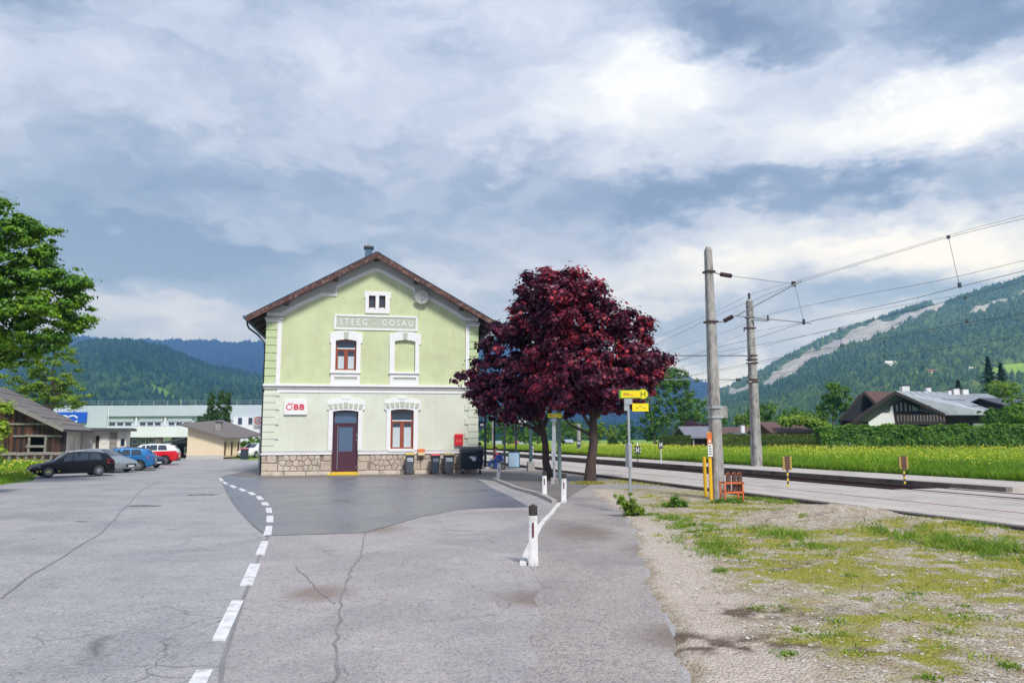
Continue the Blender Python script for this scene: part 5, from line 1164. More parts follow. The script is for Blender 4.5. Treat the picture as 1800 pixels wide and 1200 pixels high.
M_dkgreen = leafmat('dark_conifer_leaf', [(0, (.008, .030, .010)), (.5, (.018, .060, .014)), (1, (.045, .105, .02))], .1, .7)
M_purple2 = leafmat('shrub_purple_leaf', [(0, (.02, .007, .016)), (.5, (.07, .02, .045)), (1, (.16, .05, .09))], .2, .6)
EXCL = [(956, 993, 720, 760)]
b1 = G(1037, 849); Y1 = b1.y
e1 = [ell(1010, 560, 88, 70, Y1, b1), ell(1000, 510, 72, 42, Y1, b1), ell(1095, 640, 78, 58, Y1, b1), ell(1045, 660, 100, 48, Y1, b1), ell(1110, 580, 42, 45, Y1, b1), ell(1075, 690, 78, 34, Y1, b1), ell(985, 650, 80, 60, Y1, b1), ell(1152, 648, 36, 22, Y1, b1), ell(1168, 636, 22, 10, Y1, b1), ell(1010, 705, 70, 30, Y1, b1)]
tree('purple_maple', 'tall purple leaved maple with the thicker trunk, right of its twin beside the tracks', 'tree', b1, e1, 125000, .070, M_maple, 5, 5.2, .23, nclump=520, cr=(.18, .50), k=26, tintc=.51, patch=.55, template='m', flat=.62, inner=.35, flatn=.55, rl=.09, start=.38, spread=.2)
b2 = G(968, 843); Y2 = b2.y
e2 = [ell(920, 610, 78, 52, Y2, b2), ell(900, 660, 78, 45, Y2, b2), ell(862, 685, 48, 32, Y2, b2), ell(935, 550, 45, 45, Y2, b2), ell(955, 500, 48, 34, Y2, b2), ell(940, 700, 75, 38, Y2, b2), ell(822, 668, 34, 15, Y2, b2), ell(808, 664, 22, 8, Y2, b2), ell(878, 715, 52, 25, Y2, b2), ell(990, 590, 50, 60, Y2, b2)]
tree('purple_maple', 'purple leaved maple with the thinner trunk, its low branches reaching over the station corner', 'tree', b2, e2, 74000, .073, M_maple, 9, 5.0, .19, nclump=340, cr=(.18, .48), k=20, tintc=.42, patch=.5, template='m', flat=.62, inner=.35, flatn=.55, rl=.08, start=.36, spread=.18)
EXCL = []
# big broadleaf tree reaching in from the left
b3 = G(-140, 846); Y3 = 30.0; b3 = P(-140, 774, Y3); b3.z = 0
e3 = [ell(20, 430, 95, 65, Y3, b3), ell(70, 510, 90, 60, Y3, b3), ell(20, 560, 125, 70, Y3, b3), ell(-60, 480, 130, 120, Y3, b3), ell(10, 400, 55, 32, Y3, b3), ell(120, 550, 48, 26, Y3, b3), ell(60, 595, 70, 28, Y3, b3), ell(0, 620, 60, 34, Y3, b3), ell(-110, 600, 120, 80, Y3, b3), ell(-30, 370, 55, 35, Y3, b3), ell(125, 500, 40, 22, Y3, b3), ell(128, 575, 26, 10, Y3, b3)]
tree('lime_tree', 'tall bright green broadleaf tree leaning in above the dark wooden barn', 'tree', b3, e3, 160000, .056, M_green1, 15, 8.5, .34, M_barkg, nclump=620, cr=(.18, .5), k=26, tintc=.45, patch=.5, template='m', flat=.45, inner=.3, rl=.1)
b4 = P(85, 774, 70); b4.z = 0
e4 = [ell(60, 660, 70, 30, 70, b4), ell(95, 640, 50, 45, 70, b4), ell(105, 690, 60, 25, 70, b4), ell(50, 690, 60, 30, 70, b4), ell(90, 600, 30, 30, 70, b4), ell(130, 690, 30, 12, 70, b4), ell(125, 712, 22, 10, 70, b4), ell(70, 712, 50, 14, 70, b4)]
tree('larch_tree', 'feathery pale green larch behind the barn roof', 'tree', b4, e4, 22000, .14, M_green3, 19, 9.0, .2, M_barkg, nclump=170, cr=(.35, .9), k=24, tintc=.4, patch=.5, flat=.35, inner=.2, sizes=(.5, 1.2))
b5 = P(-22, 774, 26); b5.z = 0
tree('roadside_bush', 'light green bush cut off by the picture edge in front of the barn', 'bush', b5, [ell(-18, 740, 28, 45, 26, b5), ell(-22, 790, 26, 25, 26, b5)], 5000, .06, M_green3, 23, 1.6, .05, nclump=40, cr=(.18, .35), k=8, tintc=.6, template='m')
# thujas by the beige garage
M_thujar = leafmat('thuja_leaf', [(0, (.012, .04, .010)), (.5, (.035, .10, .018)), (1, (.09, .19, .03))], .15, .7)
for i, (px, w_, top, lab) in enumerate(((369, 9, 686, 'narrow dark green thuja, first of the row behind the beige garage'), (384, 10, 684, 'narrow dark green thuja standing in the middle of the row behind the garage'), (397, 8.5, 685, 'narrow dark green thuja closing the row next to the white factory'))):
    Yt = 84; bt = P(px, 774, Yt); bt.z = 0; h = zat(px, top, Yt); es = [(0, 0, h*(k/9), w_*Yt/1300*(.86 if k < 7 else .86-.24*(k-6)), w_*Yt/1300*.8, h*.10) for k in range(1, 9)]
    tree('thuja', lab, 'thuja', bt, es, 11000, .10, M_thujar, 30+i, h*.8, .12, nclump=110, cr=(.14, .3), k=4, group='thujas behind the beige garage', tintc=.55, patch=.3, flat=1.3, flatn=.2)
bt = P(358, 774, 83); bt.z = 0; tree('bush', 'round dark bush at the foot of the thujas', 'bush', bt, [ell(362, 745, 14, 16, 83, bt), ell(352, 752, 8, 8, 83, bt)], 2600, .15, M_dkgreen, 37, 3, .1, nclump=30, cr=(.3, .6), k=4, tintc=.8)
for px, py, rx, ry, Yb, lab, m in ((436, 784, 14, 8, 88, 'low dark green bush in front of the white factory wall', M_green2), (448, 777, 9, 8, 90, 'brighter green bush beside the white car by the factory', M_green1)):
    bt = P(px, 774, Yb); bt.z = 0; tree('bush', lab, 'bush', bt, [ell(px, py, rx, ry, Yb, bt)], 1500, .14, m, int(px), 1.2, .05, nclump=20, cr=(.25, .5), k=4)

# ------------------------------------------------------------------ middle distance trees (each its own)
def mid_tree(px, ytop, ybot, w_, Y, m, lab, seed, n=5200, cat='tree', tint=.5, sz=None, group=None, name='broadleaf_tree', patch=.4, lobes=7):
    b = P(px, 770, Y); b.z = .1; r = np.random.default_rng(seed); k = Y/1300; h = (ybot-ytop)*k; cz = zat(px, (ytop+ybot)/2, Y); es = []
    for i in range(lobes):
        a = r.uniform(0, 6.28); q = r.uniform(.15, .55); zf = r.uniform(-.28, .30); es.append((math.cos(a)*w_*k*.5*q*1.3, math.sin(a)*w_*k*.25, cz+zf*h*.9, w_*k*.5*r.uniform(.42, .66), w_*k*.3, h*.5*r.uniform(.35, .55)))
    es.append((0, 0, cz+h*.22, w_*k*.27, w_*k*.25, h*.27)); es.append((0, 0, cz-h*.1, w_*k*.42, w_*k*.3, h*.32))
    s = sz or max(.10, Y*.0017); return tree(name, lab, cat, b, es, n, s, m, seed, cz+h*.2, .018*h+.05, M_barkg, nclump=int(90+w_*.4), cr=(w_*k*.045, w_*k*.105), k=10, group=group, tintc=tint, patch=patch, inner=.3)
G1 = 'trees standing beyond the meadow'
mid_tree(1172, 642, 700, 92, 135, M_green2, 'tall blue-green ash tree right behind the purple maple', 101, 7000, tint=.45, group=G1)
mid_tree(1200, 668, 785, 110, 128, M_green2, 'broad dark green tree filling the gap left of the near concrete mast', 102, 10000, tint=.42, group=G1)
mid_tree(1150, 700, 785, 60, 122, M_green2, 'dark rounded tree left of the broad tree, above the pair of H boards', 103, 5500, tint=.35, group=G1)
mid_tree(1255, 720, 775, 50, 140, M_green1, 'lighter green tree partly hidden by the near concrete mast', 104, 3500, tint=.5, group=G1)
mid_tree(1105, 735, 785, 45, 140, M_green2, 'low spreading tree at the far end of the meadow behind the bus stop pole', 105, 3500, tint=.6, group=G1)
mid_tree(1046, 720, 785, 40, 112, M_green3, 'young green tree with a pale forked trunk right of the maple trunk', 106, 3000, tint=.35, group=G1)
mid_tree(1075, 748, 785, 36, 150, M_green3, 'small light green tree far down the meadow', 107, 2200, tint=.4, group=G1)
mid_tree(1340, 700, 765, 70, 135, M_green2, 'dark green tree behind the far concrete mast', 108, 5500, tint=.5, group=G1)
mid_tree(1310, 722, 765, 42, 150, M_green3, 'pale green tree left of the far concrete mast above the brown roofs', 109, 2600, tint=.3, group=G1)
mid_tree(1395, 715, 762, 66, 128, M_green1, 'bushy bright green tree directly behind the brown roofed shed', 110, 5000, tint=.35, group=G1)
mid_tree(1465, 668, 755, 72, 122, M_green1, 'round bright green tree at the left gable of the dark chalets', 111, 9000, tint=.35, group=G1)
mid_tree(1432, 722, 762, 50, 118, M_green2, 'dark green bushy tree between the shed and the chalets', 112, 4500, tint=.5, group=G1)
mid_tree(1218, 740, 772, 62, 118, M_purple2, 'purple leaved shrub beside the grey roofed garden house', 113, 4200, cat='shrub', name='purple_shrub')
mid_tree(1795, 688, 770, 90, 84, M_green1, 'light green willow-like bush at the right end of the long hedge', 114, 8000, cat='bush', name='large_bush', tint=.45)
mid_tree(1770, 668, 705, 80, 160, M_green3, 'yellow-green tree line crown above the right chalet roofs', 115, 4500, tint=.35, group=G1)
mid_tree(1750, 715, 770, 60, 86, M_green1, 'rounded mid green bush in front of the right chalet corner', 116, 5000, cat='bush', name='large_bush', tint=.35)
# behind the platform between the trunks
for i, (px, yt, w_, Y, m, lab, t) in enumerate(((858, 735, 34, 150, M_green1, 'bright green tree seen past the station corner', .4), (885, 722, 40, 170, M_green2, 'dark green tree between the first two canopy posts', .4), (912, 718, 46, 190, M_dkgreen, 'dark conifer-like tree behind the station clock', .5),
        (945, 728, 40, 165, M_green1, 'mid green tree right of the tall canopy post', .25), (990, 726, 52, 150, M_green2, 'green tree seen between the two maple trunks', .5), (1015, 740, 36, 175, M_green3, 'light green tree right of the small concrete mast', .3), (893, 755, 22, 140, M_green1, 'small round green bush at the far meadow edge', .5), (925, 752, 26, 138, M_green2, 'low dark bush left of the tall canopy post', .6))):
    mid_tree(px, yt, 782, w_, Y, m, lab, 130+i, 2800, tint=t, group='trees at the end of the meadow')
# spruces on the right
def spruce(px, yt, yb, w_, Y, lab, seed, m=M_dkgreen):
    b = P(px, 770, Y); b.z = 0; root = thing('spruce_tree', lab, 'spruce', b, 0, 'spruces above the chalets'); h = zat(px, yt, Y); hb = zat(px, yb, Y); k = Y/1300; r = np.random.default_rng(seed)
    mb = MB(); mb.tube([(0, 0, -.2), (0, 0, h*.6), (0, 0, h)], [.3, .18, .03], M_bark, 8); mb.build('trunk', root)
    n = 6500; t = r.random(n)**1.1; tier = np.floor(t*14)/14; zz = hb*.6+(h-hb*.6)*t; R_ = w_*k*.5*(1-t)**.9*(.55+.45*((t*14) % 1 < .5))+.1; a = r.uniform(0, 6.28, n); q = r.random(n)**.5*R_*(.75+.35*np.sin(a*5+tier*40))
    p = np.stack([np.cos(a)*q, np.sin(a)*q, zz-q*.3], 1); nr = np.stack([np.cos(a)*.5, np.sin(a)*.5, np.ones(n)], 1)+r.normal(0, .3, (n, 3))
    V, F_ = scatter(LEAFN_V, LEAFN_F, p, r.uniform(.2, .45, n), mats=basis(nr, r.uniform(0, 6, n))); np_mesh('crown', V, F_, m, tint=np.repeat(np.clip(r.normal(.35, .2, n), 0, 1), 4), parent=root)
spruce(1748, 627, 690, 58, 190, 'tall dark spruce, left and highest of the pair above the chalet roofs', 201); spruce(1770, 638, 690, 56, 192, 'slightly lower dark spruce joined to the tall one above the roofs', 202); spruce(1692, 668, 695, 40, 185, 'small spruce behind the chalet ridge left of the tall pair', 203)

# hedges
def hedge(name, label, p0, p1, h, w_, m, n, seed, leaf, z0=.1, wob=.12, tint=.45):
    a, b = Vector(p0), Vector(p1); a.z = b.z = z0; L = (b-a).length; d = (b-a).normalized(); q = Vector((-d.y, d.x, 0)); root = thing(name, label, 'hedge', a); r = np.random.default_rng(seed)
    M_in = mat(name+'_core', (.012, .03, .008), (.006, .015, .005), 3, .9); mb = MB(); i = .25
    vs = []
    for z in (0, h-i*.8):
        for s, t in ((i, -w_/2+i), (L-i, -w_/2+i), (L-i, w_/2-i), (i, w_/2-i)): v = d*s+q*t; vs.append((v.x, v.y, z))
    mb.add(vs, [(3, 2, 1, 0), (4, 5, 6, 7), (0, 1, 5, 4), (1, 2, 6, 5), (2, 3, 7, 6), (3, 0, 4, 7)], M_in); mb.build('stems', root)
    s = r.uniform(0, L, n); f = r.random(n); ff = r.choice([0, 1, 2], n, p=[.55, .1, .35]); t = np.where(ff == 0, -w_/2, np.where(ff == 1, w_/2, r.uniform(-w_/2, w_/2, n))); z = np.where(ff == 2, h, h*f)
    bump = (fbm(s*1.2, z*1.5, seed, 4)-.5)*wob*3+r.normal(0, wob*.35, n); t = t+np.where(ff == 0, -bump, np.where(ff == 1, bump, 0)); z = np.maximum(.02, z+np.where(ff == 2, bump*1.3, 0))
    dn = np.array(d); qn = np.array(q); p = s[:, None]*dn+t[:, None]*qn; p[:, 2] = z; nr = np.where(ff[:, None] == 0, -qn, np.where(ff[:, None] == 1, qn, np.array([0, 0, 1.])))+np.array([0, 0, .4])+r.normal(0, .5, (n, 3))
    V, F_ = scatter(LEAF_V, LEAF_F3, p, leaf*r.uniform(.6, 1.3, n), mats=basis(nr, r.uniform(0, 6, n)))
    np_mesh('foliage', V, F_, m, tint=np.repeat(np.clip(r.normal(tint, .18, n)+(fbm(s*.8, z, seed+5, 3)-.5)*.7+.25*(ff == 2), 0, 1), 6), parent=root)
    return root
Yh = 84
ph0, ph1 = P(1438, 786, Yh), P(1830, 786, Yh-3); hedge('tall_hedge', 'tall dense dark green hedge in front of the dark timber chalets', ph0, ph1, zat(1600, 750, Yh)-.2, 2.2, M_green2, 26000, 301, .14, wob=.2, tint=.5)
M_thuja = leafmat('clipped_hedge_leaf', [(0, (.035, .07, .008)), (.5, (.075, .125, .012)), (1, (.14, .20, .02))], .15, .7)
Yc = 92; hedge('clipped_hedge', 'low neatly clipped yellow-green hedge between the grey garden house and the tall hedge', P(1262, 785, Yc), P(1439, 785, Yc-2), zat(1350, 764, Yc)-.1, 1.2, M_thuja, 13000, 302, .11, wob=.05, tint=.45)
hedge('clipped_hedge', 'short clipped thuja hedge left of the grey garden house', P(1160, 785, Yc+5), P(1214, 785, Yc+4), zat(1190, 766, Yc+5)-.1, 1.2, M_thuja, 4500, 303, .12, wob=.05, tint=.25)
# fence posts at the hedge foot
for i, px in enumerate((1452, 1466, 1479, 1494, 1546)):
    p = P(px, 780, Yh-1.6); mb = MB(); mb.box(-.05, .05, -.05, .05, 0, .75+.3*(i > 2), M_conc); o = mb.build('fence_post', loc=(p.x, p.y, .2)); tag(o, ('leftmost short grey post at the left end of the tall hedge', 'short grey post at the hedge foot, second from its left end', 'short grey post in the middle of the row at the hedge foot', 'short grey post just left of the taller one at the hedge foot', 'taller grey post standing apart at the right of the hedge foot row')[i], 'post', 'grey posts along the hedge foot')

# ------------------------------------------------------------------ houses on the right
def gable_roof(mb, x0, x1, y0, y1, ze, zr_, m, th=.18, axis='x'):
    """ridge along axis; returns nothing"""
    if axis == 'y':
        xm = (x0+x1)/2; L_ = [((x0, ze), (xm, zr_)), ((x1, ze), (xm, zr_))]
        for (a, za), (b, zb_) in L_:
            vs = [(a, y0, za), (b, y0, zb_), (b, y1, zb_), (a, y1, za)]; vs += [(x, y, z-th) for x, y, z in vs]; mb.add(vs, [(0, 1, 2, 3), (7, 6, 5, 4), (0, 4, 5, 1), (1, 5, 6, 2), (2, 6, 7, 3), (3, 7, 4, 0)], m)
    else:
        ym = (y0+y1)/2
        for (a, za), (b, zb_) in (((y0, ze), (ym, zr_)), ((y1, ze), (ym, zr_))):
            vs = [(x0, a, za), (x0, b, zb_), (x1, b, zb_), (x1, a, za)]; vs += [(x, y, z-th) for x, y, z in vs]; mb.add(vs, [(0, 1, 2, 3), (7, 6, 5, 4), (0, 4, 5, 1), (1, 5, 6, 2), (2, 6, 7, 3), (3, 7, 4, 0)], m)
M_chal = mat('chalet_dark_timber', (.030, .018, .016), (.015, .010, .010), 6, .75, .02, 20, stretch=(1, 1, .3))
M_chroof = mat('chalet_light_roof', (.36, .39, .44), (.29, .32, .37), .5, .5, stretch=(1, 4, 1))
M_chroof2 = mat('chalet_brown_roof', (.13, .07, .06), (.09, .05, .045), 2, .8)
M_chroof3 = mat('chalet_dark_roof', (.07, .075, .09), (.05, .055, .07), 2, .6)
def chalet():
    Y = 100; k = Y/1300
    o = P(1568, 770, Y); o.z = .2; r = thing('chalet', 'dark timber chalet with pale grey roof, white gable wall and glazed balcony front', 'chalet', o, R(-6))
    def L(px, py, dy=0): p = P(px, py, Y+dy)-o; return p.x, p.z
    xl, zl_ = L(1500, 735); xr, zr1 = L(1640, 728); xa, za = L(1566, 688)
    # gable faces the camera: ridge runs back and to the right; body built as long block whose right slope shows
    D = 12; xs, ze = L(1740, 727)
    def wallgable(name, m, y, x0, x1, z0, hole=None):
        pts = [(x0, z0), (x1, z0), (x1, slope_z(x1)), (xa, slope_z(xa)) if x0 < xa < x1 else None, (x0, slope_z(x0))]; pts = [p for p in pts if p]; mb = MB(); mb.plate(pts, [], y, y+.3, m, back=True); return mb.build(name, r)
    sl_l = (za-zl_)/(xa-xl); sl_r = (za-zr1)/(xr-xa)
    def slope_z(x): return za-.25-(xa-x)*sl_l if x < xa else za-.25-(x-xa)*sl_r
    wallgable('gable_wall', M_chal, 0, L(1505, 740)[0], L(1640, 740)[0], 0)
    x0w, z0w = L(1529, 750); x1w, _ = L(1573, 750); mb = MB(); mb.plate([(x0w, 0), (x1w+.4, 0), (x1w-.1, L(1570, 727)[1]), (L(1556, 716)[0], L(1556, 716)[1]), (L(1549, 714)[0], L(1549, 714)[1]), (x0w, L(1529, 728)[1])], [], -.02, -.001, M_trim); mb.build('white_wall', r)
    mb = MB(); a = L(1640, 740)[0]; b = L(1742, 740)[0]; mb.box(a, b, .35, D-1, 0, zr1-.3, M_chal); mb.build('side_wall', r)
    mb = MB(); a2 = L(1705, 748); b2 = L(1745, 748); mb.box(a2[0], b2[0], .30, .345, 0, L(1720, 744)[1], M_trim); mb.build('white_wall', r)
    # windows under the gable
    for i in range(4):
        px0 = 1573+i*7.2; a_, zt_ = L(px0, 707 if i else 710); b_, zb_ = L(px0+5.4, 723); mb = MB(); mb.box(a_, b_, -.05, -.001, zb_, min(zt_, slope_z(b_)-.2), mat('chalet_window', (.35, .40, .38), (.15, .18, .17), 12, .25)); w_ = mb.build('window', r)
        mb = MB(); mb.plate(rect(a_-.03, b_+.03, zb_-.03, min(zt_, slope_z(b_)-.2)+.03), [rect(a_+.04, b_-.04, zb_+.04, min(zt_, slope_z(b_)-.2)-.04)], -.09, -.051, M_chal); mb.build('window_frame', w_)
    a_, zt_ = L(1551, 712); b_, zb_ = L(1563, 725); mb = MB(); mb.box(a_, b_, -.06, -.021, zb_, zt_, M_facd); mb.build('window', r)
    mb = MB(); a_, zt_ = L(1564, 708); b_, zb_ = L(1570, 727); mb.box(a_, b_, -.05, -.001, zb_, zt_, M_trim); mb.build('white_pillar', r)
    for px0, px1 in ((1601, 1612), (1613, 1627)):
        a_, zt_ = L(px0, 711); b_, zb_ = L(px1, 722); mb = MB(); mb.add([(a_, -.04, zb_), (b_, -.04, zb_), (b_, -.04, min(zt_, slope_z(b_)-.15)), (a_, -.04, min(zt_+.3, slope_z(a_)-.15))], [(0, 1, 2, 3)], mat('chalet_pane', (.28, .33, .34), (.2, .24, .25), 9, .2)); mb.build('window', r)
    # balcony with posts
    a_, zt_ = L(1568, 729); b_, zb_ = L(1650, 744); mb = MB(); mb.box(a_, b_, -1.3, -1.2, zb_, zt_, M_chal); mb.box(a_, b_, -1.3, 0, zb_-.15, zb_, M_chal); bal = mb.build('balcony', r)
    for i in range(15):
        x = a_+(b_-a_)*(i+.5)/15; mb = MB(); mb.box(x-.07, x+.07, -1.34, -1.305, zb_+.25, zt_-.1, mat('baluster', (.20, .17, .17), (.12, .1, .1), 4, .8) if i == 0 else bpy.data.materials['baluster']); mb.build('baluster', bal)
    # roof
    mb = MB(); e0 = -1.4; xL, zL = L(1497, 738); 
    def slab(pts, m, th=.22): mb.add(pts+[(x, y, z-th) for x, y, z in pts], [(0, 1, 2, 3), (7, 6, 5, 4), (0, 4, 5, 1), (1, 5, 6, 2), (2, 6, 7, 3), (3, 7, 4, 0)], m)
    slab([(xL, e0, za-(xa-xL)*sl_l), (xa, e0, za), (xa+7.4, 2.6, za), (xL+7.4, 2.6, za-(xa-xL)*sl_l)], M_chroof3)
    mb.build('roof', r)['label'] = 'dark left roof slope'
    mb = MB(); xe, zee = L(1648, 727); xr2 = L(1660, 688)[0]; xe2 = L(1738, 727)[0]
    slab([(xe, e0, zee), (xe2, e0+.3, zee-.05), (xr2+.8, 2.6, za), (xa, e0, za)], M_chroof); rr = mb.build('roof', r); rr['label'] = 'pale grey metal right roof slope'
    for i in range(7):
        t = (i+.5)/7; p = Vector((xe+(xe2-xe)*t, e0+.3*t, zee)); q = Vector((xa+(xr2+.8-xa)*t, e0+(2.6-e0)*t, za)); mb = MB(); mb.bar(p+Vector((0, 0, .03)), q+Vector((0, 0, .03)), .09, .07, M_chroof); mb.build('roof_seam', rr)
    for t in (.33, .62):
        p = Vector((xe, e0, zee)).lerp(Vector((xa, e0, za)), t); q = Vector((xe2, e0+.3, zee-.05)).lerp(Vector((xr2+.8, 2.6, za)), t); mb = MB(); mb.bar(p+Vector((0, 0, .03)), q+Vector((0, 0, .03)), .07, .06, M_chroof3); mb.build('roof_batten', rr)
    mb = MB(); p = Vector((xe, e0, zee)).lerp(Vector((xa, e0, za)), .13); q = Vector((xe2, e0+.3, zee)).lerp(Vector((xr2+.8, 2.6, za)), .13); a_ = p.lerp(q, .12); b_ = p.lerp(q, .34); up = (Vector((xa, e0, za))-Vector((xe, e0, zee)))*.16
    mb.add([a_+Vector((0, 0, .05)), b_+Vector((0, 0, .05)), b_+up+Vector((0, 0, .06)), a_+up+Vector((0, 0, .06))], [(0, 1, 2, 3)], M_glass); mb.build('skylight', rr)
    mb = MB(); slab([(xe2, e0+.3, zee-.05), (L(1765, 727)[0], 4, zee-.1), (L(1745, 712)[0], 5.4, zee+1.2), (xr2+.8, 2.6, za)], M_chroof3); mb.build('roof', r)['label'] = 'dark hipped end of the roof'
    mb = MB(); mb.plate([(xL, za-(xa-xL)*sl_l-.45), (xL, za-(xa-xL)*sl_l), (xa, za), (xe, zee), (xe, zee-.4), (xa, za-.45)], [], e0-.08, e0-.01, M_chal, back=True); mb.build('verge_board', r)
    cx_, cz0 = L(1585, 688, 4); _, cz1 = L(1585, 679, 4); mb = MB(); mb.box(cx_-.5, cx_+.5, 4, 5, za-.8, cz1, M_trim); ch = mb.build('chimney', r)
    mb = MB(); mb.box(cx_-.62, cx_+.62, 3.9, 5.1, cz1+.15, cz1+.24, M_facd); [mb.box(cx_+s-.04, cx_+s+.04, 4.1, 4.2, cz1, cz1+.15, M_facd) for s in (-.45, .45)]; mb.build('chimney_cap', ch)
chalet()
def block_house(name, label, cat, Y, wall_px, ez, rz_px, roof_m, wall_m, over=.5, D=8, rot=0, ztop_px=None, chim=None, axis='x', gable_m=None):
    x0, x1 = wall_px; o = P((x0+x1)/2, 770, Y); o.z = .1; r = thing(name, label, cat, o, rot); k = Y/1300; hw = (x1-x0)/2*k; ze = zat(x0, ez, Y)-.1; zr_ = zat(x0, rz_px, Y+(D/2 if axis == 'x' else 0))-.1
    mb = MB(); mb.box(-hw, hw, 0, D, 0, ze-.05, wall_m); mb.build('wall', r)
    mb = MB(); gable_roof(mb, -hw-over, hw+over, -over, D+over, ze, zr_, roof_m, axis=axis); rf_ = mb.build('roof', r)
    mb = MB()
    if axis == 'y': mb.add([(-hw, .01, ze-.05), (hw, .01, ze-.05), (0, .01, zr_-.22)], [(0, 1, 2)], gable_m or wall_m)
    if axis == 'y': mb.build('gable', r)
    else:
        for x in (-hw, hw): mb = MB(); mb.add([(x, 0, ze-.05), (x, D, ze-.05), (x, D/2, zr_-.22)], [(0, 1, 2)], gable_m or wall_m); mb.build('gable', r)
    if chim:
        for (px, yt, w_) in chim:
            cx_ = (px-(x0+x1)/2)*k; zt_ = zat(px, yt, Y+D/2)-.1; mb = MB(); mb.box(cx_-w_*k/2, cx_+w_*k/2, D/2-.4, D/2+.4, zr_-1.2, zt_, M_trim); c_ = mb.build('chimney', rf_)
            mb = MB(); mb.box(cx_-w_*k*.7, cx_+w_*k*.7, D/2-.55, D/2+.55, zt_+.12, zt_+.2, M_facd); mb.box(cx_-.05, cx_+.05, D/2-.05, D/2+.05, zt_, zt_+.12, M_facd); mb.build('chimney_cap', c_)
    return r, hw, ze, zr_
def chalet2():
    Y = 106; o = P(1512, 770, Y); o.z = .2; r = thing('chalet', 'dark timber chalet with reddish brown roof left of the pale roofed one', 'chalet', o)
    def L(px, py): p = P(px, py, Y)-o; return p.x, p.z
    a, t, b = L(1468, 736), L(1511, 688), L(1560, 736); mb = MB(); mb.plate([(L(1478, 740)[0], 0), (L(1552, 740)[0], 0), (L(1552, 740)[0], b[1]-.1), (t[0], t[1]-.4), (L(1478, 740)[0], a[1]-.1)], [], 0, .3, M_chal, back=True); mb.build('gable_wall', r)
    mb = MB()
    for p, q, m in ((a, t, M_chroof3), (t, b, M_chroof2)):
        vs = [(p[0], -1.3, p[1]), (q[0], -1.3, q[1]), (q[0]+7, 2.4, q[1]), (p[0]+7, 2.4, p[1])]; vs += [(x, y, z-.25) for x, y, z in vs]; mb = MB(); mb.add(vs, [(0, 1, 2, 3), (7, 6, 5, 4), (0, 4, 5, 1), (1, 5, 6, 2), (2, 6, 7, 3), (3, 7, 4, 0)], m); mb.build('roof', r)
    mb = MB(); mb.plate([a, t, b, (b[0]-.3, b[1]-.35), (t[0], t[1]-.5), (a[0]+.3, a[1]-.35)], [], -1.38, -1.31, M_chal, back=True); mb.build('verge_board', r)
    mb = MB(); c, d = L(1478, 746), L(1552, 752); mb.box(c[0], d[0], -1.1, -1.0, d[1], c[1], M_chal); mb.build('balcony', r)
chalet2()
r_, hw, ze, zr_ = block_house('chalet', 'dark timber chalet with grey metal roof and several chimneys at the far right', 'chalet', 112, (1668, 1762), 712, 692, mat('grey_metal_roof', (.26, .28, .31), (.18, .20, .23), 1, .5), M_chal, 1.2, 11, R(-4), chim=((1671, 681, 8), (1708, 686, 5), (1720, 683, 10), (1736, 684, 10)))
for i in range(3):
    mb = MB(); x = -hw*.1+i*2.2; mb.box(x, x+1.0, -.05, .0, ze-1.8, ze-.7, M_glass); mb.build('window', r_)
block_house('chalet', 'low dark building with flat grey roof cut off by the picture edge', 'building', 100, (1775, 1830), 712, 699, M_chroof3, M_chal, .8, 9, 0)
r_, hw, ze, zr_ = block_house('garden_house', 'open grey roofed garden house next to the purple shrub', 'garden house', 99, (1214, 1254), 768, 749, mat('grey_shed_roof', (.19, .19, .23), (.15, .15, .19), 2, .6), M_chal, .8, 6, R(3))
mb = MB(); [mb.box(x-.1, x+.1, -.6, -.45, 0, ze-.2, M_greywood) for x in (-hw+.2,)]; mb.build('post', r_)
block_house('bungalow', 'low building with reddish brown hipped roof behind the near concrete mast', 'house', 112, (1276, 1318), 764, 750, M_chroof2, M_oldwall, 1.0, 8, 0, axis='x')
block_house('flat_house', 'low house with thin dark flat roof and white chimney between the masts', 'house', 106, (1310, 1362), 764, 760, M_chroof3, M_oldwall, 1.0, 8, 0, chim=((1321, 747, 6),))
block_house('garden_shed', 'brown tiled shed overgrown with creeper on its ridge, behind the clipped hedge', 'shed', 98, (1362, 1428), 759, 741, M_chroof2, mat('shed_red_wood', (.16, .06, .04), (.10, .04, .03), 6, .8), 1.0, 6, R(4))
# creeper on the shed
def creeper():
    Y = 96.5; n = 3200; r = np.random.default_rng(5); t = r.random(n); px = np.interp(t, [0, .35, .7, 1], [1375, 1412, 1436, 1462]); py = np.interp(t, [0, .35, .7, 1], [741, 739, 745, 760])
    p = np.array([list(P(a, b, Y)) for a, b in zip(px, py)])+r.normal(0, 1, (n, 3))*np.array([.35, .5, .28]); o = p.mean(0)
    root = thing('creeper', 'bright green creeper trailing over the shed ridge down to the hedge', 'creeper', o); V, F_ = scatter(LEAF_V, LEAF_F3, p-o, r.uniform(.1, .2, n), mats=basis(r.normal(0, .5, (n, 3))+np.array([0, -.4, .9]), r.uniform(0, 6, n)))
    np_mesh('leaves', V, F_, M_green3, tint=np.repeat(np.clip(r.normal(.45, .2, n), 0, 1), 6), parent=root)
    mb = MB(); mb.tube([P(a, b, Y)-Vector(o) for a, b in ((1375, 742), (1412, 740), (1436, 746), (1462, 762), (1466, 780))], .05, M_bark, 5); mb.build('stem', root)
creeper()
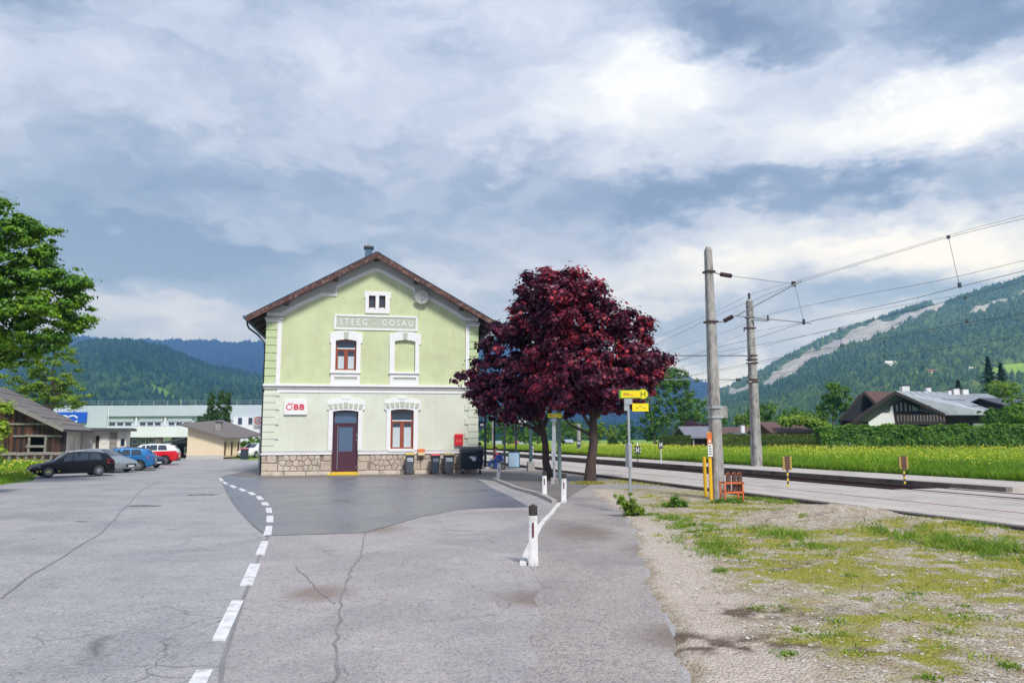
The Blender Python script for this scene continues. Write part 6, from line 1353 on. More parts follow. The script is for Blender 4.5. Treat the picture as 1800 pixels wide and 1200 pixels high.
# far low buildings seen past the station
for (x0, x1, ez, rz_, lab, rm) in ((871, 887, 779, 775, 'long low pale shed far beyond the meadow between the canopy posts', M_chroof), (899, 907, 779, 774, 'tiny hut with orange tiled roof far beyond the meadow', M_tile), (911, 924, 779, 774, 'small pale greenhouse roof far beyond the meadow under the clock', M_chroof), (996, 1004, 777, 772, 'small pale hut far off between the maple trunks', M_chroof)):
    block_house('far_shed', lab, 'shed', 180, (x0, x1), ez, rz_, rm, M_oldwall, .6, 8)

# ------------------------------------------------------------------ buildings on the left
# dark barn
YB = 52; ob = P(113, 774, YB); ob.z = 0
barn = thing('wooden_barn', 'old barn of dark brown vertical boards with a sagging grey roof', 'barn', ob, 0)
def BL(px, py, Y=YB): p = P(px, py, Y)-ob; return p.x, p.z
xe, ze = BL(113, 750); xt, ztp = BL(-60, 664)
bsl = (BL(0, 697)[1]-ze)/(BL(0, 697)[0]-xe)
def btop(x): return ze+(x-xe)*bsl
mb = MB(); x0 = BL(-60, 700)[0]; mb.plate([(x0, 0), (0, 0), (0, btop(0)-.12), (x0, btop(x0)-.12)], [rect(BL(49, 780)[0], BL(80, 780)[0], BL(60, 795)[1], BL(60, 768)[1])], .05, .25, M_wood[3], back=True); mb.build('wall', barn)
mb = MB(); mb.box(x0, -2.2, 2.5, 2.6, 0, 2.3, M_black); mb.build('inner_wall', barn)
x = x0; i = 0; rb_ = random.Random(3)
while x < -.02:
    w_ = rb_.uniform(.17, .26); x1 = min(x+w_, 0); pxm = 113+(x+x1)/2*1300/YB; zt_ = btop((x+x1)/2)-.14
    segs = [(0, zt_)]
    if 48 < pxm < 81: segs = [(BL(60, 767)[1], zt_), (0, BL(60, 797)[1])]
    for a, b in segs:
        mb = MB(); j = rb_.uniform(0, .03); mb.box(x+.01, x1-.01, .0-j, .049, a+rb_.uniform(0, .05), b, M_wood[rb_.choice([0, 0, 1, 1, 2, 3, 3])]); mb.build('board', barn)
    x = x1; i += 1
for y_, a, b in ((745, -20, 110), (766, 25, 111)):
    mb = MB(); p = BL(a, y_), BL(b, y_); mb.bar((p[0][0], -.09, p[0][1]), (p[1][0], -.09, p[1][1]), .08, .12, M_greywood); mb.build('rail', barn)
mb = MB(); p0_, p1_ = BL(48, 765), BL(84, 766); mb.bar((p0_[0], -.11, p0_[1]), (p1_[0], -.11, p1_[1]), .1, .14, M_greywood); mb.build('lintel', barn)
for px in (51, 80): mb = MB(); a = BL(px, 797); b = BL(px, 768); mb.box(a[0]-.07, a[0]+.07, -.13, -.03, a[1], b[1], M_greywood); mb.build('door_post', barn)
mb = MB(); a = BL(48, 784); b = BL(82, 784); mb.bar((a[0], -.14, a[1]), (b[0], -.14, b[1]), .06, .16, M_greywood); mb.build('rail', barn)
# side wall in plaster, receding
xr, yr = None, 9.0
pr = P(142, 770, YB+5.5)-ob
mb = MB(); vs = [(0, .0, 0), (pr.x, pr.y, 0), (pr.x, pr.y, ze-.12), (0, 0, ze-.12)]; mb.add(vs, [(0, 1, 2, 3)], M_oldwall); mb.add([(0, .26, 0), (pr.x-.2, pr.y+.1, 0), (pr.x-.2, pr.y+.1, ze-.12), (0, .26, ze-.12)], [(3, 2, 1, 0)], M_oldwall); mb.build('plaster_wall', barn)
mb = MB(); a = pr*.57; mb.tube([(a.x, a.y-.1, 0), (a.x, a.y-.1, ze*.8)], .05, M_roofm, 6); mb.build('pipe', barn)
# roof with two planes meeting along the eave of the side wall
mb = MB(); ov = .7
ridge_l = (x0-1, btop(x0-1)); e = (.35, btop(.35))
pe = Vector((pr.x, pr.y, 0)).normalized(); q1 = Vector((e[0], -ov, e[1])); q2 = Vector((pr.x+.9, pr.y+.0, e[1]-.02)); q3 = Vector((pr.x-8, pr.y+3, btop(-7)+.1)); q4 = Vector((ridge_l[0], -ov, ridge_l[1]))
vs = [q4, q1, q2, q3]; vs += [v-Vector((0, 0, .13)) for v in vs]; mb.add(vs, [(0, 1, 2, 3), (7, 6, 5, 4), (0, 4, 5, 1), (1, 5, 6, 2), (2, 6, 7, 3), (3, 7, 4, 0)], M_roofold); br = mb.build('roof', barn)
rr_ = random.Random(8)
for i in range(9):
    t0, t1 = i/9, (i+1)/9
    a = q4.lerp(q1, t0+.005); b = q4.lerp(q1, t1+.01); c = q3.lerp(q2, t1+.01); d = q3.lerp(q2, t0+.005); up = Vector((0, 0, .05+.02*rr_.random()))
    dn = Vector((0, 0, .012)); vs = [a+dn, b+up, c+up, d+dn]; vs += [v-Vector((0, 0, .03)) for v in vs]; mb = MB(); mb.add(vs, [(0, 1, 2, 3), (7, 6, 5, 4), (0, 4, 5, 1), (1, 5, 6, 2), (2, 6, 7, 3), (3, 7, 4, 0)], M_roofold); mb.build('roof_sheet', br)
mb = MB(); mb.bar(q4+Vector((0, -.03, -.05)), q1+Vector((0, -.03, -.05)), .05, .24, M_greywood); mb.build('verge_board', br)
# white shed next to it
YS = 58; osd = P(141, 774, YS); osd.z = 0; SHR = R(24); shed = thing('white_shed', 'long low whitewashed shed with flat dark roof joined behind the barn', 'shed', osd, SHR)
def SL(px, py):
    d = ray(px, py); o = Vector((0, 0, CAMH)); nv = Vector((-math.sin(SHR), math.cos(SHR), 0)); t = (osd-o).dot(nv)/d.dot(nv); p = o+d*t-osd; return p.dot(Vector((math.cos(SHR), math.sin(SHR), 0))), p.z
w_ = SL(222, 775)[0]; hsh = SL(180, 757)[1]
holes = [(162, 175, 765, 792), (214, 222, 770, 784)]
mb = MB(); hl = [rect(SL(a, 770)[0], SL(b-.2, 770)[0], max(.02, SL(a, d)[1]), SL(a, c)[1]) for a, b, c, d in holes]; hl[1] = rect(SL(212.5, 770)[0], SL(219.5, 770)[0], SL(214, 784)[1], SL(214, 771)[1])
mb.plate(rect(0, w_, 0, hsh), hl, 0, .25, M_oldwall); mb.box(0, w_, .26, 5, 0, hsh, M_oldwall); mb.build('wall', shed)
M_whitew = mat('whitewash', (.70, .69, .64), (.60, .58, .53), 1.2, .9, .01, 10, c3=(.48, .46, .4), s3=.9)
shed.children[0].data.materials[0] = M_whitew
mb = MB(); a = SL(162, 770)[0]; b = SL(175, 770)[0]; mb.box(a+(b-a)*.5, b-.03, .1, .16, 0, SL(170, 766)[1], M_wood[0]); mb.build('door', shed)
for a, b, t, m in ((144, 155, 769, M_whitew), (178, 190, 763, M_whitew), (193, 206, 760, M_greywood)):
    mb = MB(); mb.box(SL(a, 770)[0], SL(b, 770)[0], -.06, -.001, .05, SL(a, t)[1], m); d_ = mb.build('door', shed)
    mb = MB(); [mb.box(SL(a, 770)[0]+.03, SL(b, 770)[0]-.03, -.09, -.061, z, z+.12, m) for z in (.5, 1.6)]; mb.build('door_brace', d_)
mb = MB(); a = SL(213, 770)[0]; mb.box(a, SL(219.5, 770)[0], .08, .12, SL(214, 784)[1], SL(214, 771)[1], M_glass); mb.build('window', shed)
mb = MB(); mb.box(-.6, w_+.45, -.7, 5.3, hsh+.02, hsh+.22, M_chroof3); mb.build('roof', shed)['label'] = 'thin flat dark roof'
# rail fence
YF = 47; pf = [P(px, 797, YF+(px*.012)) for px in (-60, 118)]
fn = thing('rail_fence', 'weathered wooden rail fence in front of the dark barn', 'fence', (pf[0].x, pf[0].y, 0)); of = Vector(fn.location)
d_ = (pf[1]-pf[0]); zr1_ = zat(60, 797, YF); zr2 = zat(60, 810, YF)
for i in range(13):
    p = pf[0].lerp(pf[1], i/12)-of; mb = MB(); mb.box(p.x-.06, p.x+.06, p.y+.01, p.y+.13, 0, zr1_+.08, M_greywood); mb.build('post', fn)
for i in range(6):
    a, b = pf[0].lerp(pf[1], i/6)-of, pf[0].lerp(pf[1], (i+1)/6)-of
    for z, h_ in ((zr1_, .18), (zr2, .12)):
        mb = MB(); mb.bar((a.x+.01, a.y-.04, z+random.uniform(-.02, .02)), (b.x-.01, b.y-.04, z+random.uniform(-.02, .02)), .05, h_, M_greywood); mb.build('rail', fn)
# factory
M_pjoint = mat('joint_grey', (.33, .38, .44), (.3, .35, .4), 2, .7)
YQ = 112; of_ = P(130, 774, YQ); of_.z = 0; fac = thing('factory_building', 'long white and pale grey two storey factory with roof railing and blue sign', 'factory', of_, 0)
def QL(px, py): return P(px, 750, YQ).x-of_.x, P(300, py, YQ).z
def qbox(x0, x1, yt, yb, y0, y1, m, name, label=None, parent=None):
    a, zt_ = QL(x0, yt); b, zb_ = QL(x1, yb); mb = MB(); mb.box(a, b, y0, y1, max(0, zb_), zt_, m); o = mb.build(name, parent or fac)
    if label: o['label'] = label
    return o
qbox(90, 187, 712, 850, 0, 25, M_facg, 'wall', 'pale grey end block'); qbox(187.3, 405, 749, 768, 0, 25, M_facw, 'wall', 'white parapet band between the storeys')
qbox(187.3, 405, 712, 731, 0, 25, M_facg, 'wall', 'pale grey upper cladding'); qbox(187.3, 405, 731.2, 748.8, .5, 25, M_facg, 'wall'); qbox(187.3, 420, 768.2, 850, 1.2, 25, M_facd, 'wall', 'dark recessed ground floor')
qbox(405.3, 560, 712, 733, 0, 25, M_facg, 'wall', 'pale grey upper cladding of the right wing'); qbox(405.3, 560, 733.2, 850, -.2, 25, M_facw, 'wall', 'white rendered right wing')
for x in (205, 226, 247, 268, 289, 310, 331, 352): qbox(x, x+.16, 713, 730.5, -.02, -.001, M_pjoint, 'panel_joint')
for a, b in ((188, 232), (242, 284), (293, 335)):
    qbox(a, b, 732, 740, .35, .499, M_facg, 'blind_box')
    k = 3; wd = (b-a-2)/k
    for i in range(k):
        f_ = qbox(a+1+i*wd, a+1+(i+1)*wd-2.6, 741.2, 747, .40, .499, M_facw, 'window'); qbox(a+1.4+i*wd, a+.6+(i+1)*wd-2.6, 741.7, 746.6, .37, .399, M_glass, 'pane', parent=f_)
qbox(236, 239, 732, 748, .2, .499, M_facw, 'wall_pier'); qbox(287, 290, 732, 748, .2, .499, M_facw, 'wall_pier')
f_ = qbox(345, 357, 731.5, 748.6, .3, .499, M_facd, 'window'); qbox(346, 351, 732.3, 748, .27, .299, M_glass, 'pane', parent=f_)
for x, yt, yb in ((418.5, 734, 746.5), (436.8, 734, 746.5), (418, 761.5, 767), (436.5, 761.5, 772)):
    f_ = qbox(x, x+8.2, yt, yb, -.26, -.201, M_facg, 'window'); qbox(x+.8, x+7.4, yt+.7, yb-.8, -.29, -.261, M_glass, 'pane', parent=f_)
qbox(404.5, 410.5, 732, 747.5, -.25, -.201, M_facg, 'window')
for a, b, t in ((227, 238, 774), (241, 252, 772), (256, 266, 771)):
    f_ = qbox(a, b, t-3, t+7, 1.1, 1.199, M_facw, 'window'); qbox(a+.8, b-.8, t-2.2, t+6, 1.07, 1.099, M_glass, 'pane', parent=f_)
qbox(268, 280, 770, 781, .9, 1.199, mat('purple_sign', (.25, .02, .10), (.7, .6, .65), 3, .5), 'window'); qbox(282, 297, 768.5, 790, 1.0, 1.199, M_facw, 'wall_pier')
# railing
_, zr0 = QL(200, 712); rl_ = thing; mb = MB(); xa_, xb_ = QL(130, 712)[0]-3, QL(560, 712)[0]
for dz in (.85, .45): mb = MB(); mb.box(xa_, xb_, .15, .2, zr0+dz*.8, zr0+dz*.8+.035, M_steel); mb.build('roof_rail', fac)
x = xa_
while x < xb_: mb = MB(); mb.box(x, x+.04, .12, .2, zr0, zr0+.7, M_steel); mb.build('rail_post', fac); x += 2.1
bs = qbox(100, 152.5, 723.5, 742, -.35, -.05, M_blue, 'sign_panel', 'bright blue sign board with white curved lettering')
a, zc_ = QL(129, 736); mb = MB(); n = 14; R0, R1 = .62, .85
for cx_ in (-1.3, 0): pts = [(a+cx_+math.cos(R(20+320*i/n))*R1, zc_+math.sin(R(20+320*i/n))*R1*.75) for i in range(n+1)]; inn = [(a+cx_+math.cos(R(20+320*i/n))*R0, zc_+math.sin(R(20+320*i/n))*R0*.75) for i in range(n+1)]; mb.plate(pts+inn[::-1], [], -.4, -.351, M_white)
mb.build('emblem', bs)
mb = MB(); a = QL(187.5, 713)[0]; mb.tube([(a+.2, -.1, 0), (a+.2, -.1, QL(187, 714)[1])], .07, M_facw, 6); mb.build('downpipe', fac)
# beige garage with sloping roof
YG = 72; og = P(334, 774, YG); og.z = 0; gar = thing('beige_garage', 'beige garage with single sloping grey roof below the thujas', 'garage', og, R(0))
def GL(px, py): p = P(px, py, YG)-og; return p.x, p.z
c_ = GL(394, 767); x2 = c_[0]; zl_, zr_2 = GL(330, 748)[1], GL(394, 768)[1]
def gtop(x): return zl_+(zr_2-zl_)*x/x2
mb = MB(); mb.plate([(-.25, .15), (x2, .15), (x2, gtop(x2)-.1), (-.25, gtop(-.25)-.1)], [], 0, .2, M_cream); mb.add([(-.25, .2, .0), (-.25, 9, .0), (-.25, 9, zl_-.1), (-.25, .2, zl_-.1)], [(0, 1, 2, 3)], M_cream); 
pr2 = P(423, 770, YG+3)-og; mb.add([(x2, 0, .15), (pr2.x, 3, .15), (pr2.x, 3, gtop(x2)-.15), (x2, 0, gtop(x2)-.12)], [(0, 1, 2, 3)], M_cream); mb.build('wall', gar)
mb = MB(); mb.box(-.28, x2+.02, -.03, -.001, 0, .35, M_grey); mb.build('plinth', gar)
for i in range(7):
    t = (i+.5)/7.6; p = Vector((x2, -.05, 0)).lerp(Vector((pr2.x, 2.95, 0)), t); mb = MB(); mb.box(p.x-.12, p.x+.12, p.y-.03, p.y+.03, .3, gtop(x2)-.45, M_wood[2] if i % 3 == 0 else M_cream); mb.build('board', gar)
mb = MB(); a0, z0_ = GL(320, 744.5); a1, z1_ = GL(401, 768.5); a2, z2_ = GL(429, 769)
vs = [(a0, -.6, z0_), (a1, -.6, z1_), (pr2.x+.5, 2.9, z1_+.03), (pr2.x+.1, 9, z1_+.4), (a0+.3, 9, z0_+.6)]; vs += [(x, y, z-.16) for x, y, z in vs]; mb.add(vs, [(0, 1, 2, 3, 4), (9, 8, 7, 6, 5)]+[(i, (i+1) % 5, 5+(i+1) % 5, 5+i) for i in range(5)], M_roofold); gr_ = mb.build('roof', gar)
a_, z_ = GL(368.5, 755); mb = MB(); mb.box(a_-.25, a_+.25, 2, 2.5, gtop(a_)-.2, GL(368, 741)[1], M_conc); mb.build('chimney', gr_); mb = MB(); mb.box(a_-.36, a_+.36, 1.9, 2.6, GL(368, 741)[1], GL(368, 740)[1], M_facd); mb.build('chimney_cap', gr_)
# dark open carport left of it
oc = P(302, 774, 76); oc.z = 0; cp = thing('dark_carport', 'dark timber carport with low sloping roof left of the beige garage', 'carport', oc)
def CL(px, py): p = P(px, py, 76)-oc; return p.x, p.z
mb = MB(); a, b = CL(300, 780), CL(311, 776); mb.box(a[0], b[0], 0, 5, 0, a[1], M_wood[3]); mb.build('wall', cp)
mb = MB(); a, b = CL(290, 776), CL(328, 768); vs = [(a[0], -.5, a[1]), (b[0], -.5, b[1]), (b[0], 6, b[1]+.3), (a[0], 6, a[1]+.3)]; vs += [(x, y, z-.18) for x, y, z in vs]; mb.add(vs, [(0, 1, 2, 3), (7, 6, 5, 4), (0, 4, 5, 1), (1, 5, 6, 2), (2, 6, 7, 3), (3, 7, 4, 0)], M_chroof3); mb.build('roof', cp)
mb = MB(); a = CL(312, 797); b = CL(326, 805); mb.box(a[0], b[0], 1.5, 1.6, .3, CL(315, 785)[1], M_white); mb.build('white_board', cp); mb = MB(); mb.box(a[0]+.15, b[0]-.15, 1.46, 1.499, .5, 1.0, M_green); mb.build('green_print', cp.children[-1])
# ------------------------------------------------------------------ overhead line masts
def mast(name, label, base, top_z, w0, w1, group='concrete line masts'):
    r = thing(name, label, 'mast', base, R(15.5), group); mb = MB(); c = .28
    def ring(w, z): h = w/2; k = h*c; return [(-h+k, -h, z), (h-k, -h, z), (h, -h+k, z), (h, h-k, z), (h-k, h, z), (-h+k, h, z), (-h, h-k, z), (-h, -h+k, z)]
    vs = ring(w0, -.3)+ring(w1, top_z-.12)+ring(w1*.55, top_z); fs = [(i, (i+1) % 8, 8+(i+1) % 8, 8+i) for i in range(8)]+[(8+i, 8+(i+1) % 8, 16+(i+1) % 8, 16+i) for i in range(8)]+[tuple(range(16, 24))]
    mb.add(vs, fs, M_conc); mb.build('mast_body', r); return r
m1p = G(1262, 878); z1t = zat(1243, 434, m1p.y); m1 = mast('catenary_mast', 'nearest tall concrete mast carrying the track cantilever, beside the orange rack', m1p, z1t, .365, .20)
m2p = G(1331, 827); m2p.z = .2; z2t = zat(1323, 526, m2p.y); m2 = mast('catenary_mast', 'second concrete mast standing at the edge of the yellow flowered meadow', m2p, z2t-.2, .52, .32)
def clamp(r, z, w, nm='clamp_band', m=None):
    mb = MB(); mb.box(-w/2-.03, w/2+.03, -w/2-.03, w/2+.03, z-.03, z+.03, m or M_insul); return mb.build(nm, r)
def wt(z, w0, w1, zt): return w0+(w1-w0)*z/zt
def loc_of(r, p): return r.matrix_world.inverted() @ Vector(p)
bpy.context.view_layer.update()
def insulator(mb, p, q, r_=.075, n=5):
    p, q = Vector(p), Vector(q); L = (q-p).length; pts, rad = [], []
    for i in range(n*4+1):
        t = i/(n*4); pts.append(p.lerp(q, t)); rad.append(r_*(1 if i % 4 in (1, 2) else .45))
    mb.tube(pts, rad, M_insul, 8)
def arm(r, pts, rad, name, m=None):
    mb = MB(); mb.tube([loc_of(r, p) for p in pts], rad*.8, m or M_armst, 7); return mb.build(name, r, smooth=True)
M_armst = mat('arm_steel', (.22, .25, .27), (.16, .18, .20), 3, .6)
NC = 15.3                                # contact wire of the paved track
A0 = P(1251, 478, m1p.y); A1 = PN(1283, 484, 12.9); A2 = PN(1395, 499, NC)
B0 = P(1255, 566, m1p.y); B1 = PN(1268, 565, 12.6); B2 = PN(1294, 555, 13.1); B3 = PN(1408, 494, NC+.1)
for z, nm in ((A0.z, 'top_clamp'), (B0.z, 'lower_clamp')): clamp(m1, z, wt(z, .40, .215, z1t), nm)
arm(m1, [A0, PN(1266, 482, 12.45)], .022, 'stay_rod'); mb = MB(); insulator(mb, loc_of(m1, PN(1267, 482, 12.45)), loc_of(m1, PN(1286, 485, 12.95))); mb.build('insulator', m1)
arm(m1, [PN(1286, 485, 12.95), A2], .012, 'stay_wire')
arm(m1, [B0, PN(1272, 565, 12.6)], .03, 'stay_rod'); mb = MB(); insulator(mb, loc_of(m1, PN(1273, 564, 12.62)), loc_of(m1, PN(1288, 556, 13.0))); mb.build('insulator', m1)
arm(m1, [PN(1288, 556, 13.0), B2, B3], .028, 'cantilever_tube'); arm(m1, [B2, PN(1426, 568, NC+.25)], .022, 'registration_tube'); 
c0 = loc_of(m1, A2); mb = MB(); mb.box(c0.x-.06, c0.x+.06, c0.y-.04, c0.y+.04, c0.z-.08, c0.z+.08, M_insul); mb.build('wire_clamp', m1)
mb = MB(); q = loc_of(m1, PN(1413, 566, NC)); mb.box(q.x-.03, q.x+.03, q.y-.03, q.y+.03, q.z-.08, q.z+.05, M_insul); mb.build('wire_clamp', m1)
# plate on the mast
for y in (716, 733): clamp(m1, zat(1256, y, m1p.y), wt(zat(1256, y, m1p.y), .40, .215, z1t)-.03, 'plate_strap', M_steel)
mb = MB(); z0, z1 = zat(1256, 734, m1p.y), zat(1256, 713, m1p.y); w_ = .13; mb.box(w_+.03, w_+.30, -.03, .02, z0, z1, M_conc); pl = mb.build('plate', m1, bevel=.008); pl['label'] = 'grey rectangular plate strapped to the mast'
# second mast hardware
def z2(y): return zat(1325, y, m2p.y)-.2
W2 = lambda y: wt(z2(y), .58, .34, z2t-.2)
mb = MB(); insulator(mb, (0, 0, z2t-.2), (0, 0, z2(515)), .09, 4); mb.build('insulator', m2)
for y in (558, 577, 625, 632, 638, 667, 671): clamp(m2, z2(y), W2(y))
e = loc_of(m2, PN(1350, 563.5, 24.9)); mb = MB(); mb.bar((0, -.2, z2(563)), e, .09, .09, M_steel); mb.build('bracket', m2); mb = MB(); insulator(mb, e, e+Vector((0, 0, .3)), .08, 3); mb.build('insulator', m2)
mb = MB(); mb.bar((-.2, -.2, z2(577)), (-.55, -.2, z2(577)), .06, .06, M_insul); mb.bar((-.55, -.2, z2(577)), (-.55, -.2, z2(584)), .05, .05, M_insul); mb.build('bracket', m2)
for y, x in ((636.5, 1316), (671, 1317)):
    mb = MB(); a = loc_of(m2, P(1322, y, m2p.y-.4)); b = loc_of(m2, P(x-1, y+1, m2p.y-.4)); insulator(mb, a, b, .08, 3); mb.build('insulator', m2)
N2 = 20.0
arm(m2, [P(1322, 625, m2p.y), PN(1312, 625, 23.8), PN(1160, 624.5, 18.6)], .045, 'cantilever_tube'); arm(m2, [P(1322, 668, m2p.y), PN(1302, 667, 23.4)], .03, 'stay_rod')
mb = MB(); insulator(mb, loc_of(m2, PN(1302, 667, 23.4)), loc_of(m2, PN(1293, 667, 23.1)), .09, 3); mb.build('insulator', m2); arm(m2, [PN(1293, 667, 23.1), PN(1160, 667, 18.8)], .03, 'registration_tube')
# holes along the second mast
# masts farther down the line
for px, yb, yt, lab, w_ in ((867, 793, 705, 'far concrete mast seen between the station corner and the canopy posts', .4), (1018, 803, 745, 'far concrete mast between the two maples carrying a small H board', .38)):
    b = G(px, yb); m_ = mast('catenary_mast', lab, b, zat(px, yt, b.y), w_, w_*.75)
    clamp(m_, zat(px, yt+8, b.y), w_*.8)

# ------------------------------------------------------------------ wires
def wire(label, n, pts, r_=.008, cat='wire', name='overhead_wire', lean=0):
    P3 = [PN(a, b, n+(lean*i/(len(pts)-1) if lean else 0)) for i, (a, b) in enumerate(pts)]; d0 = (P3[0]-P3[1]).normalized(); d1 = (P3[-1]-P3[-2]).normalized()
    Q = []; k = len(P3)                  # smooth through the points
    for i in range(k-1):
        p0 = P3[max(i-1, 0)]; p1, p2 = P3[i], P3[i+1]; p3 = P3[min(i+2, k-1)]
        s = [p.dot(TD) for p in (p0, p1, p2, p3)]; m_a = (p2.z-p0.z)/(s[2]-s[0]) if s[2] != s[0] else 0; m_b = (p3.z-p1.z)/(s[3]-s[1]) if s[3] != s[1] else 0
        for j in range(8):
            t = j/8; h = s[2]-s[1]; z = (2*t**3-3*t*t+1)*p1.z+(t**3-2*t*t+t)*h*m_a+(-2*t**3+3*t*t)*p2.z+(t**3-t*t)*h*m_b; q = p1.lerp(p2, t); q.z = z; Q.append(q)
    Q.append(P3[-1]); Q = [P3[0]+d0*25]+Q+[P3[-1]+d1*6]
    o = Q[0]; mb = MB(); mb.tube([p-o for p in Q], r_, M_wire, 5); w = mb.build(name, loc=o); tag(w, label, cat, 'overhead line wires'); return w
def dropper(label, n, a, b):
    p, q = PN(*a, n), PN(*b, n); mb = MB(); mb.tube([(0, 0, 0), q-p], .006, M_wire, 5); mb.box(-.03, .03, -.03, .03, -.05, .03, M_wire); v = q-p; mb.box(v.x-.03, v.x+.03, v.y-.03, v.y+.03, v.z-.02, v.z+.10, M_wire); w = mb.build('dropper', loc=p); tag(w, label, 'wire', 'droppers of the overhead line')
wire('messenger wire rising from the near cantilever to the upper right picture edge', NC, [(1120, 622), (1260, 554), (1316, 531), (1398, 499), (1600, 437), (1668, 417), (1800, 384)], 0.0056)
wire('highest feeder wire, resting on the insulator topping the second mast', 24.4, [(1120, 612), (1154, 594), (1260, 547), (1323, 516), (1400, 494), (1600, 434), (1668, 413.5), (1800, 378)], 0.0074)
wire('wire held by the small bracket insulator of the second mast', 24.9, [(1120, 640), (1163, 622), (1260, 589), (1316, 568), (1351, 553), (1500, 521), (1650, 493), (1800, 458)], 0.0081)
wire('contact wire under the near cantilever, thick and taut', NC, [(1120, 664), (1190, 636), (1260, 611), (1333, 593), (1413, 567.5), (1600, 526), (1687, 504), (1800, 476)], 0.0068)
wire('thin twin wire just above the contact wire left of the second mast', 15.9, [(1150, 650), (1260, 606), (1316, 585), (1340, 580), (1413, 567)], 0.0043)
wire('messenger wire of the far track crossing the mountain skyline', N2, [(1120, 652), (1200, 632), (1260, 619.5), (1333, 606), (1476, 577), (1600, 546), (1700, 522), (1800, 494)], 0.0068)
wire('thin wire running just over the far track messenger near the right edge', 20.9, [(1440, 584), (1560, 554), (1660, 530), (1800, 489)], 0.0056)
wire('contact wire of the far track passing in front of the cliffs', N2, [(1120, 678), (1200, 662), (1260, 650), (1336, 635), (1374, 628), (1476, 609), (1700, 567), (1800, 550)], 0.0087)
wire('second wire close below the far contact wire at the right', 20.6, [(1420, 623), (1560, 597), (1680, 575), (1800, 554)], 0.0062)
wire('lowest wire slung from the second mast across the wooded slope', 24.2, [(1120, 700), (1260, 674), (1327, 661), (1400, 652), (1554, 627), (1680, 609), (1800, 590)], 0.0081)
dropper('long dropper between the upper wires near the right edge', NC, (1667, 416), (1687, 504)); dropper('dropper hanging from the near cantilever clamp', NC, (1397, 501), (1413, 566)); dropper('dropper in front of the wooded slope at right', N2, (1697, 523), (1700, 567))
dropper('short dropper right of the second mast before the cliffs', N2, (1476, 577), (1479, 608.5)); dropper('lowest dropper between two wires over the slope', 24.2, (1554, 600), (1554, 627))

# ------------------------------------------------------------------ marker posts by the kerb
def delineator(base, h, w, label, cap=True, lean=0):
    r = thing('marker_post', label, 'marker post', base, R(-6), 'white marker posts along the kerb'); r.rotation_euler.y = lean; mb = MB()
    def prof(w_, d): return [(-w_/2, -d*.35), (-w_*.18, -d*.5), (w_*.32, -d*.5), (w_/2, -d*.2), (w_*.36, d*.5), (-w_*.36, d*.5)]
    a, b = prof(w*1.08, w*.9), prof(w*.92, w*.8); n = 6; hc = h*.84 if cap else h
    mb.add([(x, y, -.05) for x, y in a]+[(x, y, hc+(.015*y/w if cap else -.04*(x > 0))) for x, y in b], [(i, (i+1) % n, n+(i+1) % n, n+i) for i in range(n)]+[tuple(range(n, 2*n))], M_postw); mb.build('post_body', r, bevel=.006)
    if cap:
        mb = MB(); b2 = prof(w*.97, w*.84); mb.add([(x, y, hc+.002) for x, y in b2]+[(x*.98, y*.98, h) for x, y in b2], [(i, (i+1) % n, n+(i+1) % n, n+i) for i in range(n)]+[tuple(range(n, 2*n))], M_capb); mb.build('cap', r, bevel=.006)
    mb = MB(); mb.box(-w*.10, w*.10, -w*.50, -w*.40, h*.48, h*.72, M_refl); mb.build('reflector', r); return r
M_postw = mat('post_white_weathered', (.80, .80, .80), (.68, .68, .67), 7, .55, c3=(.50, .49, .46), s3=3.5); M_capb = mat('cap_dark_brown', (.045, .035, .03), (.03, .025, .022), 8, .6); M_refl = mat('reflector_dark_red', (.12, .02, .03), (.10, .015, .025), 3, .25)
p = G(938, 994); d1_ = delineator(p, zat(938, 888, p.y), .135, 'nearest and largest white marker post, dark brown cap with a red stub on top')
hh = zat(938, 888, p.y); mb = MB(); mb.box(-.03, .03, -.02, .02, hh, hh+.018, M_rust); mb.build('cap_stub', d1_)
p = G(957.5, 873); delineator(p, zat(957.5, 828, p.y), .15, 'white marker post in front of the thinner maple trunk, left of the taller twin')
p = G(991, 883); delineator(p, zat(991, 832, p.y), .15, 'white marker post right beside the grey post, at the end of the painted kerb', lean=R(1.5))
p = G(876, 841.5); delineator(p, zat(877, 813, p.y), .16, 'small leaning white marker post without cap in front of the seated traveller', cap=False, lean=R(4))

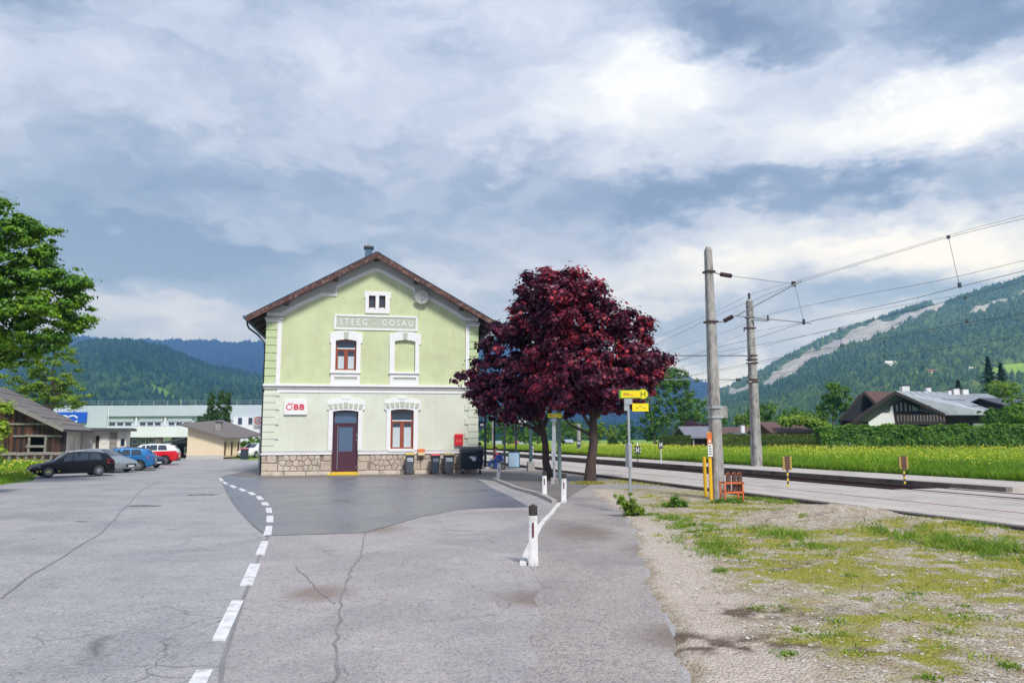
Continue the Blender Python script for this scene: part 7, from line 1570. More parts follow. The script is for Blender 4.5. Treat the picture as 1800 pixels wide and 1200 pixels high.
# ------------------------------------------------------------------ bus stop signs
def stop_sign(name, label, base, px, ytop, ybot, xl, xr, rpx, pole_w, second=None, table=None, foot=None, rz=0):
    Y = base.y; k = Y/1300; r = thing(name, label, 'bus stop sign', base, rz)
    def L(x, y): q = P(x, y, Y)-base; return q.x, q.z
    ox = L(px, ytop)[0]
    zt = L(px, ybot+1)[1]; mb = MB(); mb.tube([(0, 0, -.1), (0, 0, zt)], pole_w, M_steel, 10); mb.build('pole', r, smooth=True)
    cx_, cz_ = L(xr-rpx, (ytop+ybot)/2); R_ = rpx*k; x0, z1 = L(xl, ytop+(1.5)); hb = (ybot-ytop)*k*.5-.0; hh_ = R_*.80
    def key(rr, h2, x_):
        a = math.asin(min(.99, h2/rr)); pts = [(x_, cz_-h2)]; n = 22; s, e_ = -math.pi+a, math.pi-a
        for i in range(n+1): t = s+(e_-s)*i/n; pts.append((cx_+math.cos(t)*rr, cz_+math.sin(t)*rr))
        pts.append((x_, cz_+h2)); return pts
    mb = MB(); mb.plate(key(R_, hh_, x0), [], -.035, .01, M_lime, back=True); b = mb.build('sign_board', r)
    mb = MB(); mb.plate(key(R_*.99, hh_*.985, x0+.005), [key(R_*.88, hh_*.86, x0+.035)], -.039, -.036, M_green); mb.build('sign_border', b)
    mb = MB(); mb.plate(key(R_*.82, hh_*.74, x0+.06), [], -.040, -.036, M_syel); mb.build('sign_face', b)
    mb = MB(); s_ = R_*.48
    for sx in (-1, 1): mb.box(cx_+sx*s_*.75-s_*.17, cx_+sx*s_*.75+s_*.17, -.046, -.041, cz_-s_, cz_+s_, M_green)
    mb.box(cx_-s_*.58, cx_+s_*.58, -.0455, -.041, cz_-s_*.15, cz_+s_*.12, M_green); mb.build('letter', b)
    mb = MB()
    for i, (f0, f1, dz) in enumerate(((.16, .42, .05), (.16, .58, -.28))): mb.box(x0+(cx_-x0)*f0, x0+(cx_-x0)*f1, -.0445, -.041, cz_+hh_*dz, cz_+hh_*dz+.018, M_orange if i else M_rust)
    mb.build('small_print', b)
    mb = MB(); mb.box(-.10, .10, -.045, .045, zt-.12, zt+.02, M_steel); mb.build('bracket', r)
    if second:
        x0_, x1_, y0_, y1_ = second; a, b_ = L(x0_, y1_), L(x1_, y0_); mb = MB(); mb.box(a[0], b_[0], -.06, -.03, a[1], b_[1], M_syel); s2 = mb.build('lower_board', r, bevel=.004); s2['label'] = 'plain yellow lower board'
        mb = MB(); [mb.box(a[0]+.08+.09*i, a[0]+.15+.09*i, -.064, -.061, (a[1]+b_[1])/2+.02*((i % 2)*2-1), (a[1]+b_[1])/2+.02*((i % 2)*2-1)+.012, M_rust) for i in range(3)]; mb.build('small_print', s2)
        mb = MB(); c = L(1102, y1_), L(1108, y0_); mb.box(-.10, .02, -.028, .05, c[0][1]+.02, c[1][1]-.02, M_steel); mb.build('board_bracket', r)
    if table:
        x0_, x1_, y0_, y1_ = table; a, b_ = L(x0_, y1_), L(x1_, y0_); mb = MB(); mb.box(a[0], b_[0], -.32, .25, a[1], b_[1], M_steel); mb.build('timetable_case', r, bevel=.01)
    if foot: mb = MB(); mb.box(-foot[0], foot[0], -foot[0], foot[0], 0, foot[1], M_conc, .85); mb.build('concrete_foot', r, bevel=.03)
    return r
p = G(1109, 902); p = Vector((p.x, p.y, .0))
stop_sign('bus_stop_sign', 'near yellow bus stop sign with green H and a second yellow board below', p, 1107, 684, 701, 1088, 1139.5, 9.5, .032, (1111, 1139, 709, 723), (1102.3, 1107, 779, 821))
p = G(974.5, 850.5)
r = stop_sign('bus_stop_sign', 'far yellow bus stop sign with black H in front of the thinner maple trunk', p, 973, 725, 735, 961.5, 988.5, 5.0, .05, None, None, (.17, .26))
k = p.y/1300
for x0_, x1_, y0_, y1_, nm in ((970.5, 976.5, 748, 774, 'timetable_case'), (969, 977, 775, 799, 'timetable_case'), (970, 975.5, 800, 813, 'timetable_case')):
    a, b_ = P(x0_, y1_, p.y)-p, P(x1_, y0_, p.y)-p; mb = MB(); mb.box(a.x, b_.x, -.09, -.03, a.z, b_.z, M_steel); mb.build(nm, r, bevel=.005)
# bush of weeds round the near sign
def weed_bush(name, label, gx, gy, blobs, n, s, m, seed, tint=.5):
    b = G(gx, gy); r = thing(name, label, 'plant', b); cl = []
    rr_ = np.random.default_rng(seed); k = b.y/1300
    for (px, py, rx, ry) in blobs: 
        for _ in range(6): q = P(px+rr_.normal(0, rx*.4), py+rr_.normal(0, ry*.4), b.y+rr_.normal(0, .08))-b; cl.append((q.x, q.y, max(.03, q.z), (rx+ry)/2*k*.75))
    crown('leaves', np.array(cl), n, s, m, seed, r, (0, 0, -.1), tint, .2, .35, .9, 'n', .8)
    mb = MB()
    for c in cl[::3]: mb.tube([(c[0]*.3, c[1]*.3, 0), (c[0]*.8, c[1]*.8, c[2]*.6), (c[0], c[1], c[2])], [.006, .005, .003], m, 4)
    V_ = mb.build('stem', r); return r
weed_bush('tall_weed', 'leafy weed climbing round the foot of the near bus stop pole', 1118, 908, [(1098, 884, 12, 12), (1105, 896, 14, 10), (1112, 905, 18, 8), (1135, 906, 16, 6), (1112, 880, 8, 10), (1150, 908, 12, 6), (1092, 878, 10, 10), (1120, 897, 14, 10)], 3800, .036, M_green3, 401, .35)
weed_bush('low_shrub', 'compact bright green plant between the near bus stop pole and the orange rack', 1185, 893, [(1186, 880, 14, 7), (1200, 887, 16, 5), (1172, 888, 12, 4), (1195, 882, 14, 7)], 2600, .036, M_green1, 402, .45)
weed_bush('low_shrub', 'dusty grey-green plant growing under the orange rack', 1275, 886, [(1268, 880, 12, 6), (1285, 884, 12, 5), (1300, 882, 10, 5)], 1700, .036, M_green2, 403, .65)
# yellow marker poles and the orange rack
for (px, yb, yt, w_, lab) in ((1240.5, 874, 802, .085, 'shorter plain yellow post left of the near concrete mast'), (1250.5, 879, 759, .085, 'taller yellow post with orange warning plate and white notice')):
    b = G(px, yb); r = thing('yellow_post', lab, 'post', b, 0, 'yellow posts at the near mast'); h = zat(px, yt, b.y); mb = MB(); mb.box(-w_/2, w_/2, -.05, .05, -.05, h, M_yel2 if 'M_yel2' in globals() else mat('post_yellow', (.85, .50, .015), (.80, .44, .012), 4, .5)); mb.build('post_body', r, bevel=.008)
    if yt < 770:
        a, c = zat(px, 779, b.y), zat(px, 760, b.y); mb = MB(); mb.box(-.075, .065, -.075, -.051, a, c, M_orange); pl = mb.build('warning_plate', r); pl['label'] = 'orange plate with white triangle'
        mb = MB(); mb.add([(-.045, -.08, a+.03), (.04, -.08, a+.03), (-.002, -.08, a+.14)], [(0, 1, 2)], M_white); mb.build('triangle', pl)
        a, c = zat(px, 802, b.y), zat(px, 780, b.y); mb = MB(); mb.box(-.065, .075, -.08, -.051, a, c, M_white); pl = mb.build('notice', r)
        for i in range(4): mb = MB(); zz = c-.06-i*(c-a-.06)/4; mb.box(-.045, .045-.02*(i == 0), -.084, -.081, zz-.014, zz+.014, M_facd); mb.build('text_line', pl)
b = G(1288, 883); rk = thing('orange_rack', 'low orange metal rack holding three rusty brake shoes beside the near mast', 'rack', b, R(6)); k = b.y/1300; M_or2 = mat('rack_orange', (.72, .17, .05), (.60, .13, .04), 6, .55, c3=(.25, .08, .04), s3=4)
def K(x, y): q = P(x, y, b.y)-b; return q.x, q.z
for x in (1271.5, 1304): a = K(x, 884); c = K(x, 846); [ (lambda mb: (mb.bar((a[0], y, 0), (a[0], y, c[1]), .05, .04, M_or2), mb.build('leg', rk)))(MB()) for y in (-.12, .22)]
for y in (848, 864.5): a, c = K(1270, y), K(1305.5, y); mb = MB(); mb.bar((a[0], -.13, a[1]), (c[0], -.13, c[1]), .03, .055, M_or2); mb.build('rail', rk); mb = MB(); mb.bar((a[0], .23, a[1]), (c[0], .23, c[1]), .03, .05, M_or2); mb.build('rail', rk)
for i, x in enumerate((1281, 1291.5, 1301)):
    a, c = K(x, 864), K(x, 833); h_ = thing('brake_shoe', ('leftmost', 'middle', 'rightmost')[i]+' rusty iron brake shoe standing in the orange rack', 'brake shoe', b+Vector((a[0], 0, a[1]-.05)), R(6), 'brake shoes in the orange rack'); hh_ = c[1]-a[1]
    mb = MB(); mb.plate([(-.055, 0), (.055, 0), (.05, hh_*.8), (.075, hh_*.82), (.04, hh_*1.05), (-.02, hh_*1.1), (-.05, hh_*.95)], [], -.05, .05, M_rust, back=True); mb.build('shoe_body', h_); mb = MB(); mb.tube([(-.03, 0, hh_*1.0), (-.06, 0, hh_*1.12), (.02, 0, hh_*1.2), (.06, 0, hh_*1.08)], .014, M_or2, 6); mb.build('handle', h_)
# striped boards at the crossing
def striped(px, yb, yt, lab, z=.12):
    b = G(px, yb, z); r = thing('warning_board', lab, 'warning board', b, R(0), 'striped boards at the track crossing'); h = zat(px, yt, b.y)-z; k = b.y/1300; hw = .13*1.25; hb = h*.46
    mb = MB(); n = 6
    for i in range(n): mb = MB(); mb.box(-.03, .03, -.02, .02, (h-hb)*i/n, (h-hb)*(i+1)/n, M_facd if i % 2 else M_yellow); mb.build('post_band', r)
    mb = MB(); mb.box(-hw, hw, -.02, .02, h-hb, h, mat('board_brown', (.13, .06, .04), (.08, .04, .03), 6, .7)); bd = mb.build('board', r)
    for x0, sg_ in ((-hw, 1), (hw-.075, -1)):
        w_ = .075
        m_ = 6; hh_ = hb/m_; mb = MB(); mb.box(x0, x0+w_, -.028, -.021, h-hb, h, M_facd); mb.build('stripe_field', bd)
        for i in range(m_): z0 = h-hb+i*hh_; a = (hh_*.25, -hh_*.25)[sg_ > 0]; mb = MB(); mb.add([(x0, -.031, z0+hh_*.25-a), (x0+w_, -.031, z0+hh_*.25+a), (x0+w_, -.031, z0+hh_*.75+a), (x0, -.031, z0+hh_*.75-a)], [(0, 1, 2, 3)], M_yellow if z0 else M_yellow); mb.build('stripe', bd)
striped(1385.5, 855, 801, 'yellow and black edged brown board on a striped post, nearer the masts'); striped(1590.5, 850, 801, 'yellow and black edged brown board on a striped post at the meadow edge', .25)
# H boards of the railway
def hboard(px, y0, y1, yb, w, lab, z=.25, striped_=False, post=True, Y=None):
    b = G(px, yb, z) if Y is None else P(px, yb, Y); b.z = z if Y is None else b.z; r = thing('stop_board', lab, 'signal board', b, 0, 'white H boards for trains'); k = b.y/1300; z0, z1 = zat(px, y1, b.y)-b.z, zat(px, y0, b.y)-b.z; hw = w/2*k
    if post: mb = MB(); mb.tube([(0, .03, 0), (0, .03, z0+.1)], .03, M_white if not striped_ else M_facd, 6); mb.build('post', r)
    mb = MB(); mb.box(-hw, hw, -.03, .02, z0, z1, M_black); bd = mb.build('board', r); hh_ = z1-z0; mb = MB()
    for s in (-1, 1): mb.box(s*hw*.45-hw*.13, s*hw*.45+hw*.13, -.04, -.031, z0+hh_*.16, z1-hh_*.16, M_white)
    mb.box(-hw*.32, hw*.32, -.0395, -.031, (z0+z1)/2-hh_*.07, (z0+z1)/2+hh_*.07, M_white); mb.build('letter', bd)
    if striped_:
        for sx in (-1, 1):
            for i in range(5): mb = MB(); zz = z0+hh_*i/5; mb.box(sx*hw*1.15-hw*.14, sx*hw*1.15+hw*.14, -.03, .02, zz, zz+hh_*.19, M_white if i % 2 else M_black); mb.build('stripe', bd)
        mb = MB(); mb.box(-.04, .04, -.02, .02, z1, z1+.22, M_white); mb.build('post_top', r)
hboard(1121.3, 783.5, 797.5, 812, 8, 'H board with black and white striped sides, nearer the bus stop pole', striped_=True); hboard(1162.5, 775, 788, 815, 8.5, 'H board on a thin white post at the meadow edge, right of the striped one'); hboard(1018, 773.5, 783, 803, 8, 'H board fixed to the far concrete mast between the maples', Y=G(1018, 803).y-.35, post=False); hboard(937, 782, 790, 797, 4, 'half hidden H board peeking out behind the tall canopy post')
# grey post beside the far stop
b = G(984, 848); r = thing('grey_post', 'slim blue-grey steel post right behind the far bus stop sign', 'post', b); mb = MB(); mb.tube([(0, 0, 0), (0, 0, zat(983, 690, b.y))], .085, M_post2 if 'M_post2' in globals() else mat('post_grey_green', (.16, .22, .23), (.12, .17, .18), 3, .5), 10); mb.build('post_body', r, smooth=True); mb = MB(); mb.box(-.28, -.10, -.05, .05, 3.0, 3.25, M_steel); mb.tube([(-.1, 0, 3.1), (0, 0, 3.1)], .02, M_steel, 6); mb.build('lamp_box', r)
# zone sign
b = P(461.5, 774, 50); b.z = 0; zs = thing('speed_sign', 'square white 30 Zone speed limit sign partly behind the station corner', 'traffic sign', b, 0); k = 50/1300
c = P(454.3, 738, 50)-b; cz_ = zat(454, 742.5, 50); hw = 8.6*k; mb = MB(); mb.box(c.x-hw, c.x+hw, -.05, -.02, zat(454, 754.5, 50), zat(454, 731.5, 50), mat('sign_pinkish_white', (.80, .74, .76), (.76, .70, .72), 3, .5)); zb_ = mb.build('sign_board', zs)
mb = MB(); n = 28; zc_ = zat(454, 738.6, 50); ro, ri = 6.6*k, 5.0*k; ring = [(c.x+math.cos(2*math.pi*i/n)*ro, zc_+math.sin(2*math.pi*i/n)*ro) for i in range(n)]; ring2 = [(c.x+math.cos(2*math.pi*i/n)*ri, zc_+math.sin(2*math.pi*i/n)*ri) for i in range(n)]; mb.plate(ring, [ring2], -.056, -.051, M_redp); mb.build('red_ring', zb_)
letters('number', '30', 6.2*k, 5.2*k, .004, M_black, zb_, (c.x, -.054, zc_)); letters('lettering', 'Zone', 12.5*k, 4.2*k, .004, mat('sign_teal', (.02, .2, .16), (.02, .2, .16), 3, .5), zb_, (c.x, -.054, zat(454, 750, 50)))
mb = MB(); mb.tube([(c.x+hw*.4, 0, 0), (c.x+hw*.4, 0, zat(454, 733, 50))], .035, M_steel, 8); mb.build('pole', zs)

# ------------------------------------------------------------------ platform canopy and furniture
M_dkpost = mat('canopy_post_dark', (.02, .035, .04), (.015, .025, .03), 3, .5)
cb = G(905, 826); can = thing('platform_canopy', 'low platform canopy on slim dark posts behind the station', 'canopy', (cb.x, cb.y+4, 0), SR)
def cpost(px, yb, yt, w_, m=M_dkpost, foot=None):
    b = G(px, yb); q = loc_of(can, b) if False else (Matrix.Rotation(-SR, 3, 'Z') @ (b-Vector(can.location))); h = zat(px, yt, b.y); mb = MB(); mb.box(q.x-w_, q.x+w_, q.y-w_, q.y+w_, foot or 0, h, m); o = mb.build('post', can)
    if foot: mb = MB(); mb.box(q.x-w_*2.3, q.x+w_*2.3, q.y-w_*2.3, q.y+w_*2.3, 0, foot-.002, M_conc, .93); mb.build('post_foot', can)
    return b
cpost(853, 822, 700, .07, M_post); cpost(869, 822, 700, .06); cpost(887, 825, 700, .06); cpost(907, 817, 700, .06); cpost(933, 827, 700, .085, M_post, .52)
y0, y1 = G(907, 817).y, G(869, 822).y
mb = MB(); zc0 = zat(905, 722, cb.y+4); mb.box(-3.4, 1.3, -3.2, 6, zc0, zc0+.12, M_soffit); mb.build('roof', can); mb = MB(); mb.box(-3.5, 1.4, -3.3, -3.15, zc0-.18, zc0+.18, M_post); mb.build('fascia', can)
# clock
b = P(918, 742, G(933, 827).y); ck = thing('station_clock', 'round white station clock hanging from the canopy post', 'clock', b, 0); k = b.y/1300; ro = 7.2*k
mb = MB(); mb.lathe([(ro, -.09), (ro, .09)], M_black, 24, 'y'); mb.build('clock_case', ck); mb = MB(); mb.lathe([(ro*.9, -.1), (ro*.9, -.091)], M_white, 24, 'y'); fc = mb.build('clock_face', ck)
mb = MB(); mb.bar((0, -.108, 0), (ro*.1, -.108, ro*.72), .02, .035, M_black); mb.build('minute_hand', fc); mb = MB(); mb.bar((0, -.106, 0), (-ro*.5, -.106, ro*.12), .02, .045, M_black); mb.build('hour_hand', fc)
for i in range(12): a = R(30*i); mb = MB(); mb.bar((math.sin(a)*ro*.72, -.103, math.cos(a)*ro*.72), (math.sin(a)*ro*.86, -.103, math.cos(a)*ro*.86), .008, .03, M_black); mb.build('hour_mark', fc)
mb = MB(); mb.tube([(ro, 0, 0), (ro+.28, 0, 0)], .025, M_black, 6); mb.build('bracket', ck)
# hanging number sign and dark sign
b = P(893, 744, cb.y+2); hs = thing('hanging_sign', 'small white pictogram sign hung below the canopy left of the clock', 'sign', b, 0); mb = MB(); mb.box(-.22, .22, -.02, .02, -.16, .16, M_facd); mb.build('sign_board', hs); mb = MB(); mb.box(-.15, -.02, -.03, -.021, -.08, .1, M_white); mb.build('pictogram', hs); mb = MB(); mb.box(.02, .16, -.03, -.021, -.1, .08, M_white); mb.build('pictogram', hs); mb = MB(); mb.tube([(0, 0, .16), (0, 0, .6)], .012, M_black, 5); mb.build('hanger', hs)
b = P(847, 746, cb.y+1.0); hs = thing('hanging_sign', 'dark blue sign board at the station corner below the purple leaves', 'sign', b, 0); mb = MB(); mb.box(-.28, .28, -.02, .02, -.2, .2, mat('sign_navy', (.015, .02, .06), (.02, .03, .08), 3, .5)); mb.build('sign_board', hs); mb = MB(); mb.box(-.1, .1, -.03, -.021, -.06, .06, M_white); mb.build('pictogram', hs); mb = MB(); mb.tube([(0, 0, .2), (0, 0, .7)], .012, M_black, 5); mb.build('hanger', hs)
# A-board with timetable
b = G(903.5, 824); ab = thing('notice_board', 'standing pale blue notice board on grey legs under the canopy', 'notice board', b, 0); k = b.y/1300; w_ = 10.2*k; zt_ = zat(903, 793, b.y); zb_ = zat(903, 821, b.y)
M_pb = mat('notice_blue', (.38, .56, .72), (.33, .50, .68), 5, .5); mb = MB(); mb.box(-w_*.88, w_*.88, -.03, .01, zb_, zt_-.06, M_pb); nb = mb.build('board', ab)
mb = MB(); mb.plate(rect(-w_, w_, zb_-.03, zt_), [rect(-w_*.88, w_*.88, zb_+.03, zt_-.07)], -.045, .02, M_post); mb.build('board_frame', ab)
for i in range(6): mb = MB(); zz = zt_-.2-i*(zt_-zb_-.25)/6; mb.box(-w_*.7, w_*(.2+.45*((i*37) % 5)/5), -.035, -.031, zz, zz+.025, M_facg); mb.build('text_line', nb)
for sx in (-1, 1): mb = MB(); mb.bar((sx*w_*.93, 0, 0), (sx*w_*.93, 0, zb_), .05, .05, M_steel); mb.build('leg', ab)

# ------------------------------------------------------------------ people
def body(name, joints, edges, radii, m, parent, root=0, sub=2, loc=None):
    me = bpy.data.meshes.new(name+'_raw'); me.from_pydata([tuple(j) for j in joints], edges, []); o = bpy.data.objects.new(name+'_raw', me); C.objects.link(o)
    md = o.modifiers.new('s', 'SKIN'); 
    for i, v in enumerate(me.skin_vertices[0].data): rr = radii[i]; v.radius = (rr, rr) if not hasattr(rr, '__len__') else rr; v.use_root = (i == root)
    md.use_smooth_shade = True; s = o.modifiers.new('d', 'SUBSURF'); s.levels = sub; s.render_levels = sub
    dg = bpy.context.evaluated_depsgraph_get(); dg.update(); m2_ = bpy.data.meshes.new_from_object(o.evaluated_get(dg)); bpy.data.objects.remove(o); bpy.data.meshes.remove(me)
    m2_.name = name; m2_.materials.clear(); m2_.materials.append(m); q = bpy.data.objects.new(name, m2_); C.objects.link(q); q.parent = parent; return q
M_skin = mat('skin', (.50, .28, .20), (.46, .25, .18), 6, .6); M_hairb = mat('hair_dark', (.012, .008, .006), (.02, .012, .008), 12, .5)
def seated(name, label, loc, rz, top_m, leg_m, shoe_m, hair_m, lean=0, legs_out=0.0):
    r = thing(name, label, 'person', loc, rz)          # faces local -y... seat height .45
    sh = .45; H = .46
    J = [(0, 0, sh+.06), (0, -.01-lean*.3, sh+.22), (0, -.02-lean*.7, sh+.40), (0, -.02-lean, sh+.52), (0, -.03-lean, sh+.60), (0, -.04-lean, sh+.68), (0, -.045-lean, sh+.78)]
    E = [(0, 1), (1, 2), (2, 3), (3, 4), (4, 5), (5, 6)]; Rr = [(.15, .12), (.14, .11), (.16, .11), (.12, .09), .055, (.085, .095), .075]
    arms = []
    for s in (-1, 1):
        i = len(J); J += [(s*.17, -.02-lean*.9, sh+.47), (s*.21, -.06-lean*.6, sh+.24), (s*.14, -.28-lean*.3, sh+.16), (s*.11, -.36-lean*.3, sh+.15)]; E += [(3, i), (i, i+1), (i+1, i+2), (i+2, i+3)]; Rr += [.055, .045, .034, .026]
        i = len(J); lo = legs_out; J += [(s*.09, -.02, sh+.02), (s*.11, -.44, sh+.02), (s*.11, -.50-lo, .08+.0), (s*.12, -.64-lo, .04)]; E += [(0, i), (i, i+1), (i+1, i+2), (i+2, i+3)]; Rr += [.09, .065, .045, .035]
    b = body('figure', J, E, Rr, M_skin, r)
    # clothes follow the body
    JT = [J[0], J[1], J[2], J[3]]+[J[7], J[8], J[9]]+[J[15], J[16], J[17]]; body('jacket', JT, [(0, 1), (1, 2), (2, 3), (3, 4), (4, 5), (5, 6), (3, 7), (7, 8), (8, 9)], [(.17, .14), (.16, .13), (.18, .13), (.13, .10), .07, .06, .048, .07, .06, .048], top_m, r)
    JL = [J[0], J[11], J[12], J[13], J[19], J[20], J[21]]; body('trousers', JL, [(0, 1), (1, 2), (2, 3), (0, 4), (4, 5), (5, 6)], [(.165, .14), .105, .08, .06, .105, .08, .06], leg_m, r)
    for s in (-1, 1):
        mb = MB(); x = s*.12; y = -.50-legs_out; mb.box(x-.05, x+.05, y-.20, y+.08, 0, .07, shoe_m); mb.build('shoe', r, bevel=.02)
        for f in range(4): mb = MB(); hx = s*.11; hy = -.36-lean*.3; mb.tube([(hx-.028+f*.018, hy, sh+.15), (hx-.028+f*.018, hy-.05, sh+.148), (hx-.026+f*.017, hy-.075+.006*abs(f-1.5), sh+.125)], [.010, .009, .007], M_skin, 5); mb.build('finger', r)
        mb = MB(); mb.tube([(hx-s*.03, hy+.02, sh+.15), (hx-s*.055, hy-.02, sh+.14), (hx-s*.045, hy-.045, sh+.13)], [.011, .010, .008], M_skin, 5); mb.build('thumb', r)
    hc = Vector(J[6])+Vector((0, .02, -.01)); mb = MB(); prof = [(.02, .12), (.07, .105), (.10, .06), (.105, 0), (.095, -.05)]
    mb.lathe([(a, b_) for a, b_ in prof], hair_m, 14, 'z', (hc.x, hc.y+.015, hc.z)); mb.build('hair', r, smooth=True)
    for s in (-1, 1): mb = MB(); mb.lathe([(.004, -.008), (.012, 0), (.004, .008)], M_black, 8, 'y', (hc.x+s*.032, hc.y-.112, hc.z-.045)); mb.build('eye', r); mb = MB(); mb.lathe([(.01, -.01), (.025, 0), (.01, .01)], M_skin, 8, 'x', (hc.x+s*.09, hc.y-.01, hc.z-.07)); mb.build('ear', r)
    mb = MB(); mb.tube([(hc.x, hc.y-.105, hc.z-.05), (hc.x, hc.y-.128, hc.z-.075)], [.009, .015], M_skin, 6); mb.build('nose', r); mb = MB(); mb.box(hc.x-.022, hc.x+.022, hc.y-.118, hc.y-.10, hc.z-.108, hc.z-.10, M_redp); mb.build('mouth', r)
    return r
M_jgrey = mat('jacket_grey', (.20, .25, .32), (.15, .19, .25), 6, .85); M_jpink = mat('jacket_pink', (.55, .10, .17), (.45, .06, .12), 6, .85); M_trd = mat('trousers_dark', (.02, .022, .03), (.03, .03, .04), 6, .85); M_trb = mat('trousers_blue', (.015, .05, .22), (.02, .06, .18), 6, .85)
bench_p = G(856, 823.5); bench_p = P(854, 775, bench_p.y+1.0); bench_p.z = 0
bn = thing('bench', 'metal framed bench behind the waste container', 'bench', bench_p, SR)
for i in range(4): mb = MB(); mb.box(-.95, .95, -.05+i*.11, .04+i*.11, .41, .44, M_trd); mb.build('seat_slat', bn)
for x in (-.8, .8):
    for y in (-.02, .34): mb = MB(); mb.tube([(x, y, 0), (x, y, .41)], .02, M_steel, 6); mb.build('leg', bn)
    mb = MB(); mb.tube([(x, -.02, .40), (x, .34, .40)], .018, M_steel, 6); mb.build('stretcher', bn)
q = bench_p+Vector((-.42, .18, 0)); q.z = 0
pa = seated('person', 'dark haired person in a grey jacket sitting on the bench, half hidden by the container', q, R(8), M_jgrey, M_trd, M_black, M_hairb); pa.scale = (1.22, 1.22, 1.22)
g2 = G(872, 823); q = Vector((g2.x+.1, g2.y+.15, 0))
pb = seated('person', 'person in pink top and dark blue trousers seated low behind the leaning marker post', q, R(-68), M_jpink, M_trb, mat('shoe_pale', (.45, .42, .44), (.4, .38, .4), 5, .6), mat('hair_pinkish', (.20, .05, .05), (.15, .04, .04), 8, .6), .12, .15)
mb = MB(); mb.box(-.28, .28, -.22, .22, 0, .42, M_trb); stl = mb.build('stool_bag', bevel=.06, loc=(q.x, q.y, 0)); tag(stl, 'dark blue soft travel bag serving as seat for the person in pink', 'bag')
g3 = G(884, 825); bp_ = thing('backpack', 'black backpack on the ground leaning at the canopy post', 'backpack', (g3.x-.05, g3.y-.1, 0), R(10)); mb = MB(); mb.box(-.2, .2, -.13, .13, 0, .5, M_black, .8); mb.build('pack_body', bp_, bevel=.05); mb = MB(); mb.box(-.13, .13, -.19, -.12, .05, .28, M_facd, .9); mb.build('pocket', bp_, bevel=.02)
g4 = G(878, 824); bg = thing('blue_backpack', 'bright blue backpack held in front of the seated person in pink', 'backpack', (g4.x-.02, g4.y-.1, .42), R(-20)); mb = MB(); mb.box(-.26, .26, -.14, .14, 0, .42, mat('pack_blue', (.01, .05, .30), (.01, .04, .22), 5, .7), .8); mb.build('pack_body', bg, bevel=.06); mb = MB(); mb.box(-.15, .15, -.2, -.13, .05, .24, M_trb, .9); mb.build('pocket', bg, bevel=.02)

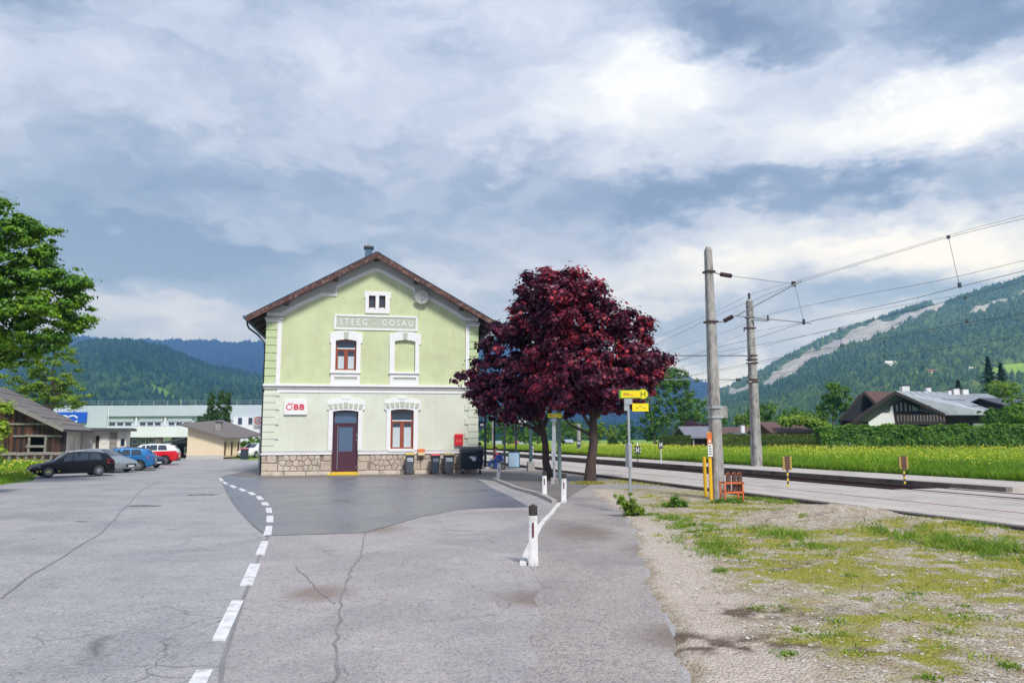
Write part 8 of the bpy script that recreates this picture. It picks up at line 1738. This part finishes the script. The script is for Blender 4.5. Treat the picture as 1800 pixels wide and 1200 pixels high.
# ------------------------------------------------------------------ cars
def make_car(label, loc, rz, paint, style='wagon', s=1.0, L=4.3, W_=1.76, H_=1.45, lower=None, rail=False, cat='car', rim='alloy', low_split=None, name='parked_car'):
    """local x: front is +x; origin on the ground in the middle"""
    r = thing(name, label, cat, loc, rz); r.scale = (s, s, s); hw = W_/2; k = H_/1.45
    if style == 'wagon': ST = [(0, .34, .50, .56, .74, .5), (.025, .22, .60, .66, .90, .62), (.12, .18, .70, .78, .975, .72), (.265, .18, .80, .93, 1, .78), (.43, .18, .87, 1.385, 1, .66), (.56, .18, .89, 1.44, 1, .66), (.80, .18, .92, 1.41, 1, .65), (.90, .2, .95, 1.33, .985, .62), (.965, .24, .96, 1.05, .96, .66), (.99, .30, .88, .93, .92, .66), (1, .38, .74, .80, .86, .6)]
    elif style == 'suv': ST = [(0, .36, .58, .66, .78, .55), (.025, .26, .72, .80, .93, .66), (.12, .24, .84, .93, .985, .74), (.25, .24, .92, 1.05, 1, .8), (.40, .24, .96, 1.44, 1, .70), (.55, .24, .98, 1.50, 1, .70), (.82, .24, 1.0, 1.47, 1, .69), (.93, .26, 1.02, 1.36, .985, .66), (.975, .3, 1.0, 1.08, .96, .7), (.99, .34, .9, .96, .93, .7), (1, .42, .8, .86, .88, .64)]
    else: ST = [(0, .34, .50, .57, .74, .5), (.025, .22, .62, .69, .90, .62), (.11, .18, .74, .84, .975, .72), (.23, .18, .84, .98, 1, .78), (.42, .18, .90, 1.42, 1, .66), (.56, .18, .91, 1.46, 1, .66), (.78, .18, .93, 1.38, 1, .64), (.90, .2, .95, 1.18, .98, .62), (.965, .24, .93, 1.0, .95, .66), (.99, .30, .86, .9, .92, .66), (1, .38, .74, .78, .86, .6)]
    ST = [(a, b, c*k, d*k, e, f) for a, b, c, d, e, f in ST]
    def at(f):
        for i in range(len(ST)-1):
            if f <= ST[i+1][0]: t = (f-ST[i][0])/(ST[i+1][0]-ST[i][0]); return [a+(b-a)*t for a, b in zip(ST[i], ST[i+1])]
        return ST[-1]
    def ring(f):
        f, zb, zs, zt, w, wt_ = at(f); x = L/2-f*L; cab = zt-zs > .2
        zr_ = zt-.05 if cab else zt-.02
        h = [(x, 0, zb), (x, hw*w*.82, zb), (x, hw*w*.965, zb+.10), (x, hw*w, zb+(zs-zb)*.55), (x, hw*w*.975, zs-.03), (x, hw*w*.94, zs), (x, hw*(w*.94+(wt_-w*.94)*.98) if cab else hw*w*.80, zr_ if cab else zs+(zt-zs)*.7), (x, hw*wt_*.82 if cab else hw*w*.5, zt-.012), (x, 0, zt)]
        return h
    fs_ = sorted(set([s_[0] for s_ in ST]+[.06, .19, .33, .49, .62, .69, .74, .85, .93])); rings = [ring(f) for f in fs_]; n = len(rings[0]); mb = MB(); V = []; 
    for h in rings: V += h+[(x, -y, z) for x, y, z in reversed(h[1:-1])]
    m_ = 2*n-2; F_ = [(i*m_+j, i*m_+(j+1) % m_, (i+1)*m_+(j+1) % m_, (i+1)*m_+j) for i in range(len(rings)-1) for j in range(m_)]+[tuple(range(m_)), tuple(range((len(rings)-1)*m_, len(rings)*m_))]
    mb.add(V, F_, paint); bd = mb.build('body', r)
    fa, ra = L/2-.195*L, L/2-.195*L-.60*L; rw = .325*k
    cut = MB()
    for x in (fa, ra):
        for sy in (-1, 1): cut.lathe([(rw*1.16, -.16), (rw*1.16, .35)], M_black, 22, 'y', (x, sy*(hw-.10)+(-.0 if sy > 0 else -.19), rw*1.0))
    co = cut.build('cut', r); md = bd.modifiers.new('b', 'BOOLEAN'); md.operation = 'DIFFERENCE'; md.object = co; md.solver = 'EXACT'; md.use_self = True
    dg = bpy.context.evaluated_depsgraph_get(); dg.update(); me = bpy.data.meshes.new_from_object(bd.evaluated_get(dg)); bd.modifiers.clear(); bpy.data.objects.remove(co)
    old = bd.data; bd.data = me; me.name = 'body'; bpy.data.meshes.remove(old); me.materials.clear(); me.materials.append(paint); me.materials.append(M_black)
    if low_split: me.materials.append(low_split[0])
    for p_ in me.polygons:
        c = p_.center; inner = any(math.hypot(c.x-x, c.z-rw) < rw*1.14 for x in (fa, ra)) and abs(c.y) < hw*.985 and c.z < rw*2.3 and abs(p_.normal.z)+abs(p_.normal.x) > .5 or (abs(p_.normal.y) > .9 and abs(c.y) < hw*.75)
        p_.material_index = 1 if inner or c.z < .24 else 0
        if low_split and p_.material_index == 0 and c.z < low_split[1] : p_.material_index = 2
    me.polygons.foreach_set('use_smooth', [True]*len(me.polygons))
    try: me.set_sharp_from_angle(angle=R(32))
    except Exception: pass
    # glass: panels laid 4 mm proud of the body surface
    def surf(f, j, t, off=.006):
        a = ring(f); p, q = Vector(a[j]), Vector(a[j+1]); v = p.lerp(q, t); nr = Vector((0, (q-p).z, -(q-p).y)).normalized(); return v+nr*off
    def pane(nm, corners, both=True, m=M_glass):
        for sy in ((1, -1) if both else (1,)):
            mb = MB(); vs = [(v.x, v.y*sy, v.z) for v in corners]; mb.add(vs, [tuple(range(len(vs)))], m); mb.build(nm, r)
    for f0, f1, g0, g1 in ((.335, .475, .435, .475), (.49, .665, .49, .665), (.68, .83, .68, .80)) if style != 'hatch' else ((.31, .47, .425, .47), (.485, .66, .485, .66), (.675, .80, .675, .76)):
        lo = [surf(f0+(f1-f0)*i/4, 5, .08) for i in range(5)]; hi = [surf(g0+(g1-g0)*i/4, 5, .90) for i in range(5)]
        pane('side_window', lo+hi[::-1])
    def top_pane(nm, f0, f1, e0, e1):
        c = []
        for f, e_ in ((f0, e0), (f1, e1)):
            a = ring(f); yy = abs(a[6][1])*e_; c.append((a[6][0], yy, a[8][2]))
        up = .012; mb = MB(); k_ = 6; vs = []
        for i in range(k_+1):
            f = f0+(f1-f0)*i/k_; a = ring(f); yb = a[7][1]*1.0; z7 = a[7][2]; vs += [(a[8][0], -yb, z7+up), (a[8][0], 0, a[8][2]+up), (a[8][0], yb, z7+up)]
        fs2 = [(3*i+j, 3*i+3+j, 3*i+4+j, 3*i+1+j) for i in range(k_) for j in (0, 1)]; mb.add(vs, fs2, M_glass); mb.build(nm, r)
    top_pane('windscreen', ST[3][0]+.012, ST[4][0]-.012, 1, 1); top_pane('rear_window', ST[7][0]-.005 if style == 'wagon' else ST[6][0]+.03, ST[8][0]-.01, 1, 1)
    # wheels
    for x in (fa, ra):
        for sy in (-1, 1):
            y = sy*(hw-.11); mb = MB(); mb.lathe([(rw*.66, -.10), (rw*.92, -.10), (rw, -.06), (rw, .06), (rw*.92, .10), (rw*.66, .10), (rw*.66, -.10)], M_tyre, 26, 'y', (0, 0, 0), False); t_ = mb.build('wheel', r, smooth=True); t_.location = (x, y, rw)
            mb = MB(); mb.lathe([(rw*.60, -.06), (rw*.67, -.095*1), (rw*.67, .095), (rw*.60, .06), (rw*.60, -.06)], M_rim, 26, 'y', (0, 0, 0), False); ns = 10 if rim == 'alloy' else 7
            for i in range(ns):
                a = 2*math.pi*i/ns; mb.bar((math.cos(a)*rw*.12, sy*.065, math.sin(a)*rw*.12), (math.cos(a)*rw*.63, sy*.075, math.sin(a)*rw*.63), .03 if rim == 'alloy' else .055, .03, M_rim, up=(0, 1, 0))
            mb.lathe([(rw*.16, -.02), (rw*.16, .02)], M_rim, 12, 'y', (0, sy*.07, 0)); mb.build('rim', t_); mb = MB(); mb.lathe([(rw*.60, -.03), (rw*.60, .03)], M_black, 20, 'y', (0, sy*.02, 0)); mb.build('brake_disc', t_)
    # lights, mirrors, handles, plate, trims
    for sy in (-1, 1):
        f = [surf(.02, 3, .55, .01), surf(.03, 4, .2, .01), surf(.10, 4, .6, .012), surf(.10, 3, .8, .01)]; mb = MB(); mb.add([(v.x, v.y*sy, v.z) for v in f], [(0, 1, 2, 3)], M_lamp); mb.build('headlight', r)
        a = .985; f = [surf(.985, 3, .35, .012), surf(.965, 4, .6, .012), surf(.885, 4, .7, .012), surf(.90, 3, .45, .012)]; mb = MB(); mb.add([(v.x, v.y*sy, v.z) for v in f], [(0, 1, 2, 3)], M_tail); mb.build('tail_light', r)
        mx = L/2-.345*L; mb = MB(); mb.box(mx-.06, mx+.08, sy*hw*1.0 if sy > 0 else -hw*1.0-.17, sy*hw*1.0+.17 if sy > 0 else -hw*1.0, .93*k, 1.06*k, paint); mb.build('mirror', r, bevel=.03)
        for fx in (.47, .655): mb = MB(); x = L/2-fx*L; mb.box(x-.09, x+.09, sy*hw*.985-.012, sy*hw*.985+.02, .80*k, .83*k, M_steel if paint is not M_pblack else M_pblack); mb.build('door_handle', r)
        for fx in (.335, .482, .672):
            p0 = surf(fx, 2, .3, .0035); p1 = surf(fx, 4, .5, .0035); mb = MB(); mb.bar((p0.x, p0.y*sy, p0.z), (p1.x, p1.y*sy, p1.z), .006, .012, M_black); mb.build('door_gap', r)
        if rail: mb = MB(); a, b_ = ring(.44)[7], ring(.84)[7]; c_ = ring(.62)[7]; mb.tube([(a[0], a[1]*sy*1.02, a[2]), (a[0]-.08, a[1]*sy*1.02, a[2]+.06), (c_[0], c_[1]*sy*1.02, c_[2]+.06), (b_[0]+.08, b_[1]*sy*1.02, b_[2]+.06), (b_[0], b_[1]*sy*1.02, b_[2])], .018, M_steel if rail == 1 else M_black, 6); mb.build('roof_rail', r)
    mb = MB(); mb.box(L/2-.02, L/2+.008, -.45, .45, .34, .50*k, M_black); mb.build('grille', r, bevel=.008); mb = MB(); mb.box(-L/2-.012, -L/2+.02, -.27, .27, .58, .70, M_white); mb.build('number_plate', r); mb = MB(); mb.box(L/2+.003, L/2+.02, -.26, .26, .34, .44, M_white); mb.build('number_plate', r)
    mb = MB(); mb.box(-L/2-.02, -L/2+.1, -hw*.8, hw*.8, .28, .42, M_black if style != 'hatch' else paint); mb.build('rear_bumper', r, bevel=.02)
    return r
def carpaint(name, c, metal=.3): 
    m, nt, N, L, b = mat_new(name); b.inputs['Base Color'].default_value = c4(c); b.inputs['Metallic'].default_value = metal; b.inputs['Roughness'].default_value = .32; b.inputs['Coat Weight'].default_value = .22; b.inputs['Specular IOR Level'].default_value = .25; b.inputs['Coat Roughness'].default_value = .05
    tc = N.new('ShaderNodeTexCoord'); n = noise_node(N, L, tc.outputs['Object'], 3, 5, .6); cc = ramp_node(N, L, n.outputs[0], [(.3, tuple(x*.9 for x in c)), (.7, c)]); L.new(cc.outputs[0], b.inputs['Base Color']); return m
M_pblack = carpaint('paint_black', (.008, .008, .011), .2); M_psilver = carpaint('paint_silver', (.36, .42, .44), .6); M_pblue = carpaint('paint_blue', (.02, .15, .38), .3); M_pdblue = carpaint('paint_dark_blue', (.01, .02, .06), .3); M_pwhite = carpaint('paint_white', (.74, .76, .76), 0); M_pred = carpaint('paint_red', (.62, .015, .02), 0)
M_tyre = mat('tyre_rubber', (.018, .018, .018), (.028, .027, .026), 9, .8); M_rim = mat('rim_silver', (.50, .51, .53), (.42, .43, .45), 4, .35, metal=.7); M_lamp = glassmat('headlight_glass', (.45, .48, .5), .1); M_tail = mat('tail_light_red', (.55, .02, .03), (.5, .015, .02), 3, .2, coat=.5)
def put_car(fw, rwp, label, paint, **kw):
    """front and rear wheel contact points on the ground"""
    a, b = G(*fw), G(*rwp); L = kw.get('L', 4.3); d = a-b; s = d.length/(.60*L); rz = math.atan2(d.y, d.x); u = d.normalized(); W_ = kw.get('W_', 1.76)
    side = Vector((-u.y, u.x, 0)); side = side if side.y > 0 else -side
    mid = (a+b)/2+side*(W_/2*s-.08); mid += u*(-(.195+.30-.5)*L*s); mid.z = 0.02
    return make_car(label, mid, rz, paint, s=s, **kw)
put_car((85.4, 839.5), (174, 836.5), 'black estate car with alloy wheels parked nearest, nose in the grass', M_pblack, style='wagon', rail=1)
def put_car2(px, Y, ang, s, label, paint, **kw): p = P(px, 774, Y); p.z = .02; return make_car(label, p, R(ang), paint, s=s, **kw)
fwp = G(218, 832.5)
c2 = put_car2(178, 43.2, -9, .93, 'silver hatchback parked behind the black estate with its nose to the road', M_psilver, style='hatch', rim='steel')
c3 = put_car2(211, 45.5, 200, .95, 'bright blue estate car with roof rails behind the silver hatchback', M_pblue, style='wagon', rail=2)
c4_ = put_car2(236, 49.5, -14, .93, 'dark blue car mostly hidden between the blue estate and the red and white one', M_pdblue, style='hatch')
c5 = put_car2(262, 56, 196, 1.0, 'white sport utility car with bright red lower half at the far end of the row', M_pwhite, style='suv', low_split=(M_pred, .86), H_=1.5, L=4.3)
put_car2(400, 79, -96, .98, 'pale silver car parked facing us at the beige garage', M_psilver, style='hatch'); put_car2(449, 76, -100, 1.0, 'white car facing us, half hidden by the station corner', M_pwhite, style='hatch')
# far bins
for px, Y, w_, yt, m, lid, lab in ((431, 70, 12, 787, M_bind, M_lidr, 'dark wheelie bin with bright red lid on the grass before the white car'), (375, 80, 6.5, 792, M_chal, M_chal, 'dark brown bin, left one of a pair at the beige garage wall'), (382, 80.3, 6.5, 791, M_chal, M_chal, 'dark brown bin, right one of the pair next to the pale silver car'), (417, 81, 6, 792, M_chal, M_chal, 'dark bin standing right behind the pale silver car')):
    b = P(px, 774, Y); b.z = 0; k = Y/1300; h = zat(px, yt, Y); r = thing('wheelie_bin', lab, 'bin', b, R(4)); hw = w_*k/2; mb = MB(); mb.box(-hw*.85, hw*.85, -hw, hw, .05, h*.9, m); mb.build('bin_body', r, bevel=.02); mb = MB(); mb.box(-hw, hw, -hw*1.15, hw*1.1, h*.905, h, lid, .9); mb.build('bin_lid', r, bevel=.015)
    for sx in (-1, 1): mb = MB(); mb.lathe([(.1, -.03), (.1, .03)], M_black, 10, 'x', (sx*hw*.8, hw*.9, .1)); mb.build('wheel', r)
    mb = MB(); mb.tube([(-hw*.7, hw*1.2, h*.92), (hw*.7, hw*1.2, h*.92)], .02, M_black, 5); mb.build('handle', r)
pgr = [P(x, 774, Y) for x, Y in ((386, 77), (440, 68), (470, 68), (470, 100), (400, 100))]; sheet('lawn', [(p_.x, p_.y) for p_ in pgr], .01, M_meadow)
# thin stakes by the garage
for px, yt, Y, lab in ((353, 786, 74, 'thin dark stake leaning before the beige garage wall'), (381, 788, 78, 'second thin stake beside the dark bins')):
    b = P(px, 774, Y); b.z = 0; mb = MB(); mb.tube([(0, 0, -.1), (.06, 0, zat(px, yt, Y))], .02, M_facd, 5); o = mb.build('stake', loc=b); tag(o, lab, 'stake')

# ------------------------------------------------------------------ air between here and the mountains
def haze():
    m = bpy.data.materials.new('haze_air'); m.use_nodes = True; nt = m.node_tree; nt.nodes.clear(); out = nt.nodes.new('ShaderNodeOutputMaterial'); v = nt.nodes.new('ShaderNodeVolumePrincipled')
    v.inputs['Color'].default_value = HAZE_COL; v.inputs['Density'].default_value = HAZE_D; v.inputs['Absorption Color'].default_value = (1, 1, 1, 1); v.inputs['Anisotropy'].default_value = .1; nt.links.new(v.outputs[0], out.inputs['Volume'])
    mb = MB(); mb.box(-4300, 4300, -60, 4600, -60, 860, m); o = mb.build('haze'); o['kind'] = 'stuff'; o['label'] = 'thin blue air fading the mountains'
HAZE_COL = (.22, .47, 1.0, 1); HAZE_D = .00019
if HAZE_ON: haze()
